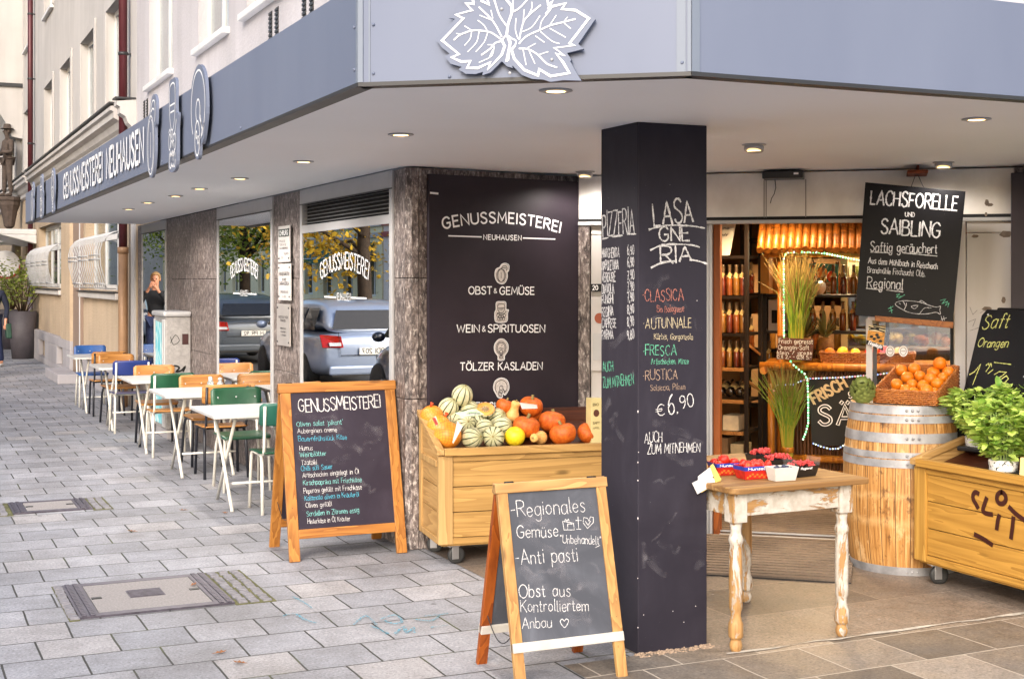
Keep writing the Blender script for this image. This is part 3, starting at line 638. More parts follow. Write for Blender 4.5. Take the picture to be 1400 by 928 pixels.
for a in (3.2, 6.3, 9.4): vstrip(PFL, a, .006, .0015, mt='alu_d', nm='panel_seam')
rv = MB()
for pl, pts in ((PFC, [(.055,.03),(.055,.2),(.055,.33),(LC-.03,.03),(.35,.335),(.33,.01)]), (PFL, [(L1-.04,.05),(L1-.04,.2),(9,.02),(11,.02)])):
    for a, b in pts: rv.sphere(pl.at(a, 2.34+b, .002), .006, 8, 6)
rv.build('rivet', M['fascia'], cano)
# lettering and emblem plates on the canopy
lt = MB(); write(lt, PFL, 'GENUSSMEISTEREI', (12.738-8.74, 2.418), (12.738-6.19, 2.418), .205, .034, gap=2.2, h=.012); write(lt, PFL, 'NEUHAUSEN', (12.738-5.97, 2.418), (12.738-4.34, 2.418), .205, .034, gap=2.2, h=.012)
build_lines(lt, 'fascia_lettering', M['sign_white'], cano)
def emblem(label, pl, ic, c, sx, sz, outline, w=.012):
    base = pl.at(c[0], c[1], .03); t = thing('emblem_sign', label, 'sign', base, 0, 'emblem plates on the canopy fascia')
    MB().extr([pl.at(c[0]+x*sx, c[1]+y*sz, .022) for x, y in outline], pl.n*.016).build('plate', M['fascia'], t)
    m = MB(); m.strokes([[(c[0]+x*sx, c[1]+y*sz) for x, y in ln] for ln in ic], pl, w, .0395); m.build('line_drawing', M['sign_white'], t)
    for x in (-.1, .1): MB().tube([pl.at(c[0]+x*sx, c[1], 0), pl.at(c[0]+x*sx, c[1], .024)], .008, 6).build('spacer', M['alu_d'], t)
OL_P = _smooth([(-.42,-.1),(-.36,.2),(-.14,.3),(-.02,.44),(.2,.5),(.42,.4),(.4,.14),(.32,.08),(.32,-.2),(.18,-.44),(-.05,-.5),(-.3,-.38),(-.42,-.1)])[:-1]
OL_G = _smooth([(-.3,.5),(-.32,.15),(-.4,-.02),(-.38,-.4),(-.2,-.5),(.2,-.5),(.38,-.4),(.4,-.05),(.46,.12),(.3,.16),(.28,.5),(0,.54),(-.3,.5)])[:-1]
OL_C = _smooth([(-.18,-.46),(-.2,-.28),(-.38,-.05),(-.38,.25),(-.15,.48),(.15,.48),(.38,.25),(.38,-.05),(.2,-.28),(.18,-.46),(0,-.5),(-.18,-.46)])[:-1]
OL_R = _smooth([(-.2,-.44),(-.3,-.3),(-.46,.0),(-.36,.34),(0,.48),(.36,.34),(.47,.0),(.36,-.24),(.22,-.36),(.1,-.28),(.06,-.46),(-.06,-.5),(-.2,-.44)])[:-1]
q_ = lambda s: 12.738-s
emblem('round sausage ring emblem plate on the canopy edge, nearest the corner', PFL, IC_RING, (q_(2.52), 2.525), .43, .50, OL_R, .010)
emblem('wine glass emblem plate on the canopy edge, next to the sausage ring emblem', PFL, IC_GLASS, (q_(3.22), 2.515), .34, .50, OL_G, .009)
emblem('pepper emblem plate on the canopy edge, right after the lettering', PFL, IC_PEPPER, (q_(3.90), 2.525), .40, .50, OL_P, .009)
emblem('cheese emblem plate just left of the canopy lettering', PFL, IC_CHEESE, (q_(9.4), 2.525), .36, .44, OL_C)
emblem('middle emblem plate of the three at the far end of the canopy', PFL, IC_GLASS, (q_(10.5), 2.525), .34, .44, OL_G)
emblem('outermost emblem plate at the far end of the canopy', PFL, IC_PEPPER, (q_(11.5), 2.525), .36, .44, OL_P)
# big leaf emblem on the chamfer
lf = thing('leaf_sign', 'large vine leaf emblem plate with white veins on the chamfered canopy front', 'sign', PFC.at(.5, 2.5, .03), 0)
cf = lambda a, b: (590+a/5.833, b/5.833)
ol = [(35,310),(80,380),(145,430),(105,450),(150,510),(240,535),(215,555),(270,590),(350,592),(410,575),(405,602),(470,580),(560,490),(600,530),(650,545),(640,520),(720,600),(800,630),(890,636),(950,655),(1050,640),(1195,645),(1160,590),(1105,490),(1116,480),(1080,425),(1212,392),(1170,352),(1305,155),(1210,60),(1160,28),(1100,-30),(930,-110),(760,-60),(700,-190),(600,-230),(520,-180),(470,-80),(330,-110),(240,-10),(262,52),(215,25),(180,70),(190,110),(140,147),(187,152)]
pf = PFC.off(.03); pts = [pf.hit(*cf(a, b)) for a, b in ol]
MB().extr([pf.at(a, b) for a, b in pts][::-1], -pf.n*.018).build('plate', M['fascia'], lf)
pf2 = PFC.off(.0305); lv = MB()
dpx(lv, pf2, [[(330,-100),(330,-10),(335,35),(275,30),(325,85),(195,120),(255,150),(85,325),(220,435),(160,460),(240,495),(310,490),(285,545),(370,545),(470,500),(450,555),(560,440),(585,370),(560,320)],
 [(915,115),(960,55),(1070,30),(1040,75),(1150,85),(1255,150),(1100,350),(1140,365),(980,385),(1060,445),(995,430),(1050,500),(1100,585),(950,610),(860,555),(850,605),(740,560),(660,470),(640,400),(665,370)],
 [(610,480),(630,340),(600,280),(610,200),(640,110),(640,50),(590,-10)],[(600,490),(628,350),(610,300)],[(400,10),(460,40),(440,-20)],[(925,-30),(930,40),(965,15),(935,70)],[(380,-90),(430,-60),(400,10)],[(920,-80),(880,-60),(925,-20)]], .0085, cf)
dpx(lv, pf2, [[(600,210),(545,130),(510,30),(490,-40)],[(640,100),(700,70),(770,-5)],[(700,350),(760,290),(870,240),(950,205),(1050,180),(1145,155)],[(560,320),(480,265),(400,248),(320,248),(230,280),(180,320)],[(560,295),(490,170),(380,60)],[(700,320),(730,190),(770,130),(870,45)],[(570,330),(510,345),(470,390),(400,440)],[(700,390),(770,395),(850,440),(920,510),(1000,540)],[(565,320),(600,285),(640,310),(675,330),(660,380),(640,400)]], .005, cf, True)
dpx(lv, pf2, [[(320,255),(310,310),(265,365)],[(380,255),(360,340),(290,415)],[(450,260),(420,340),(355,415)],[(445,250),(420,205),(370,165)],[(320,245),(265,210)],[(500,370),(480,450),(380,500)],[(500,360),(450,360)],[(485,165),(385,125)],[(490,150),(475,85)],[(655,90),(650,0)],[(865,240),(880,170),(940,95)],[(940,210),(995,125)],[(1050,185),(1085,140)],[(1060,190),(1110,230)],[(945,230),(1070,300)],[(870,255),(960,330),(1020,350)],[(830,290),(900,340)],[(730,200),(740,80)],[(770,130),(800,70),(800,20)],[(725,255),(800,220),(865,130)],[(690,310),(670,240),(675,150)],[(730,395),(755,520)],[(780,410),(825,510)],[(855,440),(930,415)],[(765,385),(830,350)],[(200,270),(230,275)],[(490,400),(460,465)]], .003, cf, True)
lv.build('line_drawing', M['sign_white'], lf)
sb = MB()
for a, b in ((960,478),(560,75),(625,585)): p = pf.hit(*cf(a, b)); sb.sphere(pf.at(*p, .001), .006, 8, 6)
sb.build('screw', M['alu'], lf)

# ------------------------------------------------------------------ downlights in the soffit
M['lamp_on'] = emit('warm_lamp_face', '#ffcf86', 3.2)
def downlight(u, v, label, power=4, gimbal=False):
    p = G(u, v, 2.345); t = thing('ceiling_downlight', label, 'ceiling light', (p.x, p.y, 2.345), 0, 'recessed downlights under the canopy')
    m = MB(); m.lathe([(.060, 0), (.063, -.004), (.048, -.008), (.044, -.004), (.042, 0)], 28, (p.x, p.y, 2.3465)); m.build('trim_ring', M['alu'], t)
    if gimbal:
        g = MB(Matrix.Translation((p.x, p.y, 2.335)) @ Matrix.Rotation(radians(40), 4, 'Z') @ Matrix.Rotation(radians(14), 4, 'Y')); g.lathe([(.05,.0),(.05,-.02),(.04,-.022)], 24); g.build('tilting_head', M['alu'], t)
    MB(Matrix.Translation((p.x, p.y, 2.3405 if not gimbal else 2.312))).lathe([(.0001, 0), (.036, 0)], 24).build('bulb', M['lamp_on'], t)
    l = bpy.data.lights.new('downlight_lamp', 'SPOT'); l.energy = power*3; l.color = (1, .92, .84); l.spot_size = radians(165); l.spot_blend = .5; l.shadow_soft_size = .05
    o = bpy.data.objects.new('downlight_lamp', l); COL.objects.link(o); o.parent = t; o.location = (0, 0, -.045)
for i, (u, v, lb) in enumerate([(760,124,'recessed downlight just under the big leaf emblem'), (548,184,'recessed downlight in the soffit above the lettered black wall board'), (415,221,'recessed downlight in the soffit above the louvred shop window'), (328,244,'fourth recessed downlight from the leaf emblem along the soffit'), (273,258,'fifth recessed downlight from the leaf emblem along the soffit'), (240,268,'sixth recessed downlight from the leaf emblem along the soffit'), (202,277,'seventh recessed downlight from the leaf emblem along the soffit'), (176,286,'eighth recessed downlight, the last one towards the far end of the soffit')]):
    downlight(u, v, lb, 10)
downlight(800, 235, 'glowing tilted downlight beside the top of the black pillar', 6, True)
downlight(1031, 198, 'tilted square-looking downlight above the berry table', 8, True)
downlight(1335, 163, 'recessed downlight nearest the right street front', 10)
downlight(1290, 222, 'tilted downlight above the black fish board', 4, True)

# ------------------------------------------------------------------ black chalk pillar
pil = thing('chalkboard_pillar', 'square black pillar covered in chalked pizza and lasagne prices', 'pillar', (3.175, 5.355, 0))
M['pil'] = m_slate('black_blackboard_paint', '#2a2730', .5, .5, 1.6)
MB().box(2.995, 3.355, 5.185, 5.525, 0, 2.348).build('shaft', M['pil'], pil, bevel=.005)
gr = MB(); rr = random.Random(4)
for k in range(170):
    x = rr.uniform(2.98, 3.37); q = rr.random()**2; gr.sphere((x, 5.183-.05*q, .004), (rr.uniform(.004,.014), rr.uniform(.003,.009), rr.uniform(.003,.009)*(1-.5*q)), 6, 4)
gr.build('crumbled_mortar', plain('crumbled_mortar', '#9c8672', .95, var=.3, scale=60), pil)
chp = MB(); pq = Plane((2.995, 5.185, 0), (1,0,0), (0,0,1))
for u, v in ((873,618),(872,790),(880,840),(905,560),(902,345),(953,411),(935,850),(920,835),(951,828)):
    a, b = pq.hit(u, v); chp.sphere(pq.at(a, b, .0), (.0025, .0012, .0025), 6, 4)
for k in range(5): chp.sphere((2.9965, 5.1865, rr.uniform(.05, 1.3)), (.003, .003, rr.uniform(.003, .007)), 6, 4)
chp.build('paint_chip', plain('chip_white', '#cfc8c8'), pil)
CH = {k: m_chalk('chalk_'+k, c) for k, c in dict(white='#d6d4d4', salmon='#b07468', cream='#c4b698', green='#68b394', tan='#a48d7c', blue='#57b2cc', cyan='#86cac6', yellow='#d3d480').items()}
TX = {}
def ck(key, col):
    k = (key, col)
    if k not in TX: TX[k] = MB()
    return TX[k]
pf_ = pq; pl_ = Plane((2.995, 5.525, 0), (0,-1,0), (0,0,1))
kw = dict(jit=.7, rough=.7, h=.0022)
w_ = ck('f', 'white')
wpx(w_, pf_, 'LASA', 894,307,948,303, 31, 0.0083, **kw); wpx(w_, pf_, 'GNE', 901,331,942,329, 19, 0.0076, **kw); wpx(w_, pf_, 'RIA', 903,360,946,358, 22, 0.0076, **kw)
dpx(w_, pf_, [[(887,314),(905,309),(922,308),(945,309),(963,312)],[(889,342),(905,335),(925,334),(945,335),(956,338)],[(890,366),(905,359),(922,357)],[(943,355),(955,357),(967,361)]], .0075, smooth=True, rough=.8)
wpx(w_, pf_, '€', 897,569,908,567, 14, 0.0036, **kw); wpx(w_, pf_, '6.', 914,568,927,566, 27, 0.0056, **kw); wpx(w_, pf_, '90', 930,558,948,555, 17, 0.0043, **kw)
wpx(w_, pf_, 'AUCH', 881,605,905,603, 14, 0.0032, **kw); wpx(w_, pf_, 'ZUM MITNEHMEN', 885,620,957,617, 13, 0.0032, **kw)
wpx(ck('f','salmon'), pf_, '·CLASSICA', 878,412,934,411, 16, 0.0036, **kw); wpx(ck('f','salmon'), pf_, 'Bio Bolognese', 898,427,935,426, 9, 0.0025, **kw)
wpx(ck('f','cream'), pf_, '·AUTUNNALE', 879,449,945,448, 14, 0.0032, **kw); wpx(ck('f','cream'), pf_, 'Kürbis, Gorgonzola', 894,464,947,464, 8, 0.0024, **kw)
wpx(ck('f','green'), pf_, '·FRESCA', 879,486,924,485, 14, 0.0034, **kw); wpx(ck('f','green'), pf_, 'Artischocken, Minze', 890,498,941,497, 8, 0.0024, **kw)
wpx(ck('f','tan'), pf_, '·RUSTICA', 879,520,926,518, 13, 0.0034, **kw); wpx(ck('f','tan'), pf_, 'Salsiccia, Pilzen', 889,534,936,532, 8, 0.0024, **kw)
w_ = ck('l', 'white')
wpx(w_, pl_, 'PIZZERIA', 825,325,868,318, 33, 0.0073, **kw); dpx(w_, pl_, [[(824,327),(832,325)],[(838,324),(852,322)],[(858,320),(870,320)]], .0065, rough=.7)
for i, (nm, pr, vb, vp) in enumerate([('MARGHERITA','6,90',352,349),('NAPOLETANA','6,90',369,365),('VERDURE','7,90',385,383),('DIAVOLA','7,90',401,398),('FUNGHI','7,90',415,412),('REGINA','8,90',432,429),('CAPRESE','8,90',448,446),('PARMA','9,80',464,464)]):
    wpx(w_, pl_, nm, 823.5, vb, (847,846,842,840,839,839,843,839)[i], vb-.5, 12.5, 0.0041, **kw); wpx(w_, pl_, pr, 858.5, vp, 867.5, vp-1, 12.5, 0.0041, **kw)
wpx(ck('l','green'), pl_, 'AUCH', 825,508,839,506, 13, 0.0040, **kw); wpx(ck('l','green'), pl_, 'ZUM MITNEHMEN', 825.5,530,867,526, 14, 0.0040, **kw)
for (k, c), m in TX.items(): build_lines(m, 'chalk_writing', CH[c], pil)
# wiped ghosts of older writing
M['ghost'] = m_chalk('wiped_chalk', '#b9b4bb', 14, .5, .07)
def ghosts(pl, box, n, parent, sd, w=.03):
    rg = random.Random(sd); m = MB(); a0, b0, a1, b1 = box
    for k in range(n):
        a, b = rg.uniform(a0, a1), rg.uniform(b0, b1); l = rg.uniform(.06, .2); an = rg.uniform(-.9, .9)
        m.strokes([_smooth([(min(a1, max(a0, a+l*(i/4-.5)*cos(an)+rg.uniform(-.01,.01))), min(b1, max(b0, b+l*(i/4-.5)*sin(an)+rg.uniform(-.02,.02)))) for i in range(5)])], pl, w*rg.uniform(.3,1.2), .0008+.00003*k)
    m.build('wiped_chalk', M['ghost'], parent)
ghosts(pf_, (.03, .25, .33, 1.75), 16, pil, 31); ghosts(pl_, (.03, .9, .31, 1.7), 7, pil, 32)
# white card clipped to its edge
cd = thing('card_holder', 'white card on a pale wooden clip sticking out from the black pillar edge', 'card', (3.36, 5.15, .95))
pc = Plane((3.33, 5.165, 0), (1,0,0), (0,0,1)); 
c_ = [pc.hit(*p) for p in ((953,642),(962,637),(985,660),(972,669),(975,671))]
def pxpoly(pl, pts): return [pl.at(*pl.hit(u, v)) for u, v in pts]
MB().extr(pxpoly(pc, [(954,651),(971,638),(979,660),(953,675),(946,660),(954,656)]), pc.n*.004).build('paper_card', M['white_trim'], cd)
MB().extr(pxpoly(pc.off(.0045), [(970.5,637),(974,634),(985,655),(978,659)]), pc.n*.008).build('wooden_clip', plain('pale_yellow_wood', '#e3c56a', .5), cd)
MB().extr(pxpoly(pc.off(-.007), [(957,656),(978,646),(985,657),(958,673)]), pc.n*.006).build('backing', plain('pale_yellow_wood', '#e3c56a', .5), cd)
MB().sphere(pc.at(*pc.hit(974,652), .006), .003, 8, 6).build('pin', M['iron'], cd)
# ------------------------------------------------------------------ wall board with the shop's name
def m_board():
    t = NT('aubergine_black_board'); v = t.coord((1,1,1)); a = t.noise(v, 2.0, 5, .6); d = t.noise(v, 70, 2)
    c = t.ramp(a, [(.3, lin('#262027')), (.7, lin('#332b33'))]); c = t.mix(t.ramp(d, [(.78, grey(0)), (.82, grey(.4))]), c, grey(.35))
    t.set(Base_Color=c, Roughness=.45, Specular_IOR_Level=.25); return t.m
M['board'] = m_board()
wbd = thing('wall_sign', 'tall dark wall board lettered with the shop name and product icons behind the pumpkins', 'sign', PB.at(.64, .76, .02), 0)
MB(MWB).box(.052, 1.226, -.03, -.004, .76, 2.302).build('panel', M['board'], wbd, bevel=.002)
pb = PB.off(.0305); q = MB()
for kk, c0 in ((0, (0,0)),):
    wpx(q, pb, 'GENUSSMEISTEREI', 606,313,765,318, 14, .0115, gap=2.4, arc=.05)
q.marks.append((len(q.v), len(q.f))); q.strokes([[pb.hit(613,322.5), pb.hit(658,324)], [pb.hit(715,325.5), pb.hit(758.5,327)]], pb, .008)
wpx(q, pb, 'NEUHAUSEN', 661,327.5,712.5,328.5, 6.5, .006, gap=3)
wpx(q, pb, 'OBST', 640.5,402,672,402, 10, .0075, gap=2); wpx(q, pb, '&', 675,400.5,679,400.5, 6, .004); wpx(q, pb, 'GEMÜSE', 683,402.5,730,402.5, 10, .0075, gap=2)
wpx(q, pb, 'WEIN', 624.5,454,655,454, 10, .0075, gap=2); wpx(q, pb, '&', 659,453,663.5,453, 7, .004); wpx(q, pb, 'SPIRITUOSEN', 667,454,744.5,454, 10, .0075, gap=2)
wpx(q, pb, 'TÖLZER', 629,506,674.5,505.5, 10, .0075, gap=2); wpx(q, pb, 'KASLADEN', 681,505.5,741,505, 10, .0075, gap=2)
wpx(q, pb, 'FLEISCH', 637,560,682,560, 10, .0075, gap=2); wpx(q, pb, '&', 686,559,690,559, 6, .004); wpx(q, pb, 'WURST', 694,560,734,560, 10, .0075, gap=2)
build_lines(q, 'lettering', M['sign_white'], wbd)
k0 = PB.depth(685, 400)/FPX; bgm = plain('icon_shade', '#c9c2bd', .6, var=.25, scale=60); lnm = plain('icon_line', '#3a3238', .6)
for ic, u, v, hh in ((IC_PEPPER, 686, 374, 27), (IC_GLASS, 685, 427, 26), (IC_CHEESE, 685, 478, 28), (IC_RING, 685, 530, 27)):
    c = pb.hit(u, v); s_ = hh*k0
    o = {id(IC_PEPPER): OL_P, id(IC_GLASS): OL_G, id(IC_CHEESE): OL_C, id(IC_RING): OL_R}[id(ic)]
    m = MB(); m.poly([pb.at(c[0]+x*s_*.98, c[1]+y*s_*.98, .001) for x, y in o]); m.build('product_icon', bgm, wbd)
    m = MB(); icon(m, pb, ic, c, s_*.92, .0045, .0018); m.build('icon_drawing', lnm, wbd)
    m = MB(); icon(m, pb, [o+o[:1]], c, s_*1.04, .0045, .0022); m.build('icon_outline', M['sign_white'], wbd)
m = MB(); a, b = pb.hit(594, 264); m.strokes([[(a-.03, b), (a+.025, b-.003)]], pb, .012, .0015); m.build('tape_scrap', M['sign_white'], wbd)

# second dark board on the far right
pr_ = PE(-.16); a0, b0 = pr_.hit(1382, 237); 
rb = thing('wall_sign', 'dark wall board at the right edge, above the juice board', 'sign', pr_.at(a0+.3, .8, 0), 0)
m = MB(ME); m.box(a0, a0+1.15, -.19, -.16, .76, b0).build('panel', M['board'], rb, bevel=.002)
m = MB(ME); m.box(a0+.3, a0+1.0, -.158, -.022, .9, b0-.1).build('batten', M['dark'], rb)
q = MB(); p2 = PE(-.1905); write(q, p2, 'GENUSSMEISTEREI', (a0+.12, 2.02), (a0+1.02, 2.02), .08, .0115, gap=2.4, arc=.05); write(q, p2, 'NEUHAUSEN', (a0+.42, 1.93), (a0+.72, 1.93), .035, .006, gap=3); q.build('lettering', M['sign_white'], rb)

# ------------------------------------------------------------------ plaques on the pier between the shop windows
pw = Plane((XL-.004, 0, 0), (0,-1,0), (0,0,1))
def plaque(label, corners, body, lines, edge=None):
    (ua, va), (ub, vb) = corners; a0, b1 = pw.hit(ua, va); a1, b0 = pw.hit(ub, vb)
    t = thing('door_plaque', label, 'plaque', pw.at((a0+a1)/2, b0, 0), 0, 'plaques on the stone pier')
    MB().extr([pw.at(a0,b0,.012), pw.at(a1,b0,.012), pw.at(a1,b1,.012), pw.at(a0,b1,.012)], pw.n*.01).build('plate', body, t, bevel=.002)
    s_ = MB()
    for x in (a0+.03, a1-.03):
        for z in (b0+.03, b1-.03): s_.sphere(pw.at(x, z, .022), .008, 8, 6); s_.tube([pw.at(x, z, 0), pw.at(x, z, .014)], .007, 6)
    s_.build('screw', M['alu_d'], t)
    p = pw.off(.0222); q = MB(); W_ = a1-a0; H_ = b1-b0
    for tx, x0, x1, z, cap, w in lines: write(q, p, tx, (a0+x0*W_, b0+z*H_), (a0+x1*W_, b0+z*H_), cap, w, gap=2, h=.001)
    build_lines(q, 'engraving', M['plq_ink'], t); return t, a0, a1, b0, b1
M['plq_ink'] = plain('plaque_ink', '#3a3438', .6); M['plq'] = plain('plaque_white', '#c4c0be', .4, var=.05); M['plq2'] = plain('plaque_grey', '#b9b3ae', .35, .4, .06)
t, a0, a1, b0, b1 = plaque('white plaque with a dark green heading, topmost of the three on the pier', ((384,310),(400,358)), M['plq'], [('BÜRO', .5,.9,.70,.018,.004),('PRAXIS',.12,.6,.55,.016,.003),('TERMINE',.12,.7,.45,.016,.003),('NACH VEREINBARUNG',.12,.85,.36,.014,.003),('TELEFON',.5,.9,.2,.014,.003),('1. OG',.12,.45,.1,.016,.003)])
p = pw.off(.0222); hd = MB().poly([p.at(a0+.02, b1-.085, .001), p.at(a1-.02, b1-.085, .001), p.at(a1-.02, b1-.025, .001), p.at(a0+.02, b1-.025, .001)]).build('heading_band', plain('dark_green_band', '#28362e'), t)
q = MB(); write(q, p, 'CHIRURG', (a0+.05, b1-.073), (a1-.05, b1-.073), .035, .007, h=.0022); q.build('heading', M['sign_white'], hd)
plaque('white plaque with centred bold lines, middle one of the three on the pier', ((384,361),(401,411)), M['plq'], [('FRAUENÄRZTIN',.1,.9,.68,.026,.005),('DR. MED.',.35,.65,.54,.018,.004),('SARAH DORLA',.12,.88,.42,.024,.005),('SPRECHSTUNDE',.2,.8,.2,.016,.003),('2. OG',.38,.62,.08,.014,.003)])
plaque('bare grey metal plaque, lowest of the three on the pier', ((382,415),(400,474)), M['plq2'], [('INSTITUT FÜR',.15,.85,.66,.016,.004),('FINANZEN',.3,.7,.58,.016,.004),('BERATUNG',.3,.7,.4,.01,.003),('MÜNCHEN',.3,.7,.32,.01,.003),('1. STOCK',.3,.7,.24,.01,.003)])

# ------------------------------------------------------------------ A-boards
M['slate_b'] = m_slate('violet_black_slate', '#2e2833', .5, .5, 2.2); M['slate_g'] = m_slate('dusty_grey_slate', '#494b52', .9, .6, 2.6)
M['honey_z'] = wood('honey_wood_upright', '#b97f3c', '#87521f', 'z', rough=.5); M['honey_x'] = wood('honey_wood_rail', '#b57a38', '#824d1c', 'x', rough=.5)
M['pine_z'] = wood('blond_wood_upright', '#c0965a', '#94683a', 'z'); M['pine_x'] = wood('blond_wood_rail', '#c39b62', '#986d40', 'x')
M['white_x'] = plain('whitened_rail', '#bdb8b0', .7, var=.1, scale=14)
M['red_z'] = wood('reddish_wood_upright', '#a4561a', '#6d2f0a', 'z')
def aboard(name, label, loc, rot, wd, ht, splay, post, mz, mx, ms, lo, mlow=None, side=None, lowrail=None):
    """front face leans back from y=0 at the floor; local x along the board"""
    t = thing(name, label, 'chalkboard', loc, rot); th = atan2(splay/2, ht); c_, s_ = cos(th), sin(th)
    def leaf(sgn):
        # leaf plane: along x, up = (0, s, c) ; sgn -1 = rear leaf mirrored about y = splay/2
        def p(x, b, d): 
            y = b*s_ - d*c_; z = b*c_ + d*s_
            return Vector((x, y if sgn > 0 else splay-y, z))
        def bx(mb, x0, x1, b0, b1, d0, d1): return mb.add([p(x0,b0,d0),p(x1,b0,d0),p(x1,b0,d1),p(x0,b0,d1),p(x0,b1,d0),p(x1,b1,d0),p(x1,b1,d1),p(x0,b1,d1)], [(0,1,2,3),(4,5,6,7),(0,1,5,4),(1,2,6,5),(2,3,7,6),(3,0,4,7)])
        L_ = ht/c_
        for x0 in (0, wd-post): bx(MB(), x0, x0+post, 0, L_-post*.9, -.012, .012).build('leg', (side or mz) if sgn < 0 else mz, t, bevel=.003, local=True)
        bx(MB(), -.008, wd+.008, L_-post*.9, L_, -.014, .014).build('top_rail', mx, t, bevel=.003, local=True)
        bx(MB(), post*(.0 if mlow else 1), wd-post*(.0 if mlow else 1), lo, lo+post*.85, -.014 if not mlow else -.016, .01 if not mlow else .018).build('bottom_rail', mlow or mx, t, bevel=.003, local=True)
        bx(MB(), post-.004, wd-post+.004, lo+post*.85, L_-post*.9, -.007, .004).build('slate', ms, t, local=True)
        f = MB(); 
        for x0 in (0, wd-post): bx(f, x0+.006, x0+post-.006, -.004, .004, -.01, .01)
        f.build('foot_pad', M['iron'], t, local=True)
    leaf(1); leaf(-1)
    h = MB()
    for x in (.06, wd-.06): h.tube([(x-.02, splay/2, ht+.001), (x+.02, splay/2, ht+.001)], .007, 8)
    h.build('hinge', M['iron'], t, local=True)
    for x in (post/2, wd-post/2): MB().tube([(x, splay*.12+(splay*.76)*k/14, ht*.30-.10*sin(pi*k/14)) for k in range(15)], .0024, 5).build('chain', M['alu_d'], t, local=True)
    Mt = WM[t.name]; pl = Plane(Mt @ Vector((0, 0, 0)), Mt.to_3x3() @ Vector((1,0,0)), Mt.to_3x3() @ Vector((0, s_, c_)))
    return t, pl.off(.0045)
ab1, p1 = aboard('chalkboard_stand', 'orange-brown framed chalkboard stand listing antipasti beside the cafe tables', (2.125, 7.735, 0), radians(-1), .725, 1.025, .50, .064, M['honey_z'], M['honey_x'], M['slate_b'], .13)
TX = {}; kw = dict(jit=.6, rough=.5, h=.0012)
wpx(ck('a','white'), p1, 'GENUSSMEISTEREI', 408.5,563,520.5,557, 17, .0062, gap=1.2, **kw)
f1 = lambda x, y: (370+x/3.313, 500+y/3.313)
for col, tx, xa, ya, xb, yb in [('cyan',"Oliven salat 'pikant'",118,275,327,264),('white','Auberginen creme',122,305,300,299),('blue','Bauernfrühstück Käse',126,342,345,332),('white','Humus',132,383,190,380),('cyan','Weinblätter',133,412,252,405),('white','Tzatziki',140,448,210,445),('blue','Chilli süß Sauer',138,475,280,465),('white','Artischocken eingelegt in Öl',145,505,400,487),('cyan','Kirschpaprika mit Frischkäse',148,540,412,524),('white','Peperoni gefüllt mit Frischkäse',150,577,412,558),('blue','Kalamata oliven in Kräuteröl',155,610,400,590),('white','Oliven gefüllt',160,643,278,633),('cyan','Sardellen in Zitronen essig',163,680,400,662),('white','Hinterkäse in Öl Kräuter',168,715,360,700)]:
    (ua, va), (ub, vb) = f1(xa, ya), f1(xb, yb); wpx(ck('a', col), p1, tx, ua, va, ub, vb, 6.6, .0024, gap=1.5, **kw)
for (k, c), m in TX.items(): build_lines(m, 'chalk_writing', CH[c], ab1)
ghosts(p1, (.10, .25, .62, .9), 22, ab1, 33)
rs = MB(); rs.strokes([[p1.hit(412,727), p1.hit(541,718)]], p1, .012, .0008); rs.build('chalk_dust', m_chalk('chalk_dust', '#9aa0b0', 60, .45), ab1)
ab2, p2 = aboard('chalkboard_stand', 'small blond-framed chalkboard stand about regional vegetables in front of the pillar', (2.287, 4.935, 0), radians(-1), .507, .802, .42, .046, M['pine_z'], M['pine_x'], M['slate_g'], .145, M['white_x'], M['red_z'])
TX = {}; w_ = ck('b', 'white'); kw = dict(jit=.5, rough=.5, h=.0012)
wpx(w_, p2, '-Regionales', 699,707,800,699, 20, .0032, **kw); wpx(w_, p2, 'Gemüse', 707,735,763,733, 16, .0032, **kw); wpx(w_, p2, '"Unbehandelt"', 766,742,822,744, 11, .0026, **kw)
wpx(w_, p2, '-Anti pasti', 705,772,790,766, 19, .0032, **kw); wpx(w_, p2, 'Obst aus', 710,817,780,814, 17, .0032, **kw); wpx(w_, p2, 'Kontrolliertem', 712,836,805,834, 15, .003, **kw); wpx(w_, p2, 'Anbau', 714,859,754,857, 14, .003, **kw); wpx(w_, p2, '♡', 766,857,778,856, 13, .0034, **kw)
dpx(w_, p2, [[(769,712),(771,724),(785,724),(784,715),(769,712)],[(776,723),(776,716),(784,716)],[(772,712),(773,709),(775,712),(777,709),(778,712)],[(790,706),(791,723)],[(787,711),(795,711)],[(788,723),(794,723)],[(803,722),(797,714),(798,707),(803,708),(805,712),(807,706),(811,707),(811,714),(803,722)],[(800,712),(804,718),(807,712)],[(814,748),(820,745)]], .0028, rough=.5, h=.0012)
for (k, c), m in TX.items(): build_lines(m, 'chalk_writing', CH[c], ab2)

ghosts(p2, (.08, .22, .43, .72), 30, ab2, 34, .04)
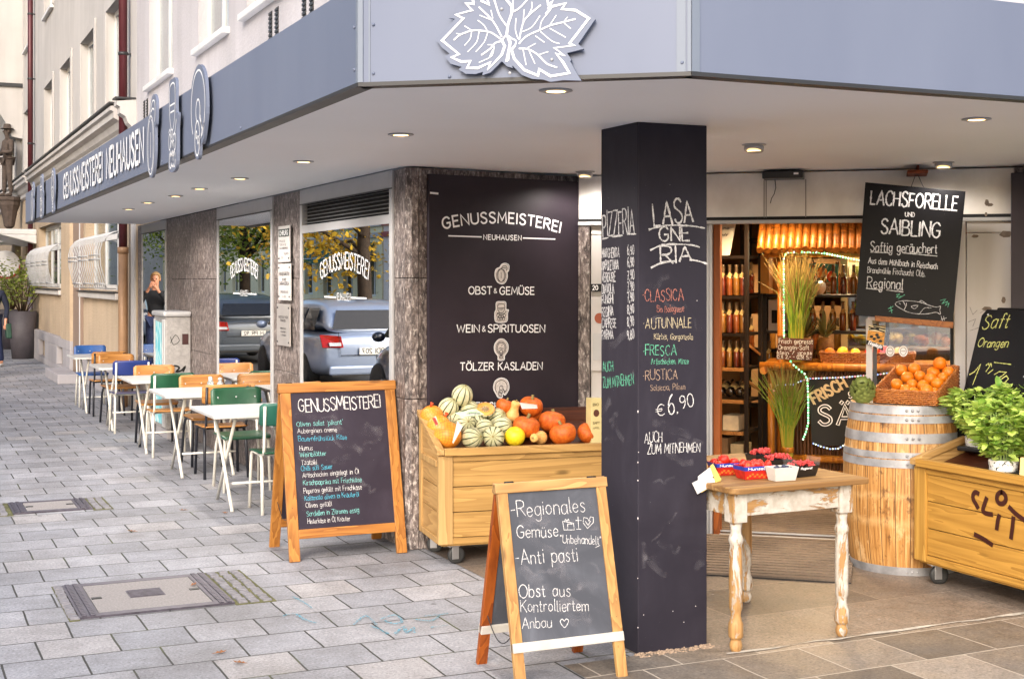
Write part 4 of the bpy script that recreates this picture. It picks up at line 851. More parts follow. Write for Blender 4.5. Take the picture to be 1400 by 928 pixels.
# ------------------------------------------------------------------ hanging fish board
ph = PE(-.26); M['slate_k'] = m_slate('black_slate', '#0d0d11', .25, .45, 2.0)
hb = thing('hanging_chalkboard', 'tilted black chalkboard advertising salmon trout hung over the orange basket', 'chalkboard', ph.at(*ph.hit(1245, 250), .0), 0)
cs = [ph.hit(*p) for p in ((1183,249.5),(1320,262),(1302.5,441),(1169,431))]
MB().extr([ph.at(a, b, 0) for a, b in cs], ph.n*.014).build('slate', M['slate_k'], hb, bevel=.002)
lc = [ph.hit(*p) for p in ((1196,431.5),(1303,440),(1302.5,448.5),(1196,438.5))]
MB().extr([ph.at(a, b, -.004) for a, b in lc], ph.n*.05).build('chalk_ledge', wood('ledge_wood', '#a5662f', '#6d3a14', 'x'), hb, bevel=.003)
hk = MB(); a, b = ph.hit(1253, 255); hk.tube([ph.at(a-.03, b, .007), ph.at(a-.005, 2.285, -.03), ph.at(a, 2.30, -.05)], .0025, 5); hk.tube([ph.at(a+.04, b-.005, .007), ph.at(a+.01, 2.285, -.03), ph.at(a, 2.30, -.05)], .0025, 5)
hk.build('hanging_wire', M['alu_d'], hb)
TX = {}; w_ = ck('h', 'white'); p3 = ph.off(.0145); kw = dict(jit=.5, rough=.6, h=.0012)
f3 = lambda x, y: (1160+x/4.421, 240+y/4.421)
for tx, xa, ya, xb, yb, cap, w in [('LACHSFORELLE',133,172,655,210,19,.009),('UND',343,248,400,249,6,.005),('SAIBLING',196,352,553,372,20,.009),('Saftig geräuchert',132,457,535,472,13,.0052),('Aus dem Mühlbach in Reischach',120,528,538,566,8,.0042),('Brandmühle Fischzucht Obb.',115,585,463,612,8,.0034),('Regional',112,677,328,690,15,.0052)]:
    (ua, va), (ub, vb) = f3(xa, ya), f3(xb, yb); wpx(w_, p3, tx, ua, va, ub, vb, cap, w, **kw)
dpx(w_, p3, [[(135,463),(255,468)],[(330,468),(535,487)],[(108,682),(200,690)],[(230,692),(330,703)]], .005, f3, rough=.6, h=.0012)
dpx(w_, p3, [[(283,778),(300,762),(350,756),(430,765),(490,785),(530,795),(556,790),(552,812),(556,838),(530,826),(480,835),(420,836),(360,825),(310,800),(283,778)],[(330,760),(345,790),(335,812)],[(305,772),(315,776)],[(380,790),(420,785),(400,805),(380,790)],[(430,765),(440,755),(470,775)],[(430,835),(460,800),(500,800)],[(350,770),(350,790)]], .0034, f3, True, .6, .0012)
dpx(ck('h','green'), p3, [[(290,720),(310,715),(290,735),(325,728),(300,745),(340,720)],[(240,805),(270,790)],[(255,790),(262,830)],[(245,820),(268,812)],[(555,755),(590,745),(565,775),(600,760),(585,785),(608,770),(600,795)]], .0036, f3, rough=.6, h=.0012)
dpx(w_, p3, [[(560,850),(570,880)],[(575,850),(580,875)],[(560,870),(592,860)]], .003, f3, rough=.6, h=.0012)
for (k, c), m in TX.items(): build_lines(m, 'chalk_writing', CH[c], hb)
br_ = thing('ceiling_bracket', 'rusty brown bracket holding the black fish board under the steel beam', 'bracket', ME @ Vector((2.15, -.2, 2.3)), 0)
m = MB(ME); m.box(2.09, 2.21, -.30, -.02, 2.292, 2.312).box(2.145, 2.16, -.26, -.05, 2.312, 2.345).build('plate', M['rust'], br_, bevel=.004)
# black air curtain box on the beam
ac = thing('heater_box', 'flat black box with a dangling wire on the steel beam over the entrance', 'box', ME @ Vector((1.34, -.05, 2.3)), 0)
m = MB(ME); m.box(1.216, 1.468, -.16, -.001, 2.288, 2.335).build('housing', plain('black_plastic', grey(.015), .35), ac, bevel=.006)
m = MB(ME); m.tube([(1.285, -.02, 2.288), (1.29, -.018, 2.24), (1.28, -.015, 2.2), (1.262, -.012, 2.17), (1.255, -.008, 2.14)], .0025, 5).build('wire', M['iron'], ac)
m = MB(ME); m.box(1.41, 1.44, -.162, -.159, 2.31, 2.322).build('label', M['sign_white'], ac)
ms_ = MB(ME)
for s in (1.212, 1.225, 1.473): ms_.box(s, s+.006, -.0035, -.001, 2.05, 2.29)
ms_.build('cable_strip', plain('strip_grey', '#8f8781', .5), ac)

# ------------------------------------------------------------------ letter boxes and number plate left of the door
PM = PE(-.012)
mbx = thing('mailbox_panel', 'white mailbox and doorbell panel with a house number beside the entrance', 'mailbox', ME @ Vector((.1, 0, 1.1)), 0)
m = MB(ME); m.box(.085, .5, -.012, .019, 1.05, 1.54).build('panel', M['plq'], mbx, bevel=.003)
m = MB(ME); m.box(.10, .17, -.016, -.011, 1.12, 1.30).build('speaker_grille', M['alu'], mbx, bevel=.001)
m = MB(ME); m.box(.085, .24, -.022, .0, 1.575, 1.625).build('number_plate', M['dark'], mbx, bevel=.002)
q = MB(); pn = PE(-.0225); write(q, pn, '20', (.10, 1.585), (.135, 1.585), .03, .005); q.build('number', M['sign_white'], mbx)
m = MB(); a, b = PM.hit(820, 435); m.extr([PM.at(a+.035*cos(k*pi/10), b+.035*sin(k*pi/10)) for k in range(20)], PM.n*.002).build('red_sticker', plain('red_brown_sticker', '#9b4a2c'), mbx)

# ------------------------------------------------------------------ saft board leaning behind the herb crate
e_y = Vector((.30, 0, .954)).normalized(); psf = Plane((5.43, 5.90, .70), (0,-1,0), e_y)
sf = thing('chalkboard_stand', 'black juice chalkboard with yellow writing leaning behind the herb pots', 'chalkboard', (5.5, 5.7, .70), 0)
hs = [(0,0),(.46,0),(.46,.80),(.44,.822),(.03,.822),(0,.785)]
MB().extr([psf.at(a, b) for a, b in hs], -psf.n*.012).build('slate', M['slate_k'], sf, bevel=.002)
psr = Plane((5.98, 5.90, .70), (0,-1,0), Vector((-.27, 0, .95)).normalized())
MB().extr([psr.at(a, b) for a, b in hs], psr.n*-.012).build('rear_slate', M['slate_k'], sf, bevel=.002)
m = MB()
for a, b in ((.425,.80),(.42,.45),(.05,.79)): m.sphere(psf.at(a, b, .001), .006, 8, 6)
m.build('screw', M['alu'], sf)
TX = {}; w_ = ck('s', 'yellow'); p5 = psf.off(.001); kw = dict(jit=.4, rough=.6, h=.0012)
f5 = lambda x, y: (1180+x/3.568, 400+y/3.568)
wpx(w_, p5, 'Saft', 1342,450,1377,448, 20, .006, slant=.25, **kw); wpx(w_, p5, 'Orangen', 1336,474,1377,475, 12, .005, slant=.2, **kw)
dpx(w_, p5, [[(640,340),(722,350)],[(520,400),(545,385),(575,348),(560,385),(535,450)],[(600,355),(612,345),(618,360),(600,385)],[(625,345),(628,362),(620,345)],[(610,395),(635,375)],[(640,400),(665,385),(700,388),(680,405),(655,420),(650,438),(670,425),(700,405),(710,420),(690,440)]], .005, f5, rough=.6, h=.0012)
for (k, c), m in TX.items(): build_lines(m, 'chalk_writing', CH[c], sf)
# ------------------------------------------------------------------ cafe chairs and tables
M['tube_w'] = plain('white_tube_paint', '#d9d6cd', .4, var=.08); M['tube_b'] = plain('black_tube_paint', '#24262e', .4, var=.1)
M['ply'] = wood('chair_plywood', '#c08a4d', '#8f5c2a', 'x', fine=.8, rough=.35, knots=False, bump=.05)
M['green'] = plain('dark_green_seat_paint', '#174a32', .35, var=.25, scale=4); M['teal'] = plain('teal_green_seat_paint', '#22594c', .35, var=.2, scale=4); M['blue'] = plain('navy_seat_paint', '#1d2d6b', .4, var=.2, scale=4); M['blue2'] = plain('worn_blue_paint', '#24508f', .45, var=.35, scale=9); M['purp'] = plain('grey_violet_paint', '#4b4a66', .45, var=.2)
M['table'] = plain('pale_grey_table_top', '#c6c5c2', .35, var=.05)
CHM = {}
def cafe_chair(label, x, y, facing, seat, back, tube, yaw=0):
    """school-type chair of bent tube with ply seat and back; local +y is forward"""
    t = thing('cafe_chair', label, 'chair', (x, y, 0), radians(0 if facing > 0 else 180)+radians(yaw), 'cafe chairs along the shop front')
    k = (seat, back, tube)
    if not CHM:
        def curved(z0, z1, yb, hw, th, dep, rake=0):
            m = MB(); n = 10; vs = []
            for j, zz in enumerate((z0, z0+.015, (z0+z1)/2, z1-.02, z1)):
                ins = (.02, .0, 0, .0, .025)[j]
                for i in range(n+1):
                    s = -1+2*i/n; X = s*(hw-ins); Y = yb - dep*(1-s*s) - rake*(zz-z0)
                    vs.append((X, Y, zz))
            nv = len(vs); vs += [(a, b-th, c) for a, b, c in vs]; fs = []
            for j in range(4):
                for i in range(n):
                    a = j*(n+1)+i; fs += [(a, a+1, a+n+2, a+n+1), (nv+a, nv+a+n+1, nv+a+n+2, nv+a+1)]
            for i in range(n): fs += [(i, nv+i, nv+i+1, i+1), (4*(n+1)+i, 4*(n+1)+i+1, nv+4*(n+1)+i+1, nv+4*(n+1)+i)]
            for j in range(4): a = j*(n+1); b = a+n+1; fs += [(a, b, nv+b, nv+a), (a+n, nv+a+n, nv+b+n, b+n)]
            return m.add(vs, fs, True)
        CHM['backrest'] = curved(.625, .785, -.175, .205, .009, .03, .12)
        m = MB(); n = 10; vs = []
        for j in range(9):
            yy = -.185+.385*j/8
            for i in range(n+1):
                s = -1+2*i/n; hw = .195-(.03 if j in (0,) else (.012 if j in (8,) else 0))
                vs.append((s*hw, yy, .438 - .012*(1-s*s)*(1-abs(yy)/.25) - (.018 if j == 8 else (.005 if j == 7 else 0))))
        nv = len(vs); vs += [(a, b, c-.010) for a, b, c in vs]; fs = []
        for j in range(8):
            for i in range(n): a = j*(n+1)+i; fs += [(a, a+1, a+n+2, a+n+1), (nv+a, nv+a+n+1, nv+a+n+2, nv+a+1)]
            a = j*(n+1); b = a+n+1; fs += [(a, b, nv+b, nv+a), (a+n, nv+a+n, nv+b+n, b+n)]
        for i in range(n): fs += [(i, nv+i, nv+i+1, i+1), (8*(n+1)+i, 8*(n+1)+i+1, nv+8*(n+1)+i+1, nv+8*(n+1)+i)]
        CHM['seat'] = m.add(vs, fs, True)
        for s in (-1, 1):
            CHM['fl%d' % s] = MB().tube([(s*.165, -.02, .415), (s*.168, .13, .415), (s*.170, .158, .405), (s*.172, .172, .38), (s*.182, .19, 0)], .0125, 8)
            CHM['rl%d' % s] = MB().tube([(s*.165, -.02, .414), (s*.167, -.10, .40), (s*.172, -.135, .34), (s*.182, -.19, 0)], .0125, 8)
            CHM['bp%d' % s] = MB().tube([(s*.165, -.0, .417), (s*.165, -.13, .417), (s*.166, -.165, .43), (s*.168, -.18, .47), (s*.170, -.198, .62), (s*.170, -.215, .765)], .011, 8)
        CHM['cr'] = MB().tube([(-.166, -.06, .407), (.166, -.06, .407)], .009, 6).tube([(-.166, .1, .407), (.166, .1, .407)], .009, 6)
        CHM['rv'] = MB()
        for xx in (-.15, 0, .15): CHM['rv'].sphere((xx, -.158-.03*(1-(xx/.205)**2) -.0, .71), .007, 8, 5)
        for q in list(CHM): 
            pass
    key = {}
    def part(nm, q, mat):
        kk = (q, mat.name)
        if kk in MESHES: o = bpy.data.objects.new(nm, MESHES[kk]); COL.objects.link(o); o.parent = t; WM[o.name] = WM[t.name]
        else: o = CHM[q].build(nm, mat, t, local=True); MESHES[kk] = o.data
    part('seat', 'seat', seat); part('backrest', 'backrest', back)
    for s in (-1, 1): part('leg', 'fl%d' % s, tube); part('leg', 'rl%d' % s, tube); part('back_post', 'bp%d' % s, tube)
    part('seat_frame', 'cr', tube); part('rivet', 'rv', M['alu'])
    return t
MESHES = {}
cafe_chair('green chair with white legs at the nearest cafe table, beside the orange-framed chalkboard', 2.56, 9.55, 1, M['green'], M['teal'], M['tube_w'])
cafe_chair('worn green chair with white legs facing the camera behind the nearest cafe table', 2.54, 10.66, -1, M['green'], M['green'], M['tube_w'])
cafe_chair('wooden chair with black legs, backed against the worn green chair', 2.55, 11.42, 1, M['ply'], M['ply'], M['tube_b'])
cafe_chair('wooden chair with black legs facing the camera behind the second cafe table', 2.60, 12.24, -1, M['ply'], M['ply'], M['tube_b'], 3)
cafe_chair('chair with dark green back and bare wooden seat on white legs', 2.40, 12.97, 1, M['ply'], M['green'], M['tube_w'])
cafe_chair('wooden chair with black legs just in front of the grey utility cabinet', 2.44, 13.87, -1, M['ply'], M['ply'], M['tube_b'], -3)
cafe_chair('chair with navy back and grey-violet seat on white legs', 2.38, 15.18, 1, M['purp'], M['blue'], M['tube_w'])
cafe_chair('wooden chair with black legs facing the camera behind the fourth cafe table', 2.42, 16.12, -1, M['ply'], M['ply'], M['tube_b'], 4)
cafe_chair('wooden chair with black legs pushed up to the farthest cafe table', 2.42, 17.16, 1, M['ply'], M['ply'], M['tube_b'])
cafe_chair('worn blue chair with white legs behind the farthest cafe table', 2.42, 18.50, -1, M['blue2'], M['blue2'], M['tube_w'])
def cafe_table(label, y0, x0=2.06, wd=.66, dp=.84):
    t = thing('cafe_table', label, 'table', (x0, y0, 0), 0, 'cafe tables along the shop front')
    if 'top' not in TBM:
        r = .03; o = []
        for cx, cy_, a0 in ((wd-r, dp-r, 0), (r, dp-r, 90), (r, r, 180), (wd-r, r, 270)):
            for k in range(5): a = radians(a0+22.5*k); o.append((cx+r*cos(a), cy_+r*sin(a), .675))
        TBM['top'] = MB().extr(o, (0,0,.025)).build('tabletop', M['table'], t, bevel=.005, local=True)
        for i, x in enumerate((.17, wd-.06)):
            for j, (ya, yb) in enumerate(((.12, .72), (.72, .12))):
                xx = x+(.012 if j else -.012); TBM['l%d%d' % (i, j)] = MB().tube([(xx, ya, 0), (xx, (ya+yb)/2, .35), (xx, yb, .672)], .0125, 8).build('leg', M['tube_w'], t, local=True)
        for i, (yy, zz) in enumerate(((.14,.20),(.14,.66),(.70,.66))): TBM['rail%d' % i] = MB().tube([(.16, yy, zz), (wd-.05, yy, zz)], .009, 8).build('cross_rail', M['tube_w'], t, local=True)
    else:
        for k, o in TBM.items():
            c = o.copy(); COL.objects.link(c); c.parent = t
    return t
TBM = {}
TY = (9.47, 11.28, 13.0, 15.16, 17.3)
for y0, lb in zip(TY, ('pale cafe table nearest the orange-framed chalkboard', 'pale cafe table between the wooden chairs, second from the chalkboard', 'pale cafe table third from the chalkboard, before the utility cabinet', 'pale cafe table beside the grey utility cabinet, fourth from the chalkboard', 'pale cafe table at the far end of the row by the blue chair')): cafe_table(lb, y0)
# cruets and a wire stand on the table by the second window
M['clear'] = None
def m_clear():
    t = NT('clear_glassware'); t.set(Base_Color=(.9,.95,.95,1), Roughness=.05, Transmission_Weight=.9, IOR=1.3); return t.m
M['clear'] = m_clear()
for i, (x, y, lb) in enumerate(((2.50, 11.62, 'left glass cruet on the second cafe table'), (2.60, 11.70, 'middle glass cruet on the second cafe table'), (2.55, 11.86, 'rear glass cruet on the second cafe table'))):
    t = thing('glass_cruet', lb, 'cruet', (x, y, .70), 0, 'cruets on the second cafe table')
    MB().lathe([(.028,0),(.03,.02),(.028,.06),(.016,.075),(.016,.085)], 14).build('jar', M['clear'], t, local=True)
    MB().lathe([(.019,.0851),(.019,.10),(.008,.108),(.0001,.11)], 14).build('lid', M['alu'], t, local=True)

# ------------------------------------------------------------------ utility cabinet with graffiti
def m_cab():
    t = NT('scribbled_grey_cabinet'); v = t.coord((1,1,1), rnd=False); a = t.noise(v, 3.4, 4, .55, 1.4); b = t.noise(v, 26, 3)
    c = t.ramp(b, [(.3, lin('#8d8a89')), (.7, lin('#a19e9c'))]); k = t.ramp(a, [(.486, grey(0)), (.494, grey(.3)), (.5, grey(.3)), (.508, grey(0))])
    t.set(Base_Color=t.mix(k, c, lin('#6d6a72')), Roughness=.5); return t.m
M['cab'] = m_cab()
cb = thing('utility_cabinet', 'grey utility cabinet with stickers and turquoise graffiti against the stone wall', 'cabinet', (2.73, 14.58, 0))
MB().box(2.60, 2.862, 14.25, 14.92, .10, 1.27).build('body', M['cab'], cb, bevel=.012)
MB().box(2.575, 2.864, 14.225, 14.945, 1.27, 1.325).build('roof', M['alu'], cb, bevel=.02)
MB().box(2.62, 2.86, 14.28, 14.9, 0, .10).build('base', M['plinth'], cb)
rb_ = MB()
for yy in (14.27, 14.36, 14.84): rb_.box(2.588, 2.602, yy, yy+.05, .12, 1.24)
rb_.build('door_rib', M['alu'], cb, bevel=.004)
pg = Plane((2.598, 14.83, 0), (0,-1,0), (0,0,1)); 
def m_tq():
    t = NT('turquoise_graffiti'); v = t.coord((1,3,1), rnd=False); a = t.noise(v, 4, 4, .6, 1.5); t.set(Base_Color=t.ramp(a, [(.4, lin('#57b9c9')), (.52, lin('#8fd6dd')), (.6, lin('#d8e6e6'))]), Roughness=.5); return t.m
MB().poly([pg.at(0,.14,.001), pg.at(.40,.14,.001), pg.at(.42,1.2,.001), pg.at(.02,1.22,.001)]).build('graffiti', m_tq(), cb)
pc2 = Plane((2.60, 14.249, 0), (1,0,0), (0,0,1)); m = MB()
m.poly([pc2.at(.17,.98,.001), pc2.at(.235,.98,.001), pc2.at(.235,1.09,.001), pc2.at(.17,1.09,.001)]); m.build('sticker', plain('dark_red_sticker', '#3a1c1c'), cb)
m = MB(); m.strokes([_smooth([(.05,.72),(.09,.76),(.14,.74),(.11,.70),(.16,.71),(.2,.75),(.18,.70)])], pc2, .018, .0012); m.strokes([_smooth([(.05,1.0),(.1,1.08),(.14,1.02),(.08,.98),(.05,1.06)]), _smooth([(.1,.45),(.15,.5),(.18,.42),(.12,.4)])], pc2, .006, .0012); m.build('graffiti', M['iron'], cb)

# ------------------------------------------------------------------ produce crates on castors (front faces local -y)
M['crate_x'] = wood('crate_pine_plank', '#bd9558', '#94703c', 'x', rough=.5); M['crate_z'] = wood('crate_pine_post', '#c29f68', '#9c7848', 'z', rough=.5); M['crate_y'] = wood('crate_pine_side', '#c29d66', '#9a7442', 'y', rough=.5)
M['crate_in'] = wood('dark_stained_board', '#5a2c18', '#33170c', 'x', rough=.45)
M['crate2_x'] = wood('golden_crate_plank', '#bd8f42', '#946a2a', 'x', rough=.5); M['crate2_z'] = wood('golden_crate_post', '#c09448', '#9a702f', 'z', rough=.5)
M['rubber'] = plain('black_rubber', grey(.02), .6); M['zinc'] = plain('zinc_plate', '#b5b5b8', .3, .85, .08)
def crate(label, loc, rot, wd, px=None, pz=None, dep=.50, ang=(.12,.3,-.2,.5)):
    px = px or M['crate_x']; pz = pz or M['crate_z']
    t = thing('produce_crate', label, 'crate', loc, rot, 'wheeled wooden produce crates'); zb, zf, zr = .125, .655, .84
    post = .085
    def slope(y): return zf+(zr-zf)*min(1, max(0, y/dep))
    for x in (0, wd-post):
        MB().box(x, x+post, 0, .045, zb, zf-.02).build('corner_post', pz, t, bevel=.003, local=True)
    # front planks with dark shadow gaps
    pl = MB(); n = 3; z0 = zb+.035; hh = (zf-.055-z0)/n
    for k in range(n): pl.box(post+.002, wd-post-.002, .016, .034, z0+k*hh+.0025, z0+(k+1)*hh-.0025)
    pl.build('front_planks', px, t, bevel=.0015, local=True)
    MB().box(post+.002, wd-post-.002, .006, .034, zb, zb+.034).box(post+.002, wd-post-.002, .006, .034, zf-.054, zf-.021).build('front_rail', px, t, bevel=.002, local=True)
    for sx in (0, 1):
        x0, x1 = (0, .018) if not sx else (wd-.018, wd); s = MB()
        for k in range(n): s.box(x0+.008*(1-sx), x1-.008*sx, .05, dep-.05, z0+k*hh+.0025, z0+(k+1)*hh-.0025)
        xa, xb = x0+.008*(1-sx), x1-.008*sx; zt = zf-.05
        s.add([(xa,.05,zt),(xb,.05,zt),(xb,dep-.05,zt),(xa,dep-.05,zt),(xa,.05,slope(.05)-.01),(xb,.05,slope(.05)-.01),(xb,dep-.05,slope(dep-.05)-.01),(xa,dep-.05,slope(dep-.05)-.01)], [(0,1,2,3),(4,5,6,7),(0,1,5,4),(1,2,6,5),(2,3,7,6),(3,0,4,7)])
        s.build('side_planks', M['crate_y'], t, bevel=.0015, local=True)
        MB().box(x0-.003, x1+.003, dep-.055, dep, zb, zr-.025).box(x0-.002, x1+.002, .047, dep-.057, zb, zb+.035).box(x0-.006*(1-sx), x1+.006*sx, .047, dep-.057, zf-.085, zf-.05).build('side_post', pz, t, bevel=.002, local=True)
        cap = MB(); w0, w1 = (-.014, .03) if not sx else (wd-.03, wd+.014)
        cap.add([(w0,-.02,zf-.012),(w1,-.02,zf-.012),(w1,dep+.01,zr-.012),(w0,dep+.01,zr-.012),(w0,-.02,zf+.02),(w1,-.02,zf+.02),(w1,dep+.01,zr+.02),(w0,dep+.01,zr+.02)], [(0,1,2,3),(4,5,6,7),(0,1,5,4),(1,2,6,5),(2,3,7,6),(3,0,4,7)])
        cap.build('sloping_cap', M['crate_y'], t, bevel=.004, local=True)
    MB().box(.032, wd-.032, -.022, .028, zf-.018, zf+.024).build('front_cap', px, t, bevel=.004, local=True)
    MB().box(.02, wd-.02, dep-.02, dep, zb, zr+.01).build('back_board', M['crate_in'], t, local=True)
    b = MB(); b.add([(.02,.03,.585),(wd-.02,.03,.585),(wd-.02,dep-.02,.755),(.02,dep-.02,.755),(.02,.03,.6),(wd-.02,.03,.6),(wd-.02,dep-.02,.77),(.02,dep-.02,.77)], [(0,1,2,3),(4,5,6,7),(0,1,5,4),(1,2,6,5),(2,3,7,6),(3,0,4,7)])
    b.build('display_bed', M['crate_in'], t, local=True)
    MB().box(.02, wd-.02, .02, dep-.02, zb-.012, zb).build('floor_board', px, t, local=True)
    for (cx, cyy), an in zip(((.10, .06), (wd-.10, .06), (.06, dep-.08), (wd-.10, dep-.08)), ang):
        Mc = Matrix.Translation((cx, cyy, 0)) @ Matrix.Rotation(an, 4, 'Z')
        f = MB(Mc); f.box(-.035,.035,-.03,.03,.104,.112).box(-.012,.03,-.021,-.017,.03,.104).box(-.012,.03,.017,.021,.03,.104)
        c = f.build('caster', M['zinc'], t, bevel=.002, local=True)
        w = MB(Mc @ Matrix.Translation((.02, 0, .052)) @ Matrix.Rotation(pi/2, 4, 'X')); w.lathe([(.034,-.014),(.048,-.013),(.052,-.006),(.052,.006),(.048,.013),(.034,.014)], 28); w.build('tyre', M['rubber'], c, local=True)
        w = MB(Mc @ Matrix.Translation((.02, 0, .052)) @ Matrix.Rotation(pi/2, 4, 'X')); w.lathe([(.0001,-.016),(.01,-.016),(.012,-.0125),(.033,-.0135),(.0345,0),(.033,.0135),(.012,.0125),(.01,.016),(.0001,.016)], 20); w.build('rim', M['zinc'], c, local=True)
    return t
crate1 = crate('pine crate on castors heaped with melons and pumpkins under the wall board', (2.872, 7.255, 0), radians(-8), 1.24)
crate2 = crate('golden wooden crate on castors with painted letters, holding the herb pots', (5.10, 5.815, 0), radians(-90), 1.30, M['crate2_x'], M['crate2_z'], .62, (1.25,1.4,1.0,1.5))
# dark painted letters on its front
pq2 = Plane((5.1145, 5.8, 0), (0,-1,0), (0,0,1)); q = MB(); f6 = lambda x, y: (1250+x/4.033, 600+y/4.033)
dpx(q, pq2, [[(355,300),(338,292),(325,310),(328,335),(340,355),(352,378)],[(400,325),(388,360),(380,392),(395,408),(430,415)],[(482,292),(462,305),(457,330),(468,352),(490,355),(506,335),(502,308),(482,292)],[(470,420),(462,450),(456,495)],[(525,375),(560,410),(600,440),(640,470)],[(548,432),(542,490),(535,545)],[(335,525),(380,548),(430,582)]], .025, f6, True)
q.build('painted_letters', plain('dark_brown_paint', '#3a1712', .4), crate2)

# ------------------------------------------------------------------ flaking white table
def m_flake(name, axis):
    t = NT(name); sc = {'x': (.6,2,2), 'z': (2,2,.45)}[axis]; a = t.noise(t.coord(sc), 7, 6, .68, .4); b = t.noise(t.coord({'x': (2,60,60), 'z': (60,60,2)}[axis]), 1, 3); d = t.noise(t.coord((1,1,1)), 30, 3)
    wd = t.ramp(b, [(.3, lin('#8f673a')), (.7, lin('#b88f5a'))]); wt = t.ramp(d, [(.3, lin('#b0a698')), (.7, lin('#cbc4ba'))])
    k = t.ramp(t.math('ADD', a, t.math('MULTIPLY', t.math('SUBTRACT', d, .5), .12)), [(.53, grey(0)), (.55, grey(1))]); k2 = t.ramp(a, [(.5, grey(0)), (.53, grey(.5)), (.56, grey(0))])
    c = t.mix(k, wt, wd); c = t.mix(k2, c, lin('#7b5a38')); t.set(Base_Color=c, Roughness=.6); t.bump(t.math('SUBTRACT', 1.0, k), .5, .003); return t.m
M['fl_z'], M['fl_x'] = m_flake('flaking_paint_leg', 'z'), m_flake('flaking_paint_apron', 'x')
M['oldtop'] = wood('worn_table_top', '#a8824e', '#6b4826', 'x', fine=.7, rough=.6)
tb = thing('side_table', 'old white table with flaking turned legs, standing right of the black pillar', 'table', (3.34, 4.955, 0), radians(1.5))
TW, TD, TH = .77, 1.0, .74; r = .05; o = []
for cx, cy_, a0 in ((TW-.015, TD-.015, 0), (.015, TD-.015, 90), (r, r, 180), (TW-.02, .02, 270)):
    rr_ = {(r, r): r}.get((cx, cy_), .018)
    for k in range(6): a = radians(a0+18*k); o.append((cx+rr_*cos(a), cy_+rr_*sin(a), TH-.028))
MB().extr(o, (0,0,.028)).build('tabletop', M['oldtop'], tb, bevel=.006, local=True)
lp = [(.001,.0),(.018,.002),(.027,.018),(.029,.034),(.024,.052),(.0215,.056),(.0255,.062),(.033,.07),(.034,.10),(.033,.128),(.027,.14),(.022,.165),(.0245,.185),(.029,.195),(.030,.215),(.031,.35),(.029,.455),(.026,.475),(.030,.485),(.034,.50),(.030,.515),(.0245,.525),(.0235,.545),(.027,.565),(.0255,.57),(.033,.578)]
for x, y in ((.075,.085),(TW-.10,.085),(.075,TD-.17),(TW-.10,TD-.17)):
    m = MB(); m.lathe(lp, 18, (x, y, 0)); m.box(x-.037, x+.037, y-.037, y+.037, .578, .711); m.build('leg', M['fl_z'], tb, bevel=.004, local=True)
ap = MB(); ya, yb, xa, xb = .085, TD-.17, .075, TW-.10
for q in ((xa+.038, xb-.038, ya-.024, ya-.002), (xa+.038, xb-.038, yb+.002, yb+.024), (xa-.024, xa-.002, ya+.038, yb-.038), (xb+.002, xb+.024, ya+.038, yb-.038)): MB().box(*q, .605, .711).build('apron', M['fl_x'], tb, bevel=.002, local=True)

# ------------------------------------------------------------------ wine barrel
def m_barrel():
    t = NT('barrel_staves'); tc = t.n('TexCoord'); sx = t.n('SeparateXYZ'); t.l(tc.outputs['Object'], sx.inputs[0])
    an = t.math('ARCTAN2', sx.outputs[1], sx.outputs[0]); ks = t.math('MULTIPLY', an, 26/(2*pi)); fr = t.math('FRACT', t.math('ADD', ks, 20.0)); fl = t.math('FLOOR', t.math('ADD', ks, 20.0))
    wn_ = t.n('TexWhiteNoise', noise_dimensions='1D'); t.l(fl, wn_.inputs['W']); gap = t.math('LESS_THAN', t.math('ABSOLUTE', t.math('SUBTRACT', fr, .5)), .478)
    cb_ = t.n('CombineXYZ'); t.l(t.math('MULTIPLY', an, 18.0), cb_.inputs[0]); t.l(t.math('MULTIPLY', sx.outputs[2], 2.2), cb_.inputs[1]); t.l(t.math('MULTIPLY', wn_.outputs[0], 30.0), cb_.inputs[2])
    g = t.noise(cb_.outputs[0], 1.6, 6, .6, .5); st_ = t.noise(t.coord((1.6,1.6,1), rnd=False), 5.5, 6, .7)
    c = t.ramp(g, [(.3, lin('#6e4a22')), (.44, lin('#a87840')), (.56, lin('#bf9156')), (.70, lin('#d8b482'))]); c = t.mix(.8, c, t.ramp(wn_.outputs[0], [(0, (.62,.56,.48)), (1, (1.18,1.12,1.04))]), 'MULTIPLY'); zb = t.math('ADD', sx.outputs[2], t.math('MULTIPLY', st_, .12)); c = t.mix(t.ramp(zb, [(.32, grey(0)), (.36, grey(.45)), (.39, grey(0)), (.47, grey(0)), (.50, grey(.4)), (.53, grey(0))]), c, lin('#d9b37c'))
    c = t.mix(t.ramp(st_, [(.56, grey(0)), (.64, grey(.6))]), c, lin('#dfba88')); c = t.mix(t.ramp(st_, [(.34, grey(.85)), (.43, grey(0))]), c, lin('#4f2a10'))
    c = t.mix(gap, lin('#3b220f'), c); t.set(Base_Color=c, Roughness=.5); t.bump(t.math('ADD', gap, t.math('MULTIPLY', g, .15)), .5, .006); return t.m
BX, BY = 5.335, 6.17
bar = thing('wine_barrel', 'wooden wine barrel with grey iron hoops carrying the orange basket', 'barrel', (BX, BY, 0))
def br(z): return .295+.048*(1-((z-.475)/.475)**2)
MB().lathe([(br(0)-.02, .0)]+[(br(z), z) for z in [.95*k/24 for k in range(25)]]+[(br(.95)-.018, .95), (br(.95)-.02, .925)], 72).build('staves', m_barrel(), bar, local=True)
MB().lathe([(.0001,.924),(.29,.926)], 40).build('barrel_head', wood('barrel_head_wood', '#a9743a', '#6d4318', 'x'), bar, local=True)
M['hoop'] = plain('grey_iron_hoop', '#9a9a9d', .5, .25, .35, 9, .2)
